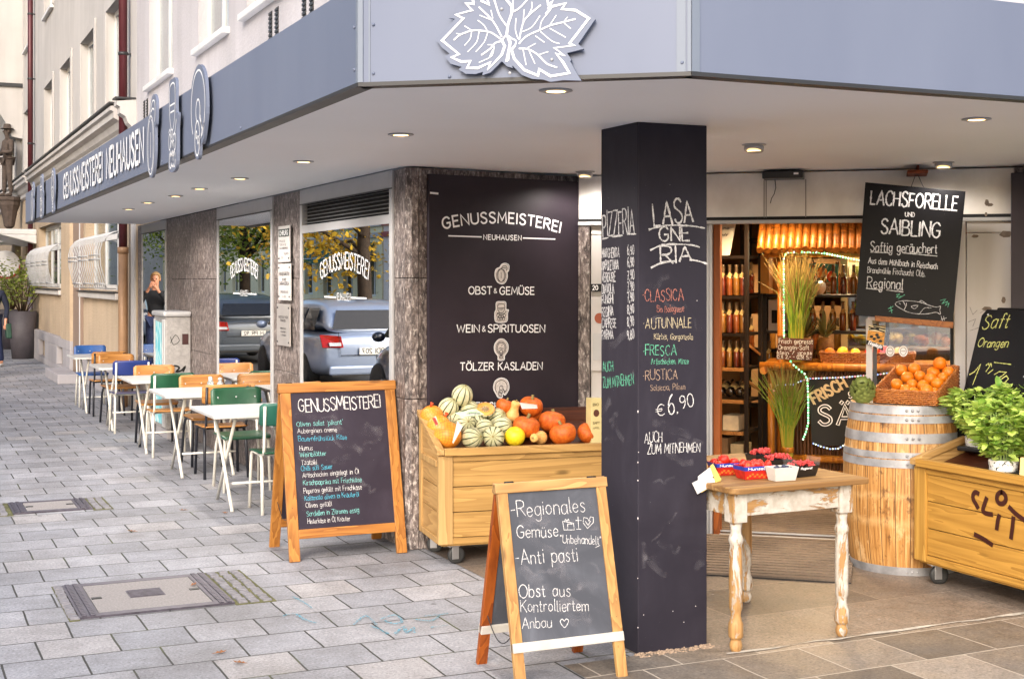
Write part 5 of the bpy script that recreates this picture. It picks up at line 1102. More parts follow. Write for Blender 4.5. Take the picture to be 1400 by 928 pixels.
for z0, z1 in ((.0,.05),(.607,.650),(.656,.692),(.742,.796),(.852,.893),(.900,.948)):
    m = MB(); m.lathe([(br(z0)+.001,z0),(br(z0)+.004,z0),(br(z1)+.004,z1),(br(z1)+.001,z1)], 96, smooth=False)
    for a in (4.05, 4.15, 4.25): m.sphere(((br(z0)+.006)*cos(a), (br(z0)+.006)*sin(a), (z0+z1)/2), .008, 8, 5)
    m.build('hoop', M['hoop'], bar, local=True)
m = MB(); a = 4.42
for a, z, r_ in ((4.50,.62,.016),(4.40,.43,.009),(4.55,.425,.008),(4.42,.31,.008),(4.55,.30,.006)): m.sphere((br(z)*cos(a), br(z)*sin(a), z), (r_, r_, r_), 10, 8)
m.build('bung_hole', M['dark'], bar, local=True)

# ------------------------------------------------------------------ door mat
dm_ = thing('door_mat', 'ribbed grey-brown entrance mat in front of the shop door', 'mat', ME @ Vector((1.0, -.6, 0)), 0)
def m_mat():
    t = NT('ribbed_mat'); v = t.coord((1,1,1), rnd=False); a = t.noise(v, 1.6, 4); b = t.noise(v, 60, 3); c = t.ramp(a, [(.3, lin('#5c4f45')), (.7, lin('#8a7a6b'))]); c = t.mix(.5, c, t.ramp(b, [(.3, grey(.6)), (.7, grey(1.1))]), 'MULTIPLY'); t.set(Base_Color=c, Roughness=.9); return t.m
M['mat'] = m_mat()
m = MB(ME); m.box(.15, 1.78, -1.22, -.03, .005, .010); m.build('mat_base', M['dark'], dm_)
m = MB(ME)
for k in range(16): m.box(.15, 1.78, -1.215+.074*k, -1.215+.074*k+.045, .010, .022)
m.build('mat_ribs', M['mat'], dm_)
m = MB(ME)
for k in range(16): m.box(.5, 2.3, .07+.074*k, .07+.074*k+.045, .010, .022)
m.box(.5, 2.3, .06, 1.3, .005, .010); m.build('inner_ribs', M['mat'], dm_)
# ------------------------------------------------------------------ fruit
def m_melon():
    t = NT('striped_melon_rind'); tc = t.n('TexCoord'); sx = t.n('SeparateXYZ'); t.l(tc.outputs['Object'], sx.inputs[0])
    nz = t.noise(t.coord((1,1,1)), 30, 4); an = t.math('ADD', t.math('ARCTAN2', sx.outputs[1], sx.outputs[0]), t.math('MULTIPLY', nz, .10))
    s = t.math('SINE', t.math('MULTIPLY', an, 10.0)); b = t.noise(t.coord((1,1,1)), 60, 4)
    c = t.ramp(b, [(.3, lin('#b9b58a')), (.7, lin('#d9d6b4'))]); k = t.ramp(t.math('ADD', s, t.math('MULTIPLY', b, .25)), [(.80, grey(0)), (.98, grey(1))]); c = t.mix(k, c, lin('#3f4a2c'))
    pz = t.ramp(t.math('ABSOLUTE', sx.outputs[2]), [(.055, grey(0)), (.072, grey(.6))]); c = t.mix(pz, c, lin('#8f8d57'))
    t.set(Base_Color=c, Roughness=.55); t.bump(t.math('SUBTRACT', b, k), .35, .004); return t.m
def m_net():
    t = NT('netted_pomelo'); tc = t.n('TexCoord'); sx = t.n('SeparateXYZ'); t.l(tc.outputs['Object'], sx.inputs[0]); an = t.math('ARCTAN2', sx.outputs[1], sx.outputs[0])
    el = t.math('MULTIPLY', sx.outputs[2], 16.0); a1 = t.math('SINE', t.math('MULTIPLY', t.math('ADD', an, el), 17.0)); a2 = t.math('SINE', t.math('MULTIPLY', t.math('SUBTRACT', an, el), 17.0))
    k = t.math('MAXIMUM', t.ramp(a1, [(.86, grey(0)), (.97, grey(1))]), t.ramp(a2, [(.86, grey(0)), (.97, grey(1))])); b = t.noise(t.coord((1,1,1)), 9, 4)
    c = t.ramp(b, [(.3, lin('#d9851f')), (.7, lin('#eaa23a'))]); c = t.mix(t.math('MULTIPLY', k, .8), c, lin('#e0571a')); t.set(Base_Color=c, Roughness=.4); t.bump(k, .25, .002); return t.m
def m_peel(name, c1, c2, sc=5, rough=.38, pore=140, bump=.25, stripe=None):
    t = NT(name); v = t.coord((1,1,1)); a = t.noise(v, sc, 5, .6); p = t.noise(v, pore, 2); c = t.ramp(a, [(.3, lin(c1)), (.7, lin(c2))])
    if stripe: q = t.noise(t.coord((1,1,1)), 26, 5, .7); c = t.mix(t.ramp(q, [(.58, grey(0)), (.7, grey(.7))]), c, lin(stripe))
    t.set(Base_Color=c, Roughness=rough, Subsurface_Weight=.0); t.bump(p, bump, .002); return t.m
F_ = dict(melon=m_melon(), net=m_net(), orange=m_peel('orange_peel', '#d0660a', '#e28618'), yellow=m_peel('yellow_melon', '#e6bf14', '#f3da2e'), pumpkin=m_peel('orange_pumpkin', '#b5450e', '#d8701c', 5, .5, 60, .2, '#d99a52'), butter=m_peel('butternut', '#d99f4e', '#ecc07a', 4, .5, 60, .1), flesh=m_peel('melon_flesh', '#dc8a3c', '#f0b25e', 8, .4, 60, .2), stem=plain('dry_stem', '#8a7a4a', .8, var=.25, scale=20), artich=plain('artichoke_green', '#85914c', .6, var=.3, scale=14), lemon=m_peel('lemon_peel', '#e0b41c', '#f2d040'), red=m_peel('red_berry', '#b3170f', '#d8321c', 8, .3, 160, .35), rasp=m_peel('raspberry', '#8f141c', '#cc4440', 12, .45, 160, .5), blue=m_peel('blueberry', '#1c2238', '#39405c', 8, .5, 80, .1))
seed = random.Random(21)
def drop(Mf, bed, ymax, u, v, r):
    """where the photo's ray meets a heap: just over the sloping bed, or against the rear of the crate"""
    Mi = Mf.inverted(); o = Mi @ Vector((0, 0, EYE)); d = Mi.to_3x3() @ ray(u, v)
    # z = bed(y)+r along the ray
    lo, hi = 4.0, 11.0
    for _ in range(50):
        m = (lo+hi)/2; q = o+d*m
        if q.z - (bed(q.y)+r) > 0: lo = m
        else: hi = m
    q = o+d*lo
    if q.y > ymax-r: t = (ymax-r-o.y)/d.y; q = o+d*t
    return Mf @ q, (Mf @ q)
def place_px(Mf, bed, ymax, u, v, rpx):
    r = rpx*7.9/FPX
    for _ in range(3):
        w, _q = drop(Mf, bed, ymax, u, v, r); Y = w.x*SA+w.y*CA; r = rpx*Y/FPX
    return w, r
FR = {}
def fruit(kind, label, w, r, tilt, group, cat):
    """one mesh of each kind, copied; scale carries the size"""
    name = {'melon':'melon','net':'pomelo','yellow':'honey_melon','pumpkin':'pumpkin','butter':'butternut_squash','orange':'orange'}[kind]
    if kind not in FR:
        t = thing(name, label, cat, (0,0,0))
        if kind in ('pumpkin',):
            rib = lambda a, z: 1+.045*abs(sin(a*4.5))-.03
            prof = [(.0001,-.72),(.35,-.76),(.72,-.62),(.95,-.25),(1.0,.05),(.93,.38),(.7,.62),(.4,.70),(.16,.64),(.0001,.6)]
            prof = [(max(p[0], 1e-4), p[1]) for p in _smooth([(a, b) for a, b in prof], 3)]
            MB().lathe(prof, 54, rib=rib).build('rind', F_['pumpkin'], t, local=True)
            MB().tube([(0,0,.58),(.03,0,.74),(.10,.02,.90),(.13,.03,.95)], [.17,.11,.12,.13], 8).build('stem', F_['stem'], t, local=True)
        elif kind == 'butter':
            prof = _smooth([(.0001,-1.0),(.4,-.98),(.66,-.7),(.68,-.3),(.5,.1),(.42,.5),(.46,.85),(.34,1.05),(.0001,1.1)], 4); MB().lathe([(max(a,1e-4), b) for a, b in prof], 28).build('rind', F_['butter'], t, local=True)
            MB().tube([(0,0,1.05),(.02,0,1.18),(.05,.02,1.24)], [.13,.10,.12], 7).build('stem', F_['stem'], t, local=True)
        elif kind == 'melon':
            rib = lambda a, z: 1+.012*sin(10*a); prof = [(max(sin(pi*i/18), 1e-4), -cos(pi*i/18)*1.04) for i in range(19)]
            m = MB(); m.lathe([(a*.068, b*.068) for a, b in prof], 60, rib=rib); m.build('rind', F_['melon'], t, local=True)
            MB().tube([(0,0,.068),(.001,0,.076)], [.008,.006], 7).build('stem', F_['stem'], t, local=True)
        elif kind == 'net':
            prof = _smooth([(.0001,-.95),(.5,-.88),(.9,-.45),(1,0),(.9,.5),(.55,.86),(.2,1.0),(.0001,1.02)], 3); MB().lathe([(max(a*.085,1e-4), b*.085) for a, b in prof], 40).build('peel', F_['net'], t, local=True)
            MB().tube([(0,0,.086),(.004,0,.098),(.014,.004,.11)], [.012,.007,.014], 7).build('net_knot', plain('red_net', '#d2481a', .6), t, local=True)
        else:
            MB().sphere((0,0,0), (1,1,.96), 32, 20).build('peel', F_[kind], t, local=True)
            if kind == 'orange': MB().lathe([(.0001,.965),(.06,.958),(.09,.94)], 8).build('calyx', F_['stem'], t, local=True)
        FR[kind] = t; o = t
    else: o = dup(FR[kind])
    o['label'] = label; o['category'] = cat; o['group'] = group; o.location = w; o.rotation_euler = tilt
    s = r/{'melon':.068,'net':.085}.get(kind, 1.0); o.scale = (s, s, s); return o
C1M = WM[crate1.name]; bed1 = lambda y: .60+(.17/.45)*max(0, min(y, .5)-.03)
z6 = lambda x, y: (540+x/4.667, 500+y/4.667)
def T(): return (seed.uniform(-.5,.5), seed.uniform(-.5,.5), seed.uniform(0, 6.28))
def side(): return (seed.uniform(1.0,1.6), seed.uniform(-.3,.3), seed.uniform(-1.2,1.2))
for (x, y, r, k, tl, lb) in [
 (235,328,76,'net',(.3,-.2,0),'netted orange pomelo at the back of the three beside the crate wall'),(280,392,78,'net',(.5,.2,1),'middle netted orange pomelo with a red paper label'),(335,445,88,'net',(.9,-.4,2),'front netted orange pomelo in the corner of the crate'),
 (430,188,68,'melon',(.45,.15,0),'striped melon on top of the heap, against the dark board'),(342,268,65,'melon',(.5,-.4,1.2),'striped melon behind the netted pomelos'),(480,285,62,'melon',(1.2,.2,.5),'striped melon behind the price card, below the top melon'),
 (385,335,58,'melon',(1.0,.5,2.0),'striped melon under the left end of the price card'),(450,372,62,'melon',(1.1,-.6,.2),'striped melon in the middle of the heap, right of the white tag'),(535,340,52,'melon',(.8,.6,2.6),'yellowish striped melon under the right end of the price card'),
 (572,394,55,'melon',(1.3,.3,1.0),'small striped melon in the second row above the front pair'),(652,330,60,'melon',(.9,-.5,.8),'striped melon just below the cut melon half'),(688,386,62,'melon',(1.2,.7,.4),'striped melon above the yellow honey melon'),
 (493,460,68,'melon',(1.35,.1,.45),'striped melon in the front row next to the netted pomelo'),(630,455,70,'melon',(1.4,.05,-.5),'striped melon in the front row next to the yellow honey melon'),
 (765,450,66,'yellow',(0,0,0),'bright yellow honey melon in the front row'),
 (700,255,56,'pumpkin',(.3,.2,.5),'orange pumpkin behind the upright butternut squash'),(868,258,76,'pumpkin',(.2,-.2,1),'large orange pumpkin at the top right carrying the white price note'),(885,312,50,'pumpkin',(.1,.3,2),'small orange pumpkin under the white price note'),
 (838,388,86,'pumpkin',(.15,.1,.2),'orange pumpkin in the centre behind the lying butternut squash'),(1003,358,86,'pumpkin',(.25,-.25,3),'orange pumpkin with a pale stem, second row right'),(1072,432,86,'pumpkin',(-.2,.15,1.5),'broad orange pumpkin in the front row with a dark scar'),(1224,430,66,'pumpkin',(.9,.1,.6),'small orange pumpkin farthest right in the front row')]:
    u, v = z6(x, y); w, rr = place_px(C1M, bed1, .5, u, v, r/4.667)
    cat = {'net':'pomelo','melon':'melon','yellow':'melon','pumpkin':'pumpkin'}[k]
    fruit(k, lb, w, rr, tl, {'net':'netted pomelos in the crate','melon':'striped melons in the crate','pumpkin':'orange pumpkins in the crate','yellow':'striped melons in the crate'}[k], cat)
u, v = z6(757, 290); w, rr = place_px(C1M, bed1, .46, u, v, 60/4.667); fruit('butter', 'pale butternut squash standing on end among the pumpkins', w, rr*1.05, (.3,.15,0), 'butternut squashes in the crate', 'squash')
u, v = z6(915, 458); w, rr = place_px(C1M, bed1, .5, u, v, 50/4.667); fruit('butter', 'butternut squash lying in the front row beside the yellow honey melon', w, rr*1.25, (1.5,.25,-1.0), 'butternut squashes in the crate', 'squash')
# cut melon half
u, v = z6(577, 275); w, rr = place_px(C1M, bed1, .44, u, v, 62/4.667); hm = thing('melon_half', 'cut melon half showing its orange flesh on top of the heap', 'melon', w); hm.rotation_euler = (.62, -.25, 0); WM[hm.name] = Matrix.Translation(w)
prof = [(sin(pi/2*i/9)*1.0, -cos(pi/2*i/9)*.85) for i in range(10)]; prof[0] = (1e-4, -.85)
MB().lathe([(a*rr, b*rr) for a, b in prof], 32).build('rind', F_['melon'], hm, local=True)
MB().lathe([(1e-4,-.25*rr),(.2*rr,-.22*rr),(.36*rr,-.08*rr),(.45*rr,.004),(.9*rr,.006),(.985*rr,0)], 32).build('flesh', F_['flesh'], hm, local=True)
sd = MB()
for k in range(26): a = seed.uniform(0, 6.28); q = seed.uniform(0, .34)*rr; sd.sphere((q*cos(a), q*sin(a), (-.18+.3*(q/rr)**2)*rr), (.006,.003,.002), 6, 4)
sd.build('seeds', F_['butter'], hm, local=True)
# price cards and tags on the heap
def card(label, pts, Y, body, ink=None, lines=(), cat='price card', name='price_card', th=.0015):
    ps = [P(u, v, yy) for (u, v), yy in zip(pts, Y)]; n = (ps[1]-ps[0]).cross(ps[3]-ps[0]).normalized()
    if n.dot(Vector((0,0,EYE))-ps[0]) < 0: n = -n
    t = thing(name, label, cat, ps[0], 0); MB().extr(ps, n*th).build('paper', body, t)
    ex = (ps[1]-ps[0]); L_ = ex.length; ey = ps[3]-ps[0]; H_ = ey.length; pl = Plane(ps[3], ex, -(ey-ex*(ey.dot(ex)/L_/L_)))
    pl.n = n; pl = pl.off(th+.0006) if pl.n.dot(n) > 0 else pl
    if lines:
        q = MB()
        for tx, x0, x1, yb, cap, w in lines: write(q, pl, tx, (x0*L_, yb*H_), (x1*L_, yb*H_), cap*H_, w, jit=.4, h=.0005)
        q.build('writing', ink or M['plq_ink'], t)
    return t
M['paper'] = plain('white_paper', '#c4c1ba', .8, var=.04); M['paper_g'] = plain('green_edged_paper', '#c4d8b8', .8)
yA = [7.80, 7.80, 7.74, 7.74]
pts = [z6(*p) for p in ((382,300),(520,278),(568,310),(430,332))]
card('white price card with a green border resting on the striped melons', pts, [7.90,7.88,7.76,7.78], M['paper_g'], M['plq_ink'])
pts2 = [z6(*p) for p in ((408,300),(512,285),(545,308),(440,324))]
card('white price card with green writing on the striped melons', pts2, [7.892,7.874,7.766,7.78], M['paper'], plain('green_ink', '#3f7a3c'), [('Cavaillon',.1,.9,.62,.24,.003),('Melone',.1,.7,.3,.24,.003),('1,98',.6,.95,.06,.24,.003)], name='price_card')
pts = [z6(*p) for p in ((795,235),(905,250),(910,272),(810,275))]; card('white price note lying on the large pumpkin', pts, [8.0,8.0,7.9,7.9], M['paper'], M['plq_ink'], [('Kürbis',.15,.8,.55,.3,.003),('1,49',.3,.8,.1,.3,.003)])
pts = [z6(*p) for p in ((398,352),(432,388),(372,496),(366,488))]; card('folded white tag between a pomelo and a melon', pts, [7.80,7.78,7.72,7.72], M['paper'], name='paper_tag', cat='tag')
pts = [z6(*p) for p in ((246,328),(262,320),(276,372),(262,384))]; card('red and white paper label on the middle netted pomelo', pts, [7.79,7.79,7.775,7.775], M['paper'], plain('red_ink', '#c0301c'), [('POMELO',.05,.95,.1,.8,.004)], name='paper_label', cat='label')
# yellow juice carton standing at the right end of the crate
yc = thing('drink_carton', 'pale yellow carton with a round brown emblem at the end of the pumpkin crate', 'carton', (0,0,0)); w = P(814, 580, 8.2); w.z = .77; yc.location = w; WM[yc.name] = Matrix.Translation(w)
w2 = w; m = MB(); m.box(w.x-.028, w.x+.045, w.y-.0, w.y+.07, w.z-.13, w.z+.165).build('box', plain('pale_yellow_carton', '#d8c890', .5), yc, bevel=.003)
pyc = Plane((w.x-.028, w.y-.0005, w.z-.13), (1,0,0), (0,0,1)); q = MB(); q.poly([pyc.at(.034+.02*cos(k*pi/8), .205+.022*sin(k*pi/8), .001) for k in range(16)]); q.build('round_emblem', plain('carton_brown', '#5a3020'), yc)
q = MB(); write(q, pyc, 'BIO', (.012,.25), (.05,.25), .014, .003, h=.001); write(q, pyc, 'SAFT', (.012,.14), (.056,.14), .012, .003, h=.001); write(q, pyc, 'APFEL', (.012,.11), (.056,.11), .01, .002, h=.001); q.build('print', plain('carton_ink', '#6a5a30'), yc)

# ------------------------------------------------------------------ wicker basket of oranges on the barrel
M['wicker'] = m_peel('brown_wicker', '#8a4a1c', '#b87434', 20, .5, 90, .3)
def wicker(label, loc, rot, wd, dp, hf, hb, wall_h=None, name='wicker_basket', gap=.0105, flare=0.0, rw=.0058):
    t = thing(name, label, 'basket', loc, rot)
    # outline walked anticlockwise, sampled at the stakes
    nS = 2*(int(wd/.022)+int(dp/.022)); nx = int(wd/.022); ny = int(dp/.022)
    pts = [(wd*i/nx, 0) for i in range(nx)]+[(wd, dp*i/ny) for i in range(ny)]+[(wd-wd*i/nx, dp) for i in range(nx)]+[(0, dp-dp*i/ny) for i in range(ny)]
    N = len(pts)
    if N % 2: pts = pts[:-1]; N -= 1
    def nrm(p):
        c = Vector((p[0]-wd/2, p[1]-dp/2)); 
        ex, ey = abs(c.x)/(wd/2), abs(c.y)/(dp/2)
        n = Vector((c.x if ex > ey-.02 else 0, c.y if ey > ex-.02 else 0)); return n.normalized()
    def top(p): return hf+(hb-hf)*p[1]/dp
    wv = MB(); row = 0; z = .006
    while z < hb:
        run = []
        for i, p in enumerate(pts+pts[:1]):
            n = nrm(p); s = .0042*(1 if (i+row) % 2 else -1); fl = flare*z; ok = z < top(p)-.004
            q = Vector((p[0]+n.x*(s+fl), p[1]+n.y*(s+fl), z+seed.uniform(-.0008,.0008)))
            if ok: run.append(q)
            else:
                if len(run) > 1: wv.tube(run, rw*.8, 5)
                run = []
        if len(run) > 1: wv.tube(run, rw*.8, 5)
        z += gap; row += 1
    wv.build('weave', M['wicker'], t, local=True)
    sk = MB()
    for p in pts: n = nrm(p); sk.tube([(p[0], p[1], 0), (p[0]+n.x*flare*top(p), p[1]+n.y*flare*top(p), top(p))], .003, 5)
    sk.build('stakes', M['wicker'], t, local=True)
    rim = MB()
    for ph in (0, pi):
        run = []
        for i in range(N*3):
            p0, p1 = pts[(i//3) % N], pts[(i//3+1) % N]; f = (i % 3)/3; p = (p0[0]+(p1[0]-p0[0])*f, p0[1]+(p1[1]-p0[1])*f); n = nrm(p); a = i*.55+ph; fl = flare*top(p)
            run.append(Vector((p[0]+n.x*(.004*cos(a)+fl), p[1]+n.y*(.004*cos(a)+fl), top(p)+.004*sin(a))))
        rim.tube(run, .0045, 5, closed=True)
    rim.build('rim', M['wicker'], t, local=True)
    MB().box(.004, wd-.004, .004, dp-.004, .002, .008).build('base', M['wicker'], t, local=True)
    return t
bk_ = wicker('brown wicker basket with sloping sides full of oranges on the barrel', (5.095, 6.145, .951), radians(-60), .36, .40, .075, .20)
BM = WM[bk_.name]; bedo = lambda y: .015+.115*max(0, min(y, .4))/.4
MI = MB(); MI.add([(.008,.01,.01),(.352,.01,.01),(.352,.39,.10),(.008,.39,.10)], [(0,1,2,3)]); MI.build('false_bottom', M['wicker'], bk_, local=True)
zo = lambda x, y: (1200+x/6.625, 420+y/6.625)
for i, (x, y, r, lb) in enumerate([(562,507,60,'orange at the very top of the basket heap'),(640,590,58,'orange at the back right corner of the basket'),(213,570,55,'orange at the back left corner of the basket'),(333,557,56,'orange in the middle of the back row of the basket'),(268,635,57,'orange below the back left pair'),(382,622,52,'orange in the middle of the second row'),(505,595,60,'orange just below the topmost one'),(590,638,52,'orange between the back right one and the front'),(478,648,57,'orange in the very middle of the heap'),(173,697,55,'orange against the left wall of the basket'),(312,697,50,'small orange in the third row, left of centre'),(540,692,58,'orange near the right wall of the basket, with a dark navel'),(410,708,53,'orange in the third row, right of centre'),(255,748,55,'orange in the front row, left of centre'),(330,770,50,'orange low in the middle of the front row'),(440,752,62,'largest looking orange in the front row'),(140,772,40,'orange peeping over the front rim, leftmost'),(515,765,40,'orange half hidden in the front right corner')]):
    u, v = zo(x, y); w, rr = place_px(BM, bedo, .40, u, v, r/6.625); fruit('orange', lb, w, rr, T(), 'oranges in the wicker basket', 'orange')
# artichoke
w = G(1185, 533, 1.0); w = P(1180, 535, 7.74); ar = thing('artichoke', 'green artichoke resting on the barrel rim beside the orange basket', 'artichoke', w)
m = MB(); 
for row in range(9):
    f = row/8; z = -.05+.10*f; rad = .052*sqrt(max(.02, 1-((f-.42)/.62)**2)); n = 10 if row < 6 else 7
    for k in range(n):
        a = 2*pi*(k+.5*(row % 2))/n; c = Vector((rad*cos(a), rad*sin(a), z)); o = Vector((cos(a), sin(a), 0)); s = Vector((-sin(a), cos(a), 0)); h = .030; wdt = .021
        m.add([c-s*wdt*.7+o*.002, c+s*wdt*.7+o*.002, c+s*wdt+o*.010+Vector((0,0,h*.5)), c+o*.014+Vector((0,0,h*1.15)), c-s*wdt+o*.012+Vector((0,0,h*.5)), c+o*.022+Vector((0,0,h*.4))], [(0,1,5),(1,2,5),(2,3,5),(3,4,5),(4,0,5)], True)
m.sphere((0,0,-.005), (.042,.042,.05), 14, 10); m.build('bracts', F_['artich'], ar, local=True); MB().tube([(0,0,-.05),(.0,-.01,-.075)], [.014,.013], 8).build('stem', F_['artich'], ar, local=True); ar.rotation_euler = (.4, -.5, 0); ar.scale = (1.05,)*3
# white price post behind the barrel with a picture card of olives
pst = thing('price_post', 'slim white post behind the barrel with a white clip', 'post', PE(-.12).at(1.866, 0, 0)); pp_ = PE(-.12); a0, _ = pp_.hit(1184, 500); a1, _ = pp_.hit(1193, 500); a2, _ = pp_.hit(1199, 500)
_, zt = pp_.hit(1190, 436)
MB().extr([pp_.at(a0,.0), pp_.at(a1,.0), pp_.at(a1,.0,-.04), pp_.at(a0,.0,-.04)], (0,0,zt)).build('post', M['plq'], pst, bevel=.003)
MB().extr([pp_.at(a1+.002,.0,-.008), pp_.at(a2,.0,-.008), pp_.at(a2,.0,-.04), pp_.at(a1+.002,.0,-.04)], (0,0,zt-.03)).build('dark_edge', M['alu_d'], pst)
ca = [pp_.hit(*p) for p in ((1188,427),(1203,431),(1201,439),(1186,436))]; MB().extr([pp_.at(a, b, .002) for a, b in ca], pp_.n*.02).build('clip', M['sign_white'], pst, bevel=.002)
ocd = thing('picture_card', 'price card with a photo of olives clipped to the white post', 'card', pp_.at(1.9, 1.25, .02)); cc = [pp_.hit(*p) for p in ((1188,444),(1211,447.5),(1207,479),(1184,470))]
MB().extr([pp_.at(a, b, .024) for a, b in cc], pp_.n*.002).build('card_body', plain('card_cream', '#e9dcb0'), ocd)
def lerp2(s, t_): 
    a = [cc[0][i]*(1-s)+cc[1][i]*s for i in (0,1)]; b = [cc[3][i]*(1-s)+cc[2][i]*s for i in (0,1)]; return a[0]*(1-t_)+b[0]*t_, a[1]*(1-t_)+b[1]*t_
def cpoly(pts, h): return [pp_.at(*lerp2(s, t_), h) for s, t_ in pts]
MB().poly(cpoly([(0,.78),(1,.78),(1,1),(0,1)], .0268)).build('text_band', M['dark'], ocd)
q = MB(); pq4 = pp_.off(.0272); write(q, pq4, 'Eingelegte', lerp2(.12,.96), lerp2(.9,.93), .022, .004, slant=.2, h=.0003); q.build('print', M['sign_white'], ocd)
q = MB(); q.poly(cpoly([(.0,.28),(1,.22),(1,.77),(0,.77)], .0266)); q.build('picture', plain('picture_orange', '#c98a2a', .5, var=.5, scale=60), ocd)
q = MB()
for s, t_ in ((.25,.55),(.42,.62),(.65,.5),(.8,.63),(.55,.4)): c = lerp2(s, t_); q.poly([pp_.at(c[0]+.011*cos(k*pi/5), c[1]+.009*sin(k*pi/5), .0272) for k in range(10)])
q.build('olive_print', M['iron'], ocd)
q = MB(); q.strokes([[lerp2(.02,.1), lerp2(.95,.2)], [lerp2(.05,.22), lerp2(.6,.1)], [lerp2(.3,.05), lerp2(.98,.08)]], pq4, .008, .0003); q.build('brush_print', M['dark'], ocd)

# ------------------------------------------------------------------ berries and tomatoes on the table
def punnet(label, u, v, w, d, h, mat, rot, band=None, txt=None, flare=.012, z=.741, name='fruit_punnet', tin=None):
    p = G(u, v, z); t = thing(name, label, 'punnet', (p.x, p.y, z), rot); a, b = w/2, d/2; f = flare; th = .0025
    m = MB(); vs = []
    for (s, zz, inn) in ((0, 0, 0), (f, h, 0), (f, h, th), (0, .003, th)):
        for x, y in ((-1,-1),(1,-1),(1,1),(-1,1)): vs.append((x*(a-f+s-inn), y*(b-f+s-inn), zz))
    m.add(vs, [(0,1,2,3)]+[(i+4*k, (i+1) % 4+4*k, (i+1) % 4+4*k+4, i+4*k+4) for k in range(3) for i in range(4)]+[(12,13,14,15)]); m.build('tray', mat, t, local=True, bevel=.001)
    if band:
        m = MB(); z0, z1 = h*.68, h*1.0; e0, e1 = f*.68+.0006, f+.0012
        for i, (x, y) in enumerate(((-1,-1),(1,-1),(1,1),(-1,1))):
            x2, y2 = ((1,-1),(1,1),(-1,1),(-1,-1))[i]
            m.add([(x*(a-f+e0), y*(b-f+e0), z0), (x2*(a-f+e0), y2*(b-f+e0), z0), (x2*(a-f+e1), y2*(b-f+e1), z1), (x*(a-f+e1), y*(b-f+e1), z1)], [(0,1,2,3)])
        m.build('rim_band', band, t, local=True)
    Mt = WM[t.name]
    if txt:
        al = atan2(f, h); pl = Plane(Mt @ Vector((-a+f*.3, -b+f*.34-.0022, h*.66)), Mt.to_3x3() @ Vector((1,0,0)), Mt.to_3x3() @ Vector((0, -sin(al), cos(al))))
        q = MB(); write(q, pl, txt, (w*.10, h*.08), (w*.62, h*.08), h*.2, .0028, h=.001); q.build('print', M['sign_white'], t)
        if not band: return t, p
        q = MB(); pl2 = Plane(Mt @ Vector((-a+f, -b+f-.0008, 0)), Mt.to_3x3() @ Vector((1,0,0)), Mt.to_3x3() @ Vector((0, -sin(al), cos(al))))
        for k in range(9): cx, cy_ = w*(.06+.075*k), h*(.16+.30*((k*17) % 7)/7); q.poly([pl2.at(cx+.0065*cos(j*pi/4), cy_+.0055*sin(j*pi/4), .0004+.0001*k) for j in range(8)])
        q.build('fruit_print', plain('print_orange', '#d0702c', .5, var=.5, scale=90), t)
    return t, p
M['tray_r'] = plain('red_printed_tray', '#b8241c', .4, var=.25, scale=40); M['band_b'] = plain('blue_band', '#2440a8', .4); M['tray_k'] = plain('black_tray', '#1c1a1a', .35); M['tray_w'] = plain('white_paper_punnet', '#c9c5bd', .8, var=.06, scale=30)
def m_film():
    t = NT('clear_film'); t.set(Base_Color=grey(.95), Roughness=.08, Alpha=.07, Specular_IOR_Level=.8); return t.m
M['film'] = m_film()
t1, q1 = punnet('red and blue printed punnet of tomatoes nearest the black pillar', 992, 648, .145, .10, .058, M['tray_r'], radians(-6), M['band_b'], 'Hunsel')
t2, q2 = punnet('red and blue printed punnet of strawberries in the front of the berry table', 1031, 653, .165, .105, .06, M['tray_r'], radians(-3), M['band_b'], 'Hunsel')
t3, q3 = punnet('white paper punnet of blueberries at the front edge of the berry table', 1069, 656, .130, .085, .062, M['tray_w'], radians(-2))
t4, q4 = punnet('black punnet of raspberries farthest from the black pillar', 1096, 650, .135, .095, .05, M['tray_k'], radians(8), None, 'Regional')
t5, q5 = punnet('black punnet of raspberries behind the white blueberry punnet', 1064, 641, .125, .09, .05, M['tray_k'], radians(-4))
t6, q6 = punnet('black punnet of raspberries behind the strawberries', 1040, 634, .13, .09, .05, M['tray_k'], radians(2))
for x in (-.069, .069): MB(WM[t4.name]).add([(x,-.045,.05),(x,.045,.05),(x*1.15,.045,.085),(x*1.15,-.045,.085)], [(0,1,2,3)]).build('film_lid', M['film'], t4)
def heap(name, label, cat, p, n, r, a, b, z0, mat, lump=0):
    m = MB(); k = 0
    for i in range(n):
        x, y = seed.uniform(-a, a), seed.uniform(-b, b); zz = z0+.018*(1-(x/a)**2*.5-(y/b)**2*.5)+seed.uniform(-.004,.006)
        if lump:
            for _ in range(12): e = Vector((seed.gauss(0,1), seed.gauss(0,1), seed.gauss(0,1))).normalized()*r*.62; m.sphere((p.x+x+e.x, p.y+y+e.y, zz+e.z), r*.42, 6, 4)
        else: m.sphere((p.x+x, p.y+y, zz), r*seed.uniform(.85,1.1), 10, 7)
    o = m.build(name, mat, loc=(p.x, p.y, z0)); tag(o, label, cat); stuff(o); return o
heap('raspberries', 'raspberries heaped in the black punnet farthest from the pillar', 'raspberries', q4, 34, .0105, .058, .036, .785, F_['rasp'], 1)
heap('raspberries', 'raspberries heaped in the black punnet behind the blueberries', 'raspberries', q5, 30, .0105, .052, .034, .79, F_['rasp'], 1)
heap('raspberries', 'raspberries heaped in the black punnet behind the strawberries', 'raspberries', q6, 32, .0105, .055, .034, .792, F_['rasp'], 1)
heap('blueberries', 'dark blueberries in the white paper punnet', 'blueberries', q3, 60, .0065, .05, .03, .782, F_['blue'])
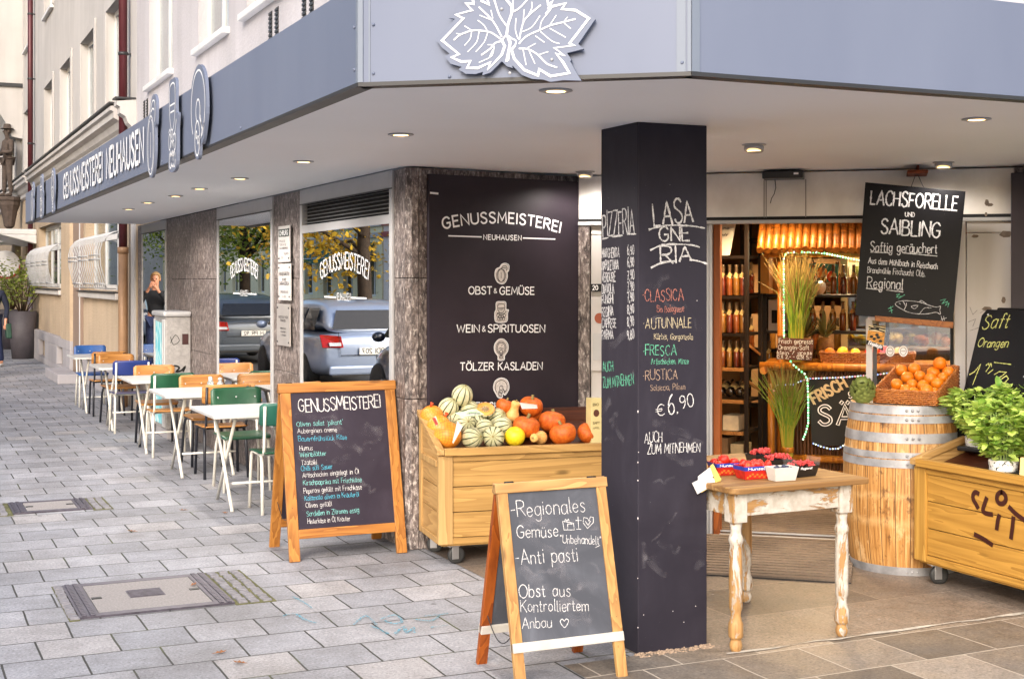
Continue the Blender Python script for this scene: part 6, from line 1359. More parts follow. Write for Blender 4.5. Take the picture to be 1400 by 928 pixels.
def redfruit(kind, label, x, y, z, r, tl):
    if kind not in FR:
        t = thing(kind, label, kind)
        if kind == 'tomato': MB().lathe([(max(a,1e-4), b) for a, b in _smooth([(1e-4,-.82),(.5,-.78),(.92,-.35),(1,.05),(.85,.55),(.45,.78),(.15,.74),(1e-4,.70)], 3)], 24).build('skin', F_['red'], t, local=True)
        else: MB().lathe([(max(a,1e-4), b) for a, b in _smooth([(1e-4,-1.15),(.3,-1.0),(.72,-.35),(.95,.25),(.75,.65),(.3,.75),(1e-4,.72)], 3)], 20).build('skin', F_['red'], t, local=True)
        m = MB()
        for k in range(6): a = k*pi/3; m.add([(0,0,.76),(.35*cos(a-.25),.35*sin(a-.25),.80),(.75*cos(a),.75*sin(a),.66),(.35*cos(a+.25),.35*sin(a+.25),.80)], [(0,1,2,3)])
        m.tube([(0,0,.72),(.05,0,.95)], .06, 5); m.build('calyx', F_['artich'], t, local=True); FR[kind] = t; o = t
    else: o = dup(FR[kind])
    o['label'] = label; o['category'] = kind; o['group'] = {'tomato':'tomatoes in the printed punnet','strawberry':'strawberries in the printed punnet'}[kind]; o.location = (x, y, z); o.rotation_euler = tl; o.scale = (r, r, r)
for i, (dx, dy, dz, r) in enumerate(((-.05,-.02,.05,.021),(-.012,.0,.066,.029),(.04,-.01,.056,.022),(.02,.035,.06,.022),(-.045,.03,.055,.02))): redfruit('tomato', ['small tomato at the pillar end of the tomato punnet','largest tomato, on top of the tomato punnet','tomato at the strawberry end of the tomato punnet','tomato at the back of the tomato punnet','rear tomato at the pillar end of the tomato punnet'][i], q1.x+dx, q1.y+dy, .741+dz, r, (seed.uniform(-.6,.6), seed.uniform(-.6,.6), seed.uniform(0,6)))
for i in range(9):
    dx, dy = (-.058+.029*(i % 5), -.026) if i < 5 else (-.045+.03*(i-5), .024); redfruit('strawberry', f'{ORD[i if i < 5 else i-5]} strawberry from the pillar end in the {"front" if i < 5 else "rear"} row of the strawberry punnet', q2.x+dx, q2.y+dy, .741+.06+seed.uniform(-.003,.008), .0195, (seed.uniform(.8,2.2), seed.uniform(-.8,.8), seed.uniform(0,6)))

# ------------------------------------------------------------------ herb pots
def m_leaf(name, c1, c2, rough=.45):
    t = NT(name); oi = t.n('ObjectInfo'); g = t.n('NewGeometry'); a = t.noise(t.coord((1,1,1)), 16, 3); rv = t.math('ADD', t.math('MULTIPLY', a, .7), t.math('MULTIPLY', g.outputs['Random Per Island'], .5))
    t.set(Base_Color=t.ramp(rv, [(.25, lin(c1)), (.75, lin(c2))]), Roughness=rough, Transmission_Weight=0.0); 
    tl = t.n('BsdfTranslucent'); t.l(t.ramp(rv, [(.25, lin(c1)), (.75, lin(c2))]), tl.inputs[0]); mx = t.n('MixShader', i_0=.3); t.l(t.b.outputs[0], mx.inputs[1]); t.l(tl.outputs[0], mx.inputs[2]); t.l(mx.outputs[0], t.out.inputs[0]); return t.m
M['basil'] = m_leaf('basil_leaf', '#5f942a', '#d4e67c'); M['bstem'] = plain('pale_green_stem', '#9db56a', .6); M['wrap'] = None
def m_wrap():
    t = NT('printed_paper_wrap'); v = t.coord((1,1,1)); a = t.noise(v, 38, 3, .6, 1.0); t.set(Base_Color=t.ramp(a, [(.42, lin('#2b2b2b')), (.46, lin('#e3e0da'))]), Roughness=.6); return t.m
M['wrap'] = m_wrap()
def leaf(mb, c, d, up, L_, w):
    s = d.cross(up).normalized(); u2 = s.cross(d).normalized(); mb.add([c, c+d*L_*.35+s*w*.5+u2*w*.16, c+d*L_*.75+s*w*.36+u2*w*.1, c+d*L_, c+d*L_*.75-s*w*.36+u2*w*.1, c+d*L_*.35-s*w*.5+u2*w*.16, c+d*L_*.45-u2*w*.04], [(0,1,6),(1,2,6),(2,3,6),(3,4,6),(4,5,6),(5,0,6)], True)
def basil(label, x, y, z, sc, n=330, yaw=0, lean=(0,0)):
    t = thing('basil_pot', label, 'herb pot', (x, y, z), yaw, 'basil pots in the golden crate'); rg = random.Random(int(x*1000)); 
    MB().box(-.085,.085,-.085,.085,0,.026).build('tray', M['tray_k'], t, bevel=.006, local=True)
    MB().lathe([(.062,.014),(.068,.03),(.074,.075),(.072,.082)], 18, rib=lambda a, z: 1+.05*sin(9*a+40*z)).build('paper_wrap', M['wrap'], t, local=True)
    m = MB(); st = MB(); H_ = .255*sc
    for k in range(n):
        f = rg.random()**.8; hz = .09+f*H_; rad = (.055+.135*sc*min(1, f*1.5))*sqrt(.25+.75*rg.random()); a = rg.uniform(0, 6.28)
        if f > .85: rad *= .75
        c = Vector((rad*cos(a)+lean[0]*f, rad*sin(a)+lean[1]*f, hz)); d = Vector((cos(a)+rg.gauss(0,.5), sin(a)+rg.gauss(0,.5), rg.uniform(-.35,.5))).normalized()
        leaf(m, c, d, Vector((rg.gauss(0,.3), rg.gauss(0,.3), 1)), rg.uniform(.036,.062)*sc, rg.uniform(.026,.044)*sc)
    for k in range(46):
        a = rg.uniform(0, 6.28); q = .05*sqrt(rg.random()); f = rg.uniform(.4,.9); st.tube([(q*cos(a), q*sin(a), .06), (q*1.5*cos(a), q*1.5*sin(a), .10+.1*f), (q*2.2*cos(a)+lean[0]*f, q*2.2*sin(a)+lean[1]*f, .1+H_*f)], .0018, 4)
    m.build('leaves', M['basil'], t, local=True); st.build('stems', M['bstem'], t, local=True)
    return t
def bedz(x): return .60+.34*(min(max(x-5.13, 0), .45))
for lb, x, y, sc, ln in (('basil pot nearest the barrel in the golden crate', 5.455, 5.70, .95, (0,0)), ('basil pot at the front of the golden crate with bright leaves', 5.245, 5.31, 1.08, (.02,.05)), ('basil pot behind the front one, tallest in the middle of the crate', 5.50, 5.42, 1.05, (0,0)), ('basil pot at the right edge of the golden crate', 5.36, 5.06, 1.05, (0,0)), ('rear basil pot beside the right edge of the picture', 5.56, 5.12, 1.05, (0,0))):
    basil(lb, x, y, bedz(x), sc, 760, seed.uniform(-.3,.3), ln)
pc_ = thing('plant_label', 'pale wooden plant label stuck in the front basil tray', 'plant label', G(1396, 650, .66)); w = G(1396, 652, .65); pc_.location = w; WM[pc_.name] = Matrix.Translation(w)
MB().extr([(-.012,0,0),(.026,-.01,0),(.03,-.01,.03),(.018,-.006,.035),(.014,-.006,.10),(-.004,0,.10),(-.008,0,.035)], (.002,.004,0)).build('stick', plain('pale_label_wood', '#e0c48a'), pc_, local=True)
lk = thing('chive_pot', 'spiky pale green herb sprouting behind the basil at the right edge', 'herb pot', (5.62, 5.28, bedz(5.62))); m = MB(); rg = random.Random(8)
for k in range(26): a = rg.uniform(0, 6.28); s = rg.uniform(.05,.14); m.tube([(.02*cos(a), .02*sin(a), .06), (.05*cos(a), .05*sin(a), .3), ((.05+s)*cos(a), (.05+s)*sin(a), rg.uniform(.38,.46))], [.004,.0035,.001], 4)
m.build('leaves', M['basil'], lk, local=True); MB().lathe([(.045,0),(.06,.09),(.055,.09)], 16).build('pot', M['tray_k'], lk, local=True)
# ------------------------------------------------------------------ inside the shop (frame of the entrance wall: x along it, y inwards)
inr = thing('shop_interior', 'warm beige inner walls of the shop seen through the open entrance', 'room', ME @ Vector((1.5, 2, 0)), 0)
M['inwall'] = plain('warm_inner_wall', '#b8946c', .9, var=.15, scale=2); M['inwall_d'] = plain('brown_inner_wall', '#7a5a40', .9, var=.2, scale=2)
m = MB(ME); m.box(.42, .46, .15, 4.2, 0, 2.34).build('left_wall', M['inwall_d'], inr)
m = MB(ME); m.box(.42, 5, 4.2, 4.25, 0, 2.34).build('back_wall', M['inwall'], inr)
m = MB(ME); m.box(4.6, 4.65, .15, 4.2, 0, 2.34).box(2.76, 4.6, .15, .2, 0, 2.34).build('right_wall', M['inwall'], inr)
M['lamp_in'] = emit('shop_lamp_face', '#ffd9a0', 10)
for i, (s, d, e, lb) in enumerate(((1.2, .7, 34, 'warm shop lamp above the bottle rack'), (2.0, .62, 5, 'warm shop lamp above the bamboo bar'), (1.7, 2.6, 60, 'warm shop lamp in the rear of the shop'), (3.2, 1.8, 50, 'warm shop lamp above the produce cooler'))):
    w = ME @ Vector((s, d, 2.345)); t = thing('shop_lamp', lb, 'ceiling light', w, 0, 'lamps inside the shop')
    MB().lathe([(.05,0),(.05,-.05),(.042,-.05),(.042,-.01)], 20).build('lamp_shade', M['alu_d'], t, local=True); MB().lathe([(.0001,-.03),(.042,-.03)], 20).build('bulb', M['lamp_in'], t, local=True)
    l = bpy.data.lights.new('shop_lamp_light', 'SPOT'); l.energy = e*3; l.color = (1, .70, .38); l.spot_size = radians(150); l.spot_blend = .5; l.shadow_soft_size = .12
    o = bpy.data.objects.new('shop_lamp_light', l); COL.objects.link(o); o.parent = t; o.location = (0, 0, -.06)

# bottle rack
MR = ME @ Matrix.Translation((1.0, 1.15, 0)) @ Matrix.Rotation(radians(-11), 4, 'Z')     # origin at its front right foot, x to the left is negative
M['rack'] = plain('dark_brown_steel', '#241a15', .45, .4, .2)
M['shelf_w'] = wood('shelf_edge_wood', '#b58048', '#805226', 'x')
rk = thing('bottle_rack', 'dark steel shop rack stacked with spirit bottles just inside the entrance', 'rack', MR @ Vector((-.25, .2, 0)), 0)
m = MB(MR)
for x in (-.50, -.025):
    for y in (0, .36): m.box(x, x+.03, y, y+.03, 0, 2.12)
for z in (.30, 2.09): m.box(-.50, .005, 0, .03, z, z+.03).box(-.50, .005, .36, .39, z, z+.03).box(-.5, -.47, 0, .39, z, z+.03).box(-.025, .005, 0, .39, z, z+.03)
m.build('frame', M['rack'], rk, bevel=.002)
ZS = (1.83, 1.535, 1.262, 1.01, .775, .545)
for z in ZS:
    m = MB(MR); m.box(-.47, -.03, .012, .38, z-.022, z); m.build('shelf', M['rack'], rk)
    if z in (1.01, .775, .545): MB(MR).box(-.47, -.03, -.006, .011, z-.024, z+.001).build('shelf_edge', M['shelf_w'], rk)
for z in (1.19, .92): MB(MR).bar((-.01, .02, z), (-.01, .37, z-.10), .008, .02).build('brace', M['shelf_w'], rk)
def liquid(name, c, c2):
    t = NT(name); v = t.coord((1,1,1)); a = t.noise(v, 10, 2); t.set(Base_Color=t.ramp(a, [(.3, lin(c)), (.7, lin(c2))]), Roughness=.08, Coat_Weight=.6, Specular_IOR_Level=.7); return t.m
LQ = [liquid('amber_spirit', '#5a280c', '#8a4a1c'), liquid('red_spirit', '#43160a', '#6e2a14'), liquid('golden_spirit', '#6b4416', '#96672a')]
M['gneck'] = liquid('bottle_glass', '#4a3a2a', '#6e5a44'); M['gdark'] = liquid('dark_wine_bottle', '#0d0a08', '#1c1410'); M['tagp'] = plain('hang_tag_paper', '#a8905c', .8)
BP = {}
def bottle(label, Mx, x, y, z, kind, scale=1.0, grp='spirit bottles on the rack'):
    w = Mx @ Vector((x, y, z)); k = kind
    if k not in BP:
        t = thing('spirit_bottle', label, 'bottle', w)
        if kind < 3:
            MB().lathe([(.0001,.001),(.022,.001),(.024,.006),(.024,.125),(.020,.14)], 14).build('liquid', LQ[kind], t, local=True)
            MB().lathe([(.0195,.1405),(.0125,.155),(.0115,.16),(.0115,.215),(.0135,.218),(.0135,.226),(.0001,.227)], 14).build('neck', M['gneck'], t, local=True)
            MB(Matrix.Translation((-.004,-.020,.15)) @ Matrix.Rotation(.5, 4, 'Y')).box(-.014,.014,-.0015,0,-.018,.018).build('hang_tag', M['tagp'], t, local=True)
        else:
            MB().lathe([(.0001,.001),(.036,.001),(.0375,.01),(.0375,.19),(.03,.215),(.0145,.235),(.0145,.30),(.0001,.301)], 16).build('glass', M['gdark'], t, local=True)
            MB().lathe([(.0379,.06),(.0379,.15)], 16).build('label', M['tagp'], t, local=True)
        BP[k] = t; o = t
    else: o = dup(BP[k])
    o['label'] = label; o['category'] = 'bottle'; o['group'] = grp; o.location = w; o.scale = (scale,)*3; return o
rb_rng = random.Random(6)
ROWN = ('highest bottle shelf', 'second bottle shelf', 'third bottle shelf')
for r_, z in enumerate(ZS[1:4]):
    for i in range(9):
        bottle(f'{("amber", "red", "golden")[(i*2+r_) % 3]} spirit bottle, {ORD[i]} from the door frame, front row, {ROWN[r_]}', MR, -.452+.0505*i, .045+rb_rng.uniform(-.006,.006), z+.001, (i*2+r_) % 3, 1.0 if r_ < 2 else .86).rotation_euler.z = rb_rng.uniform(-.5,.2)-.4
    for i in range(8):
        bottle(f'{("red", "golden", "amber")[(i+r_) % 3]} spirit bottle, {ORD[i]} from the door frame, rear row, {ROWN[r_]}', MR, -.43+.0505*i, .16, z+.001, ((i+r_) % 3+1) % 3, 1.0 if r_ < 2 else .86)
for i in range(6):
    o = bottle(f'lying dark wine bottle with a pale label, {ORD[i]} from the door frame', MR, -.43+.07*i, .03, .823, 3, .85, 'lying wine bottles on the rack'); o.rotation_euler = (radians(-72), radians(18), radians(-51)); 
# things on top and beside
def ebox(name, label, cat, Mx, x0, x1, y0, y1, z0, z1, mat, tilt=0):
    w = Mx @ Vector(((x0+x1)/2, (y0+y1)/2, z0)); t = thing(name, label, cat, w); MB(Mx).box(x0, x1, y0, y1, z0, z1).build('body', mat, t, bevel=.003); return t
pt = thing('picture_board', 'pale board with handwriting leaning on the top shelf of the bottle rack', 'picture', MR @ Vector((-.2, .1, 1.83))); 
m = MB(MR); m.add([(-.40,.05,1.832),(-.15,.05,1.832),(-.12,.14,2.12),(-.33,.14,2.12),(-.40,.06,1.832),(-.15,.06,1.832),(-.12,.15,2.12),(-.33,.15,2.12)], [(0,1,2,3),(4,5,6,7),(0,1,5,4),(1,2,6,5),(2,3,7,6),(3,0,4,7)]); m.build('paper', M['paper'], pt)
pb_ = Plane(MR @ Vector((-.39,.0475,1.832)), (MR.to_3x3() @ Vector((1,0,0))), (MR.to_3x3() @ Vector((.1,.28,.95)))); q = MB(); 
for z_, tx in ((.20, 'Weine'), (.15, 'und mehr')): write(q, pb_, tx, (.08, z_), (.2, z_), .022, .003, jit=.5, h=.004)
q.build('writing', M['plq_ink'], pt)
ebox('wine_case', 'narrow wooden wine case standing beside the bottle rack', 'box', MR, .01, .075, .30, .42, 1.55, 1.84, plain('case_wood', '#c98f3f', .6, var=.15, scale=12))
# second rack behind the bar
rk2 = thing('wall_shelf', 'dark shelf behind the bamboo bar holding a wooden case and a white machine', 'shelf', ME @ Vector((1.3, 1.85, 0)))
m = MB(ME)
for z in (1.54, 1.262, .95): m.box(1.06, 2.0, 1.75, 2.1, z-.02, z)
for s in (1.06, 1.97): m.box(s, s+.025, 1.75, 1.775, 0, 2.12).box(s, s+.025, 2.075, 2.1, 0, 2.12)
m.build('frame', M['rack'], rk2)
wc_ = ebox('wine_case', 'wooden wine case branded with a crest behind the bamboo bar', 'box', ME, 1.10, 1.30, 1.76, 1.95, 1.541, 1.84, plain('case_wood_front', '#c4803a', .6, var=.15, scale=10))
q = MB(); pcs = PE(1.758); write(q, pcs, 'ORINO', (1.11, 1.68), (1.27, 1.68), .032, .005); q.strokes([[(1.17,1.73),(1.17,1.76)],[(1.19,1.73),(1.19,1.78)],[(1.21,1.73),(1.21,1.76)],[(1.16,1.725),(1.22,1.725)]], pcs, .006); write(q, pcs, 'AMARO', (1.15, 1.63), (1.24, 1.63), .014, .003); q.build('branding', plain('burnt_brand', '#5a2c12'), wc_)
mc = ebox('white_machine', 'white countertop machine with a black screen behind the bamboo bar', 'machine', ME, 1.10, 1.23, 1.77, 1.98, 1.263, 1.50, M['plq']); m = MB(ME); m.box(1.125, 1.205, 1.764, 1.771, 1.32, 1.42); m.build('screen', M['dark'], mc)

# more stock: cartons low in the rack, bottles on the shelves behind
for i, (x0, x1, z, h, c) in enumerate(((-.46,-.33,.301+.03,.14,'#b98a50'),(-.31,-.16,.331,.16,'#8a6a48'),(-.14,-.04,.331,.12,'#c9b48a'),(-.46,-.40,.547,.10,'#c9a060'),(-.36,-.26,.547,.13,'#6a3a1c'),(-.2,-.08,.547,.11,'#d8c8a8'))):
    ebox('stock_box', ('light brown carton at the door end of the lowest rack board', 'dull brown carton in the middle of the lowest rack board', 'pale carton at the bar end of the lowest rack board', 'small honey box on the rack shelf below the wine bottles', 'dark brown box on the rack shelf below the wine bottles', 'cream box on the rack shelf below the wine bottles')[i], 'box', MR, x0, x1, .04, .24, z, z+h, plain('stock_carton', c, .7, var=.2, scale=12))
for r_, (z, s0) in enumerate(((1.541, 1.36), (1.263, 1.28), (.951, 1.1))):
    for i in range(7): bottle(f'spirit bottle {ORD[i]} from the left on the {("upper", "middle", "lower")[r_]} board of the shelf behind the bar', ME, s0+.075*i, 1.85, z, (i+r_) % 3, 1.0, 'bottles behind the bamboo bar')
for r_, z in enumerate((1.03, 1.53)):
    for i in range(8): bottle(f'far bottle {ORD[i]} from the left on the {("lower", "upper")[r_]} board of the rear shelf', ME, .8+.19*i, 3.60, z+.001, (i*2+r_) % 3, 1.25, 'bottles on the rear shelf')
# bamboo bar
M['bam_x'] = wood('bamboo_pole', '#c47f2c', '#86480f', 'z', fine=.5, rough=.35, knots=False); M['bamd'] = wood('dark_reed_front', '#7a4a22', '#3c2010', 'z', fine=1.2, rough=.5, knots=False)
M['bamroof'] = wood('bamboo_roof_cane', '#a5631f', '#5e300b', 'y', fine=.6, rough=.35, knots=False)
bb = thing('bamboo_bar', 'bamboo juice bar with a cane roof inside the shop entrance', 'bar', ME @ Vector((1.9, 1.5, 0)))
m = MB(ME); rg = random.Random(9); s = 1.10
while s < 3.0: m.tube([(s, 1.05+rg.uniform(-.004,.004), 1.865+rg.uniform(-.006,.006)), (s+rg.uniform(-.004,.004), 1.6, 2.30)], .027, 10); s += .053
m.build('cane_roof', M['bamroof'], bb)
m = MB(ME); m.tube([(1.12,1.12,1.835),(3.0,1.12,1.835)], .024, 10).build('roof_pole', M['bam_x'], bb)
for s in (1.235, 2.75):
    m = MB(ME); m.tube([(s,1.15,0),(s,1.15,1.82)], .022, 10)
    for z in (.4,.8,1.25,1.6): m.tube([(s,1.15,z-.006),(s,1.15,z+.006)], .025, 10)
    m.build('post', M['bam_x'], bb)
for z, r_ in ((1.03,.030),(.375,.028),(.27,.018)):
    m = MB(ME); m.tube([(1.09,1.12 if z > .3 else 1.2,z),(2.9,1.12 if z > .3 else 1.2,z)], r_, 12); m.build('rail', M['bam_x'], bb)
m = MB(ME); m.tube([(1.12,1.09,1.0),(1.12,1.7,1.0)], .028, 12); m.box(1.12, 2.9, 1.13, 1.75, 1.035, 1.055); m.build('counter', M['bam_x'], bb)
m = MB(ME); s = 1.17
while s < 2.9: m.tube([(s,1.2,.06),(s,1.2,1.0)], .0135, 6, cap=False); s += .026
m.build('reed_front', M['bamd'], bb)
for s in (1.17,): m = MB(ME); m.tube([(s,1.16,0),(s,1.16,1.0)], .026, 10); m.build('post', M['bam_x'], bb)
# light ropes
def rope(label, pts, cols, d, r=.006):
    pl = PE(d); q = [pl.at(*pl.hit(u, v)) for u, v in pts]; L_ = []; 
    for a, b in zip(q, q[1:]):
        n = max(1, int((b-a).length/.018)); L_ += [a.lerp(b, i/n) for i in range(n)]
    L_.append(q[-1]); t = thing('light_rope', label, 'light rope', q[0]); MB().tube(L_, r*.72, 6).build('sleeve', M['ropes'], t)
    for ci, c in enumerate(cols):
        m = MB(); 
        for i in range(ci, len(L_), len(cols)): m.sphere(L_[i], (r*1.05, r*1.05, r*1.3), 8, 5)
        m.build('led', c, t)
M['ropes'] = plain('clear_rope_sleeve', '#9fb89a', .3); e1 = emit('green_led', '#6dff8a', 2.2); e2 = emit('white_led', '#eaffe6', 1.6); e3 = emit('pink_led', '#ff8aa0', 1.4); e4 = emit('blue_led', '#8fa8ff', 1.4)
rope('green light rope framing the bar opening below the cane roof', [(1072,490),(1071.5,420),(1071.5,354),(1074,348),(1078,345),(1100,344.5),(1120,345),(1145,350),(1175,356),(1200,359)], [e1, e2], 1.07)
rope('green light rope hanging down over the reed front', [(1081,494),(1085,499),(1092,505),(1100,511),(1104,520),(1105,550),(1105,578),(1102,590),(1098,600)], [e1, e2], 1.06)
rope('pink and white light rope strung along the top of the black juice sign', [(1058,534),(1060,528),(1064,526),(1085,525.5),(1095,521),(1104,517.5),(1150,516),(1200,512),(1225,508)], [e3, e2, e4], 1.075, .0045)
rope('pale blue light rope under the black juice sign', [(1112,606),(1122,610),(1135,613.5),(1146,613),(1156,607)], [e4, e2], 1.075, .0045)
# grass bundles
def m_grass():
    t = NT('tall_ornamental_grass'); tc = t.n('TexCoord'); sx = t.n('SeparateXYZ'); t.l(tc.outputs['Object'], sx.inputs[0]); g = t.n('NewGeometry')
    f = t.math('ADD', t.math('MULTIPLY', sx.outputs[2], 1.9), t.math('MULTIPLY', t.math('SUBTRACT', g.outputs['Random Per Island'], .5), .7))
    t.set(Base_Color=t.ramp(f, [(.1, lin('#b9a53a')), (.45, lin('#8fa32e')), (.78, lin('#5f8a26')), (.95, lin('#a09a54')), (1.0, lin('#8a7440'))]), Roughness=.5); return t.m
M['grass'] = m_grass()
def bundle(label, u, v, d, h, n, sd, fan):
    pl = PE(d); w = pl.at(*pl.hit(u, v)); t = thing('grass_bundle', label, 'grass bundle', w); rg = random.Random(sd); m = MB()
    for k in range(n):
        a = rg.uniform(0, 6.28); q = .038*sqrt(rg.random()); f = rg.gauss(0, fan); g2 = rg.gauss(0, fan*.6); H_ = h*rg.uniform(.72, 1.0); e = EX*f+EN*g2
        b = EX*(q*cos(a))+EN*(q*sin(a)); j1, j2 = EX*rg.gauss(0,.008)+EN*rg.gauss(0,.008), EX*rg.gauss(0,.02)+EN*rg.gauss(0,.02); m.tube([b, b+Vector((0,0,H_*.35))+e*.10+j1, b+Vector((0,0,H_*.7))+e*.5+j2, b+Vector((0,0,H_*(1 if rg.random() > .12 else .82)))+e*(1.05)+j2*2.5], [.0036,.0034,.0028,.0010], 4, cap=False)
    m.build('blades', M['grass'], t, local=True)
    m = MB(); m.lathe([(.043,.03),(.045,.04),(.045,.06),(.043,.07)], 18); m.build('tie', M['bam_x'], t, local=True)
bundle('upper bundle of tall green grass standing on the bamboo counter', 1089, 494, 1.08, .80, 300, 1, .07)
bundle('lower bundle of tall yellow-green grass standing against the reed front', 1077, 624, 1.05, .68, 270, 2, .07)
# chalk price sign on the counter
ps_ = PE(1.02); cs_ = thing('chalk_sign', 'small brown chalk sign offering pressed orange juice on the bamboo counter', 'sign', ps_.at(*ps_.hit(1085, 492)))
cc2 = [ps_.hit(*p) for p in ((1064,461),(1113,464),(1110,493),(1061,491))]; MB().extr([ps_.at(a, b) for a, b in cc2], ps_.n*-.01).build('slate', M['crate_in'], cs_, bevel=.002)
q = MB(); 
for tx, ua, va, ub, vb, cp in (('Frisch gepresst',1065,469,1111,470,6),('Orangen-Saft',1064,477.5,1106,478,6),('klein / gross',1063,484,1110,484.5,4.5),('0,1l 2,- | 0,5l 5,-'.replace('|','-'),1062.5,490,1109,490.5,5)): wpx(q, ps_, tx, ua, va, ub, vb, cp, .0042, jit=.5, rough=.5, h=.001)
q.build('chalk_writing', CH['white'], cs_)
# black juice sign on the front of the bar
pj = PE(1.085); js = thing('juice_sign', 'black sign for freshly pressed juices hung on the reed front of the bar', 'sign', pj.at(*pj.hit(1130, 560)))
a0, b1 = pj.hit(1106, 517); _, b0 = pj.hit(1111, 608); a1 = a0+.95
MB().extr([pj.at(a0+.02, b0), pj.at(a1, b0), pj.at(a1, b1), pj.at(a0, b1)], pj.n*.008).build('panel', M['dark'], js)
q = MB(); pj2 = pj.off(.0085); wpx(q, pj2, 'FRISCH', 1113,552,1158,528.5, 15, .014, gap=2.2); wpx(q, pj2, 'FRISCH', 1115,552.5,1159.5,529, 15, .008, gap=2.2, h=.003); q.build('bold_lettering', plain('sand_letter', '#cdb58a'), js)
q = MB(); wpx(q, pj2, 'gepresste', 1160,541,1206,540, 9, .006, gap=1.2); q.build('small_lettering', M['sign_white'], js)
q = MB(); p0, p1_ = pj2.hit(1120, 580), pj2.hit(1242, 579); write(q, pj2, 'SÄFTE', p0, p1_, .13, .026, gap=3); q.build('large_lettering', M['sign_white'], js)
q = MB(); write(q, pj2, 'SÄFTE', p0, p1_, .13, .011, gap=3, h=.0032); q.build('letter_inner', M['dark'], js)
# basket of mixed fruit, pineapples and glasses on the counter
fb = wicker('long brown fruit basket on the bamboo counter', ME @ Vector((1.53, 1.14, 1.056)), radians(-40), .62, .26, .075, .075, gap=.0125, flare=.25, rw=.006)
FBm = WM[fb.name]
for k, (x, y, z, kd, r_, lb) in enumerate([(.05,.06,.075,'orange',.036,'orange at the left end of the long counter basket'),(.14,.07,.08,'lemon',.04,'yellow lemon in the long counter basket'),(.23,.06,.075,'lemon',.034,'smaller lemon right of the first one in the counter basket'),(.33,.07,.08,'red',.036,'red fruit in the middle of the long counter basket'),(.43,.07,.085,'red',.045,'big red fruit towards the right of the counter basket'),(.53,.08,.08,'butter',.04,'pale fruit at the right end of the counter basket'),(.36,.16,.10,'butter',.045,'pale fruit behind the red ones in the counter basket')]):
    w = FBm @ Vector((x, y, z)); t = thing('fruit', lb, 'fruit', w); MB().sphere((0,0,0), (r_, r_, r_*.92), 20, 14).build('peel', F_[kd], t, local=True); MB().tube([(0,0,r_*.86),(.002,0,r_*1.02)], .003, 6).build('stem', F_['stem'], t, local=True); t.rotation_euler = T()
M['pine'] = plain('pineapple_skin', '#7a4f1c', .6, var=.4, scale=40, bump=.6); M['pineleaf'] = plain('dry_pineapple_leaf', '#5a5a30', .6, var=.4, scale=10)
def pineapple(label, u, v, d):
    pl = PE(d); w = pl.at(*pl.hit(u, v)); w.z = 1.056; t = thing('pineapple', label, 'pineapple', w)
    rib = lambda a, z: 1+.05*sin(9*a+z*120)*sin(9*a-z*120); MB().lathe([(max(a,1e-4), b) for a, b in _smooth([(1e-4,.0),(.045,.005),(.062,.06),(.06,.12),(.04,.165),(1e-4,.17)], 4)], 36, rib=rib).build('skin', M['pine'], t, local=True)
    m = MB(); rg = random.Random(int(u))
    for k in range(34):
        a = rg.uniform(0, 6.28); f = k/34; o = Vector((cos(a), sin(a), 0)); h = .17+.12*f; b = Vector((0,0,.16+.05*f)); e = b+o*(.10*(1-f)+.02)+Vector((0,0,.05+.12*f)); leaf(m, b+o*.008, (e-b).normalized(), Vector((-o.x,-o.y,.6)), (e-b).length*1.1, .02)
    m.build('leaf_tuft', M['pineleaf'], t, local=True)
pineapple('pineapple left of the pair on the bamboo counter', 1101, 480, 1.45); pineapple('pineapple right of the pair, behind the fruit basket', 1128, 480, 1.5)
gj = PE(1.9); w = gj.at(*gj.hit(1105, 441)); 
jr_ = thing('storage_jar', 'glass jar with red contents on the shelf behind the grass', 'jar', w); MB().lathe([(.04,0),(.045,.01),(.045,.09),(.04,.10)], 18).build('jar', liquid('red_jar', '#7a1a14', '#a83a2a'), jr_, local=True); MB().lathe([(.046,.101),(.046,.12),(.0001,.121)], 18).build('lid', M['dark'], jr_, local=True)
fx = PE(1.5); w = fx.at(*fx.hit(1119, 393)); fn = thing('metal_funnel', 'dull metal funnel-shaped lamp hanging in the bar opening', 'lamp', w); MB(Matrix.Rotation(radians(-60), 4, 'Z') @ Matrix.Rotation(radians(78), 4, 'X')).lathe([(.055,.0),(.053,.004),(.03,.05),(.02,.09),(.02,.12),(.0001,.121)], 24).build('shade', M['alu'], fn, local=True); fn.rotation_euler.z = radians(15)
m = MB(); m.tube([(0,0,.03),(0,.05,.2),(0,.1,.42)], .004, 6); m.build('cable', M['iron'], fn, local=True)
# pumpkin poster
px_ = PE(2.2); po = thing('poster', 'poster of cut pumpkins on a turquoise ground on the rear wall', 'poster', px_.at(*px_.hit(1130, 380))); 
def PX(pts, h, mat, nm): m = MB(); m.poly([px_.at(*px_.hit(u, v), h) for u, v in pts]); m.build(nm, mat, po)
MB().extr([px_.at(*px_.hit(u, v)) for u, v in ((1106,360),(1146,361),(1146,401),(1106,401))], px_.n*-.01).build('sheet', plain('poster_turquoise', '#1f7f8a', .5, var=.3, scale=6), po)
for cx, cy_, rx, ry, c in ((1124,373,7,8,'#c98a3c'),(1137,378,6.5,7.5,'#d9481e'),(1113,380,6,6,'#c2561c')): PX([(cx+rx*cos(k*pi/8), cy_+ry*sin(k*pi/8)) for k in range(16)], .003, plain('poster_fruit', c, .5, var=.15), 'pumpkin_print')
PX([(1137+3.4*cos(k*pi/6), 378+4.2*sin(k*pi/6)) for k in range(12)], .0045, plain('poster_core', '#f07a3a'), 'pumpkin_print')
PX([(1128,386),(1144,385),(1144,399),(1128,400)], .0055, M['paper'], 'text_panel')
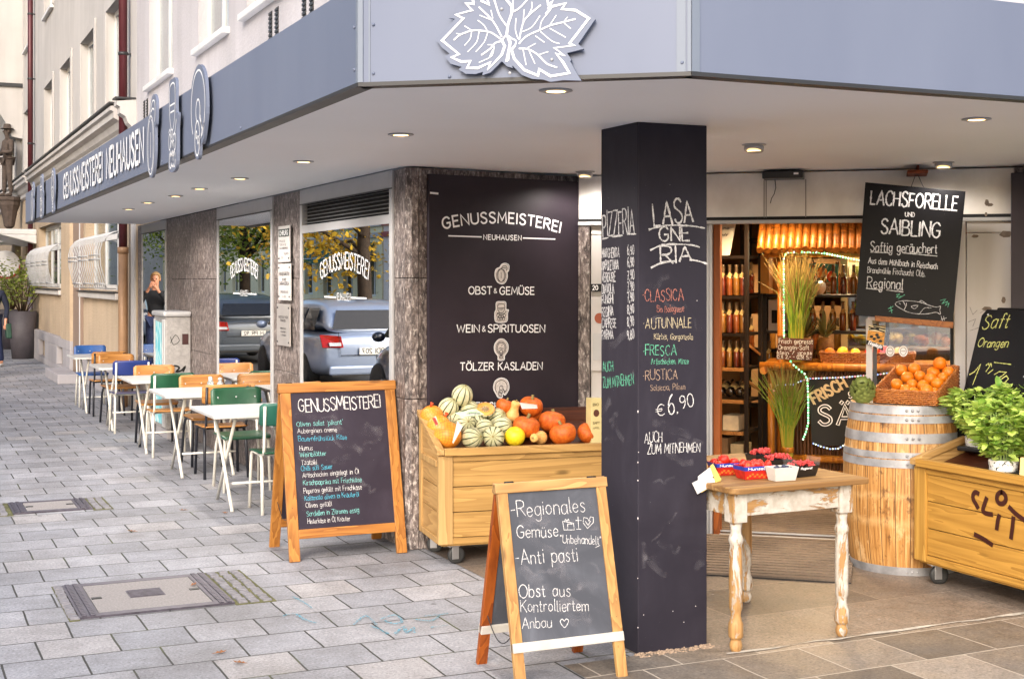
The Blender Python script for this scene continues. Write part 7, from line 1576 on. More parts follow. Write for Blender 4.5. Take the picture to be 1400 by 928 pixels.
q = MB(); wpx(q, px_, 'Kürbis', 1130,391,1142,390.5, 3, .004, h=.007); wpx(q, px_, '0,99', 1130,397,1142,396.5, 3, .004, h=.007); q.build('print', M['plq_ink'], po)
# white pillars and dark shelf on the rear wall, glass cooler with produce
bkshelf = thing('rear_shelf', 'dark shelf unit with pale panels along the rear wall of the shop', 'shelf', ME @ Vector((2, 3.8, 0)))
m = MB(ME)
for s in (.7, 1.2, 1.75, 2.3): m.box(s, s+.05, 3.6, 4.15, 0, 2.3)
for z in (.5, 1.0, 1.5, 2.0): m.box(.7, 2.35, 3.65, 4.15, z, z+.03)
m.build('frame', M['rack'], bkshelf)
m = MB(ME)
for s0, z0, w_, h_ in ((.8,1.04,.3,.3),(1.3,1.04,.35,.38),(1.82,1.04,.4,.42),(.8,.54,.3,.3),(1.3,.54,.35,.3),(1.85,.54,.3,.3),(.8,1.54,.3,.25),(1.3,1.54,.3,.3)): m.box(s0, s0+w_, 3.62, 3.9, z0, z0+h_)
m.build('stored_boxes', M['inwall'], bkshelf)
cl = thing('glass_cooler', 'lit glass-fronted produce cooler at the back of the shop', 'cooler', ME @ Vector((2.2, 2.8, 0)))
pcx = PE(2.5); s0 = pcx.hit(1150, 400)[0]; m = MB(ME)
for a, b in ((s0, s0+.05), (s0+1.15, s0+1.2)): m.box(a, b, 2.5, 3.1, 0, 2.1)
m.box(s0+.05, s0+1.15, 2.5, 3.1, 1.95, 2.1).box(s0+.05, s0+1.15, 2.5, 3.1, 0, .55).box(s0+.05, s0+1.15, 3.05, 3.1, .55, 1.95); m.build('body', plain('cooler_cream', '#d2b98c', .5), cl)
m = MB(ME)
for z in (.8, 1.1, 1.38, 1.66): m.box(s0+.05, s0+1.15, 2.56, 3.04, z, z+.012)
m.build('shelf', M['alu'], cl)
GC = [plain('salad_green', '#8a9a3c', .6, var=.4, scale=12), plain('leek_pale', '#c9b878', .6, var=.3, scale=12), plain('carrot', '#b5601c', .6, var=.3), plain('dark_green_veg', '#4a5a22', .6, var=.4, scale=12)]
rg = random.Random(12)
for z in (.562, .815, 1.115, 1.395, 1.675):
    for gi, g in enumerate(GC):
        m = MB(ME)
        for k in range(9): m.sphere((s0+.1+.25*gi+rg.uniform(0,.22), 2.62+rg.uniform(0,.3), z+rg.uniform(.03,.09)), (rg.uniform(.03,.06), rg.uniform(.03,.06), rg.uniform(.02,.05)), 9, 6)
        o = m.build('produce', g, cl)
m = MB(ME); m.box(s0+.08, s0+1.12, 2.53, 2.545, 1.90, 1.93); m.build('strip_lamp', emit('cooler_lamp', '#fff0b8', 7), cl)
l = bpy.data.lights.new('cooler_light', 'POINT'); l.energy = 8; l.color = (1, .9, .6); l.shadow_soft_size = .1; o = bpy.data.objects.new('cooler_light', l); COL.objects.link(o); o.parent = cl; o.location = Vector((0,0,0)); o.location = (ME @ Vector((s0+.55, 2.65, 1.85)))-WM[cl.name].translation
MB(ME).box(s0+.05, s0+1.15, 2.505, 2.515, .56, 1.95).build('glass_front', M['glass_door'], cl)
# ------------------------------------------------------------------ neighbouring house along the pavement
nb = thing('neighbour_building', 'cream old building with white bulging window grilles and a moulded cornice', 'building', (XL, 18, 0))
M['grille'] = plain('grey_white_grille', '#b4b5b8', .5)
gw = [(18.95, 22.7, 1.5, 2.75), (25.7, 30.2, 1.5, 2.75)]
m = MB(); wall_x(m, XL, XL+.3, 17.72, 31.4, .0, 3.55, gw); wall_x(m, XL, XL+.3, 31.4, 45, 0, 3.55, [(31.9, 33.1, .0, 2.45), (34.5, 36.2, 0, 2.5)]); m.build('lower_wall', M['beige'], nb)
uw2 = [(18.70,20.25), (21.55,23.12), (24.5,26.03), (27.38,28.86), (32.0,33.4), (36,37.5), (40,41.5)]
m = MB(); hl = [(a, b, 4.06, 5.52) for a, b in uw2]+[(a, b, 6.95, 8.4) for a, b in uw2]; wall_x(m, XL, XL+.3, 17.72, 45, 3.55, 11.0, hl); m.build('upper_wall', M['cream'], nb)
MB().box(XL+.3, 12, 17.75, 45, 10.6, 11).box(XL+.6, XL+.65, 17.8, 45, 0, 10.6).box(XL+.3, 12, 44.9, 45, 0, 10.6).build('shell', M['dark'], nb)
for a, b in uw2:
    house_window(nb, a, b, 4.06, 5.52, XL, False); house_window(nb, a, b, 6.95, 8.4, XL, True)
for a, b in uw2:
    for z0, z1 in ((4.06, 5.52), (6.95, 8.4)): fr = MB(); fr.box(XL-.03, XL+.0, a-.13, a, z0, z1+.13).box(XL-.03, XL, b, b+.13, z0, z1+.13).box(XL-.03, XL, a, b, z1, z1+.13); fr.build('window_surround', M['cream'], nb, bevel=.004)
# cornice
prof = [(0,3.52),(-.06,3.55),(-.06,3.62),(-.10,3.66),(-.13,3.74),(-.20,3.78),(-.20,3.86),(-.24,3.88),(-.24,3.93),(0,3.96)]
def cornice(y0, y1): 
    mm = MB(); mm.extr([(XL+x, y0, z) for x, z in prof], (0, y1-y0, 0)); mm.build('cornice', M['cream'], nb); mm = MB(); mm.box(XL-.26, XL, y0-.01, y1, 3.962, 3.985); mm.build('cornice_flashing', M['alu_d'], nb)
cornice(17.75, 18.0); cornice(18.3, 30.75); cornice(31.1, 45)
# plinth with cellar openings, pilasters
m = MB(); wall_x(m, XL-.10, XL-.001, 23.9, 31.3, 0, .62, [(25.0,25.9,.12,.45),(28.0,29.2,.12,.45)]); wall_x(m, XL-.04, XL-.001, 18.5, 22.9, 0, .60, []); m.build('plinth', M['plinth'], nb, bevel=.01)
m = MB(); m.box(XL-.10, XL-.001, 23.9, 25.2, .62, 3.52); m.build('pilaster', M['beige'], nb); m = MB(); m.box(XL-.05, XL-.002, 22.92, 23.88, 0, 3.52); m.build('pilaster', M['brownpil'], nb)
m = MB(); m.box(XL-.055, XL-.05, 22.95, 23.05, 0, 3.5); m.build('joint_strip', M['white_trim'], nb)
m = MB(); m.box(XL-.02, XL-.001, 17.74, 18.05, 0, 3.5); m.build('corner_strip', M['cream'], nb)
m = MB(); m.box(2.42, XL-.11, 22.5, 24.4, 0, .15); m.build('doorstep', M['plinth'], nb, bevel=.01)
for a, b, z0, z1 in gw:
    n = 3 if a < 20 else 4; wd = (b-a)/n; f = MB(); xw = XL+.14; 
    for k in range(n+1): f.box(xw, xw+.06, a+wd*k-.05, a+wd*k+.05, z0, z1)
    f.box(xw, xw+.06, a, b, z0, z0+.08).box(xw, xw+.06, a, b, z1-.08, z1).box(xw, xw+.06, a, b, z0+.75, z0+.83); wf = f.build('window_frame', M['white_trim'], nb)
    MB().box(xw+.02, xw+.03, a, b, z0, z1).build('pane', M['glass_up'], wf); MB().box(xw+.12, xw+.14, a, b, z0, z1).build('curtain', M['curtain'], nb)
    m = MB(); m.box(XL-.10, XL+.14, a-.1, b+.1, z0-.12, z0-.03); m.build('window_sill', M['cream'], nb, bevel=.01); m = MB(); m.box(XL-.13, XL+.1, a-.1, b+.1, z0-.03, z0-.01); m.build('sill_flashing', M['alu_d'], nb)
    for k in range(n):
        y0, y1 = a+wd*k+.10, a+wd*(k+1)-.10; gm = MB(); nb_ = 6
        pr_f = [(XL+.03, z0+.83), (XL-.08, z0+.81), (XL-.17, z0+.76), (XL-.24, z0+.67), (XL-.27, z0+.55), (XL-.26, z0+.35), (XL-.18, z0+.04), (XL-.06, z0+.03)]
        for i in range(nb_): yy = y0+(y1-y0)*i/(nb_-1); gm.tube([(x, yy, z) for x, z in pr_f], .008, 5)
        for x, z in ((XL-.275, z0+.50), (XL-.275, z0+.44), (XL-.205, z0+.1)): gm.tube([(x, y0, z), (x, y1, z)], .010, 5)
        gm.build('window_grille', M['grille'], nb)
# far doors, awning and canopy
for y0, y1, zt in ((31.9, 33.1, 2.45), (34.5, 36.2, 2.5)):
    MB().box(XL+.2, XL+.25, y0, y1, 0, zt).build('door', plain('dark_door', '#2a2220', .5), nb)
m = MB(); m.box(XL-.75, XL-.001, 30.6, 33.6, 2.62, 2.74).extr([(XL-.75,30.6,2.62),(XL-.001,30.6,2.62),(XL-.001,30.6,2.42)], (0,3,0)); m.build('door_canopy', M['white_trim'], nb, bevel=.02)
m = MB(); m.box(XL-.9, XL-.001, 34.2, 37, 2.55, 2.66); m.build('door_canopy', M['white_trim'], nb, bevel=.02)
sgn = thing('round_sign', 'round white projecting sign beside the far door canopy', 'sign', (XL-.35, 34.0, 2.0)); m = MB(); m.extr([(XL-.38+.33*cos(k*pi/10), 34.0, 2.02+.33*sin(k*pi/10)) for k in range(20)], (0,.12,0)); m.build('disc', M['white_trim'], sgn, bevel=.02); MB().tube([(XL-.1,34.05,2.02),(XL,34.05,2.02)], .02, 6).build('bracket', M['iron'], sgn)
m = MB(); m.extr([(XL-.38+.34*cos(k*pi/10), 34.0, 2.02+.34*sin(k*pi/10)) for k in range(10,21)]+[(XL-.38+.30*cos(k*pi/10), 34.0, 2.02+.30*sin(k*pi/10)) for k in range(20,9,-1)], (0,-.01,0)); m.build('red_edge', plain('sign_red', '#a02020'), sgn)
ex = thing('exit_lamp', 'small glowing green sign in the far dark doorway', 'sign', (XL+.1, 35.4, 1.75)); MB().box(XL+.08, XL+.12, 35.1, 35.5, 1.62, 1.85).build('lamp_box', emit('green_sign_light', '#2fd84a', 1.2), ex)
# oriel bay of the house beyond
ov = thing('oriel_bay', 'pale projecting oriel bay high up on the far left facade', 'oriel', (XL-.5, 36, 6.2))
m = MB(); m.box(XL-1.0, XL-.001, 34, 39, 6.25, 10.9); m.build('bay_wall', M['cream'], ov)
m = MB(); m.extr([(XL,34.02,5.0),(XL-.25,34.02,5.05),(XL-.4,34.02,5.4),(XL-.75,34.02,5.95),(XL-.98,34.02,6.12),(XL-1.02,34.02,6.248),(XL,34.02,6.248)], (0,4.96,0)); m.build('bay_corbel', M['cream'], ov); m = MB(); m.box(XL-1.05, XL-.001, 33.96, 39.04, 6.22, 6.30); m.build('moulding', M['alu_d'], ov)
m = MB()
for yy in (34.3, 34.62): m.box(XL-.12, XL-.001, yy, yy+.22, 3.99, 5.2)
m.build('strip_pilaster', M['cream'], ov)
# downpipes
def pipe(label, y, z0, z1, mat, low=None):
    t = thing('downpipe', label, 'downpipe', (XL-.10, y, 0)); m = MB(); m.tube([(XL-.10, y, z0), (XL-.10, y, z1)], .055, 12); m.build('pipe', mat, t)
    m = MB()
    for z in [q for q in (.9, 2.0, 3.2, 4.6, 6.0, 7.4) if z0 < q < z1]: m.tube([(XL-.10, y, z-.02), (XL-.10, y, z+.02)], .063, 12).box(XL-.05, XL, y-.02, y+.02, z-.012, z+.012)
    m.build('bracket', M['alu_d'], t)
    if low: m = MB(); m.tube([(XL-.10, y, .0), (XL-.10, y, z0-.002)], .062, 12).tube([(XL-.10, y, z0-.05), (XL-.10, y, z0+.03)], .072, 12); m.build('lower_pipe', low, t)
pipe('dark red downpipe between the pink and cream buildings, brown below', 18.16, 2.05, 10.4, M['pipe_r'], M['pipe_b'])
pipe('dark red downpipe at the far end of the cream building, grey below', 30.95, 1.95, 10.4, M['pipe_r'], plain('grey_violet_pipe', '#8d8492', .5, var=.1))

# ------------------------------------------------------------------ people
def skin_mesh(name, joints, edges, mat, parent, sub=2, root=0):
    me = bpy.data.meshes.new(name); me.from_pydata([j[0] for j in joints], edges, []); o = bpy.data.objects.new(name, me); COL.objects.link(o); o.parent = parent; WM[o.name] = WM[parent.name]
    me.materials.append(mat); mo = o.modifiers.new('skin', 'SKIN'); mo.use_smooth_shade = True
    for i, j in enumerate(joints):
        sv = me.skin_vertices[0].data[i]; r = j[1]; sv.radius = r if isinstance(r, tuple) else (r, r); sv.use_root = i == root
    s = o.modifiers.new('sub', 'SUBSURF'); s.levels = sub; s.render_levels = sub; return o
def person(label, loc, rot, skin, top, bottom, shoe, hair, pose='walk', held=None, hat=False, stone=None, scale=1.0):
    t = thing('person' if not stone else 'statue', label, 'person' if not stone else 'statue', loc, rot); t.scale = (scale,)*3
    if stone: skin = top = bottom = shoe = hair = stone
    st_ = .16 if pose == 'walk' else .03
    hipL, hipR = (-.095,0,.92), (.095,0,.92); kL, kR = (-.10, -st_*.4, .50), (.10, st_*.9, .51); aL, aR = (-.105, -st_*1.6, .085), (.105, st_*1.3, .085)
    if pose == 'photo': eL, eR, hL, hR = (-.30, .10, 1.17), (.30, .10, 1.17), (-.07, .27, 1.50), (.07, .27, 1.49)
    elif pose == 'hold': eL, eR, hL, hR = (-.27, .02, 1.13), (.27, .0, 1.12), (-.10, .26, 1.12), (.05, .24, 1.05)
    else: eL, eR, hL, hR = (-.27, -.04, 1.13), (.27, .06, 1.13), (-.27, .06, .87), (.26, .16, .90)
    J = [((0,0,.96),(.135,.105)), ((0,0,1.15),(.125,.09)), ((0,.005,1.33),(.15,.10)), ((0,-.005,1.45),(.085,.07)), ((0,.0,1.53),.052), ((0,.02,1.60),(.068,.075)), ((0,.02,1.69),(.075,.088)), ((0,.01,1.765),(.05,.06)),
         (hipL,.085),(kL,.055),(aL,.038),((aL[0],aL[1]+.10,.045),.032),((aL[0],aL[1]+.17,.035),.026), (hipR,.085),(kR,.055),(aR,.038),((aR[0],aR[1]+.10,.045),.032),((aR[0],aR[1]+.17,.035),.026),
         ((-.185,-.005,1.41),.055),(eL,.040),(hL,.026), ((.185,-.005,1.41),.055),(eR,.040),(hR,.026)]
    def ext(a, b, k): return tuple(b[i]+(b[i]-a[i])*k for i in range(3))
    E_ = [(0,1),(1,2),(2,3),(3,4),(4,5),(5,6),(6,7),(0,8),(8,9),(9,10),(10,11),(11,12),(0,13),(13,14),(14,15),(15,16),(16,17),(2,18),(18,19),(19,20),(2,21),(21,22),(22,23)]
    for (ei, hi, sg) in ((19, 20, -1), (22, 23, 1)):
        e, h = Vector(J[ei][0]), Vector(J[hi][0]); d = (h-e).normalized(); s = d.cross(Vector((0,1,0) if abs(d.y) < .8 else (0,0,1))).normalized(); n = d.cross(s)
        pi_ = len(J); J.append((tuple(h+d*.06), (.030,.018))); E_.append((hi, pi_))
        for k, (o, L_) in enumerate(((-.027,.060),(-.009,.075),(.009,.072),(.026,.055))):
            b = h+d*.095+s*o; q = len(J); J += [(tuple(b), .009), (tuple(b+d*L_*.5+n*.010), .0085), (tuple(b+d*L_*.85+n*.030), .007)]; E_ += [(pi_, q), (q, q+1), (q+1, q+2)]
        q = len(J); J += [(tuple(h+d*.045-s*.04), .010), (tuple(h+d*.085-s*.055+n*.012), .009)]; E_ += [(pi_, q), (q, q+1)]
    skin_mesh('body', J, E_, skin, t)
    cl = [((0,0,.93),(.155,.125)), ((0,0,1.15),(.142,.108)), ((0,.005,1.33),(.168,.118)), ((0,-.005,1.45),(.10,.085)), ((0,-.0,1.50),(.066,.062)), ((-.19,-.005,1.40),.072),(tuple(eL),.055),(tuple(Vector(eL).lerp(Vector(hL), .86)),.040), ((.19,-.005,1.40),.072),(tuple(eR),.055),(tuple(Vector(eR).lerp(Vector(hR), .86)),.040)]
    skin_mesh('jacket', cl, [(0,1),(1,2),(2,3),(3,4),(2,5),(5,6),(6,7),(2,8),(8,9),(9,10)], top, t)
    tr_ = [((0,0,.97),(.148,.118)), (hipL,.10),(kL,.072),((aL[0],aL[1],.10),.058),(hipR,.10),(kR,.072),((aR[0],aR[1],.10),.058)]
    skin_mesh('trousers', tr_, [(0,1),(1,2),(2,3),(0,4),(4,5),(5,6)], bottom, t)
    for a in (aL, aR): skin_mesh('shoe', [((a[0],a[1]-.03,.045),(.042,.045)),((a[0],a[1]+.08,.038),(.046,.038)),((a[0],a[1]+.19,.03),(.038,.028))], [(0,1),(1,2)], shoe, t, 2)
    h = MB(); h.sphere((0,0,1.70), (.094,.105,.105), 18, 12); h.v = [p if p.y < .045 or p.z > 1.73 else Vector((p.x, .03, p.z)) for p in h.v]; h.build('hair', hair, t, local=True)
    f = MB()
    for s in (-1, 1): f.sphere((s*.032, .098, 1.675), (.011,.007,.007), 10, 6)
    f.build('eyes', M['iron'] if not stone else stone, t, local=True)
    f = MB(); f.tube([(0,.100,1.68),(0,.122,1.648),(0,.104,1.638)], [.008,.014,.012], 8).tube([(-.022,.094,1.607),(0,.101,1.605),(.022,.094,1.607)], [.003,.006,.003], 6)
    for s in (-1, 1): f.sphere((s*.083, .015, 1.66), (.012,.02,.032), 8, 6)
    f.build('face_features', skin, t, local=True)
    if hat: q = MB(); q.lathe([(.0001,1.87),(.08,1.86),(.10,1.76),(.17,1.745),(.17,1.735),(.0001,1.735)], 20, (0,.01,0)); q.build('hat', hair, t, local=True)
    return t
SK = plain('skin', '#c98f72', .5, var=.06); NV = plain('navy_cloth', '#161c30', .85, var=.2, scale=20); DK = plain('dark_cloth', '#1d1f24', .85, var=.2, scale=20); DN = plain('dark_blue_denim', '#232f52', .85, var=.2, scale=30); WS = plain('white_shoe', '#d8d6d2', .6); HB = plain('brown_hair', '#4a3320', .7, var=.3, scale=60); HC = plain('light_brown_hair', '#9a7a50', .7, var=.35, scale=50, bump=.8)
w = G(-11, 502); person('person in a dark navy jacket and blue jeans at the left edge of the pavement', (w.x, w.y, .0), radians(160), SK, NV, DN, WS, HB, 'walk')
hb_ = thing('green_bag', 'dark green bag carried by the person at the left edge', 'bag', (w.x+.26, w.y-.1, .55)); m = MB(); m.extr([(-.02,-.16,0),(-.02,.16,0),(-.03,.13,.28),(-.03,-.13,.28)], (.10,0,0)); m.build('bag_body', plain('dark_green_bag', '#123a2a', .6), hb_, bevel=.02, local=True); MB().tube([(.02,-.09,.28),(.02,-.07,.40),(.02,.07,.40),(.02,.09,.28)], .008, 6).build('handle', M['iron'], hb_, local=True)
mir = Vector((2*XL, 0, 0)); ww = ray(214, 383)*24.4; pw_ = Vector((2*XL-ww.x, ww.y, 0)); person('person with curly hair taking a photo, mirrored in the narrow far window', (pw_.x, pw_.y, 0), atan2(-(0-pw_.y), -(0-pw_.x))+pi/2 if False else radians(200), SK, DK, DN, WS, HC, 'photo')
# statue on its console
M['stat'] = plain('weathered_statue_stone', '#51453e', .9, var=.3, scale=14, bump=.5)
person('grey stone statue of a man in a brimmed hat on a wall console', (XL-.34, 34.0, 3.62), radians(110), None, None, None, None, None, 'hold', hat=True, stone=M['stat'], scale=.92)
cs2 = thing('statue_console', 'tapering grey stone console carrying the statue under the oriel', 'console', (XL-.3, 34.0, 3.0)); m = MB(); m.lathe([(.05,2.86),(.12,2.92),(.15,3.1),(.19,3.3),(.24,3.42),(.24,3.5),(.27,3.54),(.27,3.615)], 10, (XL-.30,34.0,0), smooth=False); m.build('block', M['stat'], cs2, bevel=.01)

# ------------------------------------------------------------------ potted shrubs
M['leafy'] = m_leaf('shrub_leaf', '#55682a', '#9aa648', .5); M['potg'] = plain('grey_planter', '#4c474c', .6, var=.15, scale=8); M['twig'] = plain('brown_twig', '#4a3826', .8)
def shrub(label, x, y, hp, rp, hc, rc, sd):
    t = thing('potted_shrub', label, 'potted plant', (x, y, 0), 0, 'shrubs in tall grey planters'); MB().lathe([(.001,.0),(rp*.72,.0),(rp,hp),(rp*.9,hp),(rp*.88,hp-.04),(.001,hp-.04)], 4 if False else 28).build('planter', M['potg'], t, local=True)
    rg = random.Random(sd); m = MB(); tw = MB(); tips = []
    for k in range(16):
        a = rg.uniform(0, 6.28); q = rc*sqrt(rg.random())*.8; tip = Vector((q*cos(a), q*sin(a), hp+hc*rg.uniform(.45,.95))); tw.tube([(.06*cos(a),.06*sin(a),hp-.05), tip*.6+Vector((0,0,(hp)*.4)), tip], [.012,.008,.003], 5); tips.append(tip)
    for k in range(850):
        tp = tips[rg.randrange(len(tips))]; c = tp+Vector((rg.gauss(0,rc*.26), rg.gauss(0,rc*.26), rg.gauss(-.12,.2))); 
        if c.z < hp-.1: continue
        d = Vector((rg.gauss(0,1), rg.gauss(0,1), rg.gauss(-.2,.5))).normalized(); leaf(m, c, d, Vector((rg.gauss(0,.4), rg.gauss(0,.4), 1)), rg.uniform(.06,.12), rg.uniform(.035,.06))
    tw.build('stems', M['twig'], t, local=True); m.build('leaves', M['leafy'], t, local=True)
p = G(31, 490); shrub('potted shrub in a tall grey planter beside the far downpipe', p.x, p.y, 1.0, .30, 1.05, .75, 3)
p = G(14, 477); shrub('potted shrub in the planter farther back, half hidden by the front one', p.x, p.y, .95, .30, 1.0, .75, 4)
# fallen leaves on the pavement
lvm = plain('fallen_leaf', '#8a5a34', .8, var=.3, scale=20)
for i, (u, v, lb) in enumerate([(180,727,'curled brown leaf on the slabs above the drain manhole'),(302,893,'brown leaf lying near the lower picture edge'),(327,907,'flat brown leaf near the lower picture edge, right of the other'),(250,698,'small brown leaf beyond the manholes'),(308,702,'brown leaf fragment near the first cafe table'),(265,803,'tiny reddish leaf on the drain manhole'),(1023,772,'dry tan leaf on the ribbed mat')]):
    w = G(u, v); t = thing('fallen_leaf', lb, 'leaf', (w.x, w.y, .016 if u > 1000 or u == 265 else .004), seed.uniform(0, 6), 'fallen leaves'); m = MB(); 
    t.scale = (.65,.65,.65); o = [(-.04,0,.004),(-.02,.018,.012),(0,.012,.006),(.012,.026,.014),(.026,.008,.006),(.045,.0,.016),(.02,-.012,.006),(.008,-.026,.012),(-.01,-.012,.004),(-.028,-.016,.010)]
    m.add(o+[(0,0,.003)], [(k, (k+1) % 10, 10) for k in range(10)]); m.build('blade', lvm, t, local=True); MB().tube([(.0,0,.004),(-.06,.004,.006)], .0016, 4).build('stalk', lvm, t, local=True)

# ------------------------------------------------------------------ the other side of the street: parked cars, trees and houses that the shop windows mirror
M['tyre'] = M['rubber']; M['carglass'] = plain('dark_car_glass', grey(.02), .05, 0, .05, spec=.8); M['taill'] = plain('red_tail_light', '#b01a12', .15, var=.15, scale=20); M['headl'] = plain('clear_headlight', '#cfd4da', .1); M['plate'] = plain('white_number_plate', '#e8e8e4', .4)
def carpaint(name, c): t = NT(name); t.set(Base_Color=lin(c), Metallic=.35, Roughness=.28, Coat_Weight=1.0, Coat_Roughness=.04); return t.m
def car(label, x, y, paint, rot=0.0, kind='wagon', txt='M'):
    t = thing('parked_car', label, 'car', (x, y, -.125), rot, 'cars parked along the kerb')
    if kind == 'wagon': L_, top = 4.5, [(-2.15,.95),(-1.95,1.38),(-1.2,1.48),(.2,1.47),(.85,1.30),(1.35,.98)]
    else: L_, top = 4.0, [(-1.9,.98),(-1.6,1.36),(-.8,1.50),(.3,1.48),(.9,1.28),(1.45,.98)]
    h = L_/2
    def loft(st, mat, nm):
        m = MB(); vs = []; n = len(st[0])
        for s_ in st: vs += s_
        fs = [(i*n+k, i*n+(k+1) % n, (i+1)*n+(k+1) % n, (i+1)*n+k) for i in range(len(st)-1) for k in range(n)]; fs += [tuple(range(n)), tuple((len(st)-1)*n+k for k in range(n))]
        m.add(vs, fs, True); o = m.build(nm, mat, t, local=True); b = o.modifiers.new('sub', 'SUBSURF'); b.levels = 1; b.render_levels = 2; return o
    def sec(y, zb, zt, w): return [(-w*.92,y,zb),(-w,y,zb+.18),(-w,y,zt-.16),(-w*.93,y,zt),(0,y,zt+.02),(w*.93,y,zt),(w,y,zt-.16),(w,y,zb+.18),(w*.92,y,zb),(0,y,zb)]
    loft([sec(-h,.42,.78,.70), sec(-h+.04,.30,.93,.82), sec(-h+.3,.24,.98,.88), sec(-1.2,.20,.96,.90), sec(0,.20,.96,.90), sec(1.1,.20,.95,.89), sec(h-.6,.22,.86,.86), sec(h-.12,.26,.74,.76), sec(h,.34,.62,.60)], paint, 'body')
    def sec2(y, z): w = .80-.16*(z-.95)/.55; return [(-.84,y,.93),(-w,y,z-.04),(-w*.9,y,z),(0,y,z+.015),(w*.9,y,z),(w,y,z-.04),(.84,y,.93),(0,y,.93)]
    loft([sec2(yy, max(zz,.97)) for yy, zz in top], paint, 'cabin')
    def gp_(y, z, k=.0): w = .80-.16*(z-.95)/.55+.012; return w
    for sgn in (-1, 1):
        g = MB(); ya, yb = top[0][0]+.35, top[-1][0]-.25
        for a, b in ((ya, ya+.75), (ya+.83, ya+1.65), (ya+1.73, yb)):
            za = 1.30 if a > ya else 1.26; zb2 = 1.32 if b < yb else 1.06
            g.add([(sgn*.858,a,.985),(sgn*.858,b,.985),(sgn*(gp_(0,zb2)-.0),b-(.28 if b == yb else 0),max(zb2,1.25)),(sgn*gp_(0,za),a+(.1 if a == ya else 0),1.33)], [(0,1,2,3)])
        g.build('side_window', M['carglass'], t, local=True)
    (y0, z0), (y1, z1) = top[0], top[1]; d = .02
    MB().add([(-.66,y0-.01,z0+.06),(.66,y0-.01,z0+.06),(.56,y1-.05,z1-.08),(-.56,y1-.05,z1-.08)], [(0,1,2,3)]).build('rear_window', M['carglass'], t, local=True)
    (y0, z0), (y1, z1) = top[-1], top[-2]; MB().add([(-.70,y0+.0,z0+.06),(.70,y0+.0,z0+.06),(.60,y1+.04,z1+.0),(-.60,y1+.04,z1+.0)], [(0,1,2,3)]).build('windscreen', M['carglass'], t, local=True)
    for sgn in (-1, 1):
        MB().extr([(sgn*.52,-h-.02,.72),(sgn*.84,-h+.06,.72),(sgn*.86,-h+.16,.92),(sgn*.56,-h+.0,.90)], (0,-.03,0)).build('tail_light', M['taill'], t, local=True, bevel=.008)
        MB().extr([(sgn*.56,-h-.024,.745),(sgn*.74,-h+.01,.745),(sgn*.75,-h+.035,.80),(sgn*.57,-h-.02,.80)], (0,-.034,0)).build('reversing_lamp', M['headl'], t, local=True, bevel=.006)
        MB().extr([(sgn*.42,h-.03,.58),(sgn*.72,h-.16,.60),(sgn*.74,h-.2,.72),(sgn*.48,h-.06,.68)], (0,.04,0)).build('headlight', M['headl'], t, local=True, bevel=.008)
        MB().sphere((sgn*1.0, .95, 1.0), (.10,.06,.07), 12, 8).build('wing_mirror', paint, t, local=True)
        for yy in (-1.32, 1.35):
            w = MB(Matrix.Translation((sgn*.80, yy, .31)) @ Matrix.Rotation(pi/2, 4, 'Y')); w.lathe([(.20,-.10),(.29,-.10),(.31,-.06),(.31,.06),(.29,.10),(.20,.10)], 28); wh = w.build('wheel', M['tyre'], t, local=True)
            w = MB(Matrix.Translation((sgn*.80, yy, .31)) @ Matrix.Rotation(pi/2, 4, 'Y')); w.lathe([(.0001,-.085),(.06,-.095),(.19,-.08),(.205,-.1),(.205,.1),(.19,.08),(.06,.095),(.0001,.085)], 20); w.build('rim', M['zinc'], wh, local=True)
    pz = MB(); pz.cbox((0,-h-.025,.66), (.52,.012,.11)); pz.build('number_plate', M['plate'], t, local=True)
    Mt = WM[t.name]; pl = Plane(Mt @ Vector((-.24,-h-.032,.62)), Mt.to_3x3() @ Vector((1,0,0)), (0,0,1)); q = MB(); write(q, pl, txt, (.03,.005), (.45,.005), .075, .011); q.build('plate_number', M['iron'], t)
    MB().tube([(-.60,-h-.012,.96),(-.56,-h-.022,.60),(.56,-h-.022,.60),(.60,-h-.012,.96)], .006, 5).build('tailgate_seam', M['rubber'], t, local=True); MB().cbox((0,y0*0-h+.02,.30), (1.4,.08,.06)).build('lower_trim', M['rubber'], t, local=True)
    MB().cbox((0,-h-.005,.36), (1.5,.06,.14)).build('bumper', paint, t, local=True, bevel=.03)
    return t
car('silver-blue estate car parked at the kerb, mirrored in the louvred shop window', -1.25, 22.6, carpaint('silver_blue_paint', '#a3b2cc'), 0, 'wagon', 'BBDI 207')
car('dark blue car parked at the kerb nearest the shop corner', -1.35, 16.6, carpaint('dark_blue_paint', '#141b2c'), 0, 'hatch', 'M AK 418')
car('dark grey car parked behind the silver-blue estate', -1.25, 30.2, carpaint('dark_grey_paint', '#5a626c'), 0, 'hatch', 'M PR 92')
car('light blue car parked farthest along the kerb', -1.3, 36.5, carpaint('pale_blue_paint', '#7fa8d0'), 0, 'wagon', 'M LT 55')
car('red car parked across the street', -7.9, 29.0, carpaint('red_paint', '#8a1a1c'), 0, 'hatch', 'M EW 7')
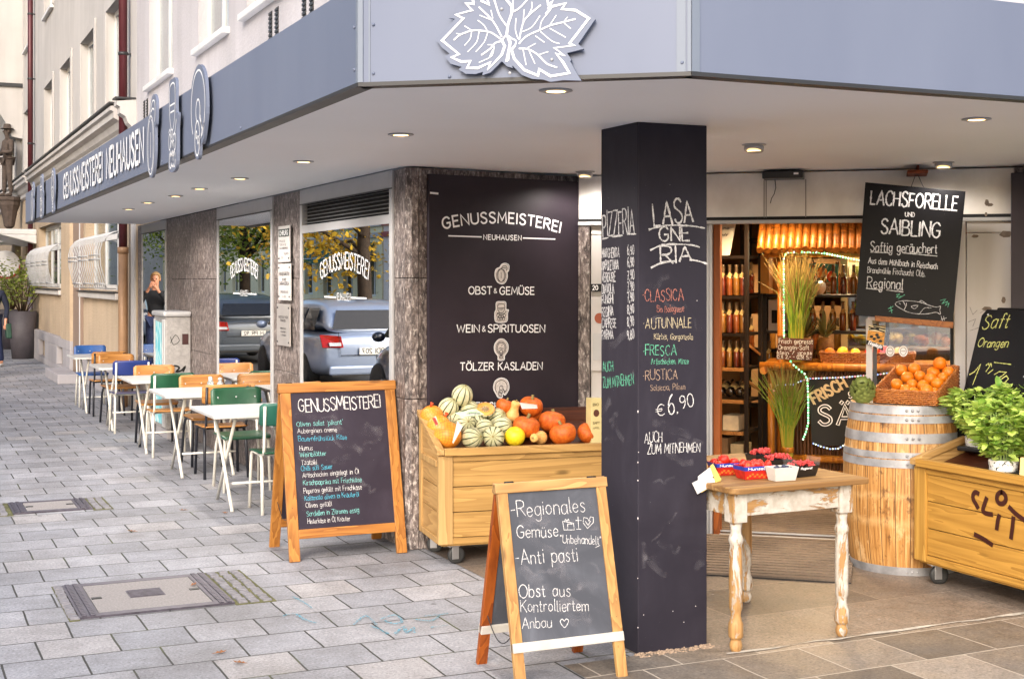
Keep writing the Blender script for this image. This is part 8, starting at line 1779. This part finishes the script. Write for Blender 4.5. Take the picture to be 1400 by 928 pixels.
# trees
M['bark'] = plain('tree_bark', '#3f342b', .9, var=.3, scale=12, bump=.6); LFY = m_leaf('yellow_leaf', '#a8841a', '#e0bc3c', .55); LFG = m_leaf('green_leaf', '#3f5c1e', '#8a9c3a', .55)
def tree(label, x, y, h, rc, lm, sd, n=2600):
    t = thing('street_tree', label, 'tree', (x, y, -.13), 0, 'street trees'); rg = random.Random(sd); tr_ = MB(); cr = MB(); tr_.tube([(0,0,0),(.05,.1,h*.3),(.0,.15,h*.55),(.1,.2,h*.9)], [.17,.14,.10,.03], 10); cl_ = []
    for k in range(16):
        a = rg.uniform(0, 6.28); z = h*rg.uniform(.32,.75); q = rc*rg.uniform(.55,1.0); e = Vector((q*cos(a), q*sin(a), z+rg.uniform(-.2,1.6))); tr_.tube([(0,.1,z*.9), tuple(e*.5+Vector((0,0,z*.5+.1))), tuple(e)], [.06,.035,.01], 6); cl_.append(e); cl_.append(e*.6+Vector((0,0,.4*z)))
    for k in range(n):
        c = cl_[rg.randrange(len(cl_))]+Vector((rg.gauss(0,.5), rg.gauss(0,.5), rg.gauss(-.1,.42))); leaf(cr, c, Vector((rg.gauss(0,1), rg.gauss(0,1), rg.gauss(-.4,.6))).normalized(), Vector((rg.gauss(0,.5), rg.gauss(0,.5), 1)), rg.uniform(.09,.15), rg.uniform(.06,.10))
    tr_.build('trunk', M['bark'], t, local=True); cr.build('crown', lm, t, local=True)
tree('yellow autumn street tree behind the parked silver-blue estate', -3.2, 26.5, 7.5, 2.4, LFY, 2, 8000); tree('green street tree mirrored in the middle shop window', -3.0, 36.0, 7.5, 2.6, LFG, 3, 8000); tree('yellow-green street tree farthest along the road', -3.1, 46.0, 8, 2.6, LFG, 5, 6000)
# opposite houses
def opposite(label, y0, y1, h, wall, band):
    t = thing('opposite_building', label, 'building', (-14.5, y0, 0), 0, 'houses across the street'); xs_ = -14.5; hs_ = []; n = int((y1-y0)/3.2)
    for k in range(n):
        a = y0+.9+(y1-y0)*k/n
        for z in (.9, 4.6, 7.9): hs_.append((a, a+1.5, z, z+2.0))
    m = MB(); wall_x(m, xs_-.4, xs_, y0, y1, -.13, h, hs_); m.build('facade', wall, t); MB().box(xs_-9, xs_-.41, y0, y1, h-.1, h+.1).box(xs_-.9, xs_-.8, y0, y1, -.1, h).build('roof', M['dark'], t)
    b = MB()
    for z in (-.13, 3.6, 4.1, 7.3): b.box(xs_-.001, xs_+.12, y0, y1, z, z+.22)
    for k in range(9): b.box(xs_-.001, xs_+.03, y0, y1, .5+k*.34, .5+k*.34+.27) if False else None
    b.build('string_course', band, t)
    for a, b_, z0, z1 in hs_:
        f = MB(); w = .09; f.box(xs_-.25, xs_-.2, a, b_, z0, z0+w).box(xs_-.25, xs_-.2, a, b_, z1-w, z1).box(xs_-.25, xs_-.2, a, a+w, z0+w, z1-w).box(xs_-.25, xs_-.2, b_-w, b_, z0+w, z1-w).box(xs_-.25, xs_-.2, (a+b_)/2-w/2, (a+b_)/2+w/2, z0+w, z1-w); o = f.build('window', M['white_trim'], t); MB().box(xs_-.23, xs_-.22, a+w, b_-w, z0+w, z1-w).build('pane', M['carglass'], o)
    return t
opposite('sandy stone house across the street with a green awning', 58, 112, 13, m_stucco('sand_ashlar', '#f6e6bc', 8, .2), M['cream'])
opposite('pinkish house across the street with a red band', 20, 57.8, 14, m_stucco('rose_render', '#f4dfd0', 10, .2), plain('red_band', '#9a3a34', .7))
aw = thing('green_awning', 'green shop awning across the street', 'awning', (-14.4, 64, 2.6)); m = MB(); m.extr([(-14.5,59,3.4),(-13.0,59,2.7),(-13.0,59,2.45),(-13.02,59,2.45),(-14.5,59,3.3)], (0,10,0)); m.build('cloth', plain('green_cloth', '#1f5a48', .8), aw); MB().tube([(-13.02,59,2.7),(-13.02,69,2.7)], .03, 6).build('front_bar', M['alu'], aw)
# the street closes in the distance
fb_ = thing('distant_building', 'pale building closing the far end of the street', 'building', (-6, 110, 0)); m = MB(); m.box(-30, 14, 112, 124, -.13, 15); m.build('wall', M['cream'], fb_)
for k in range(8):
    for z in (1.5, 5, 8.5): MB().box(-26+k*4.6, -24.4+k*4.6, 111.9, 111.99, z, z+1.9).build('window', M['carglass'], fb_)
m = MB(); m.extr([(-30.5,111.5,15),(14.5,111.5,15),(14.5,118,19),(-30.5,118,19)], (0,.01,.01)); m.box(-30.5, 14.5, 118, 124.5, 15, 19); m.build('roof', plain('red_roof', '#6a3a2c', .9), fb_)
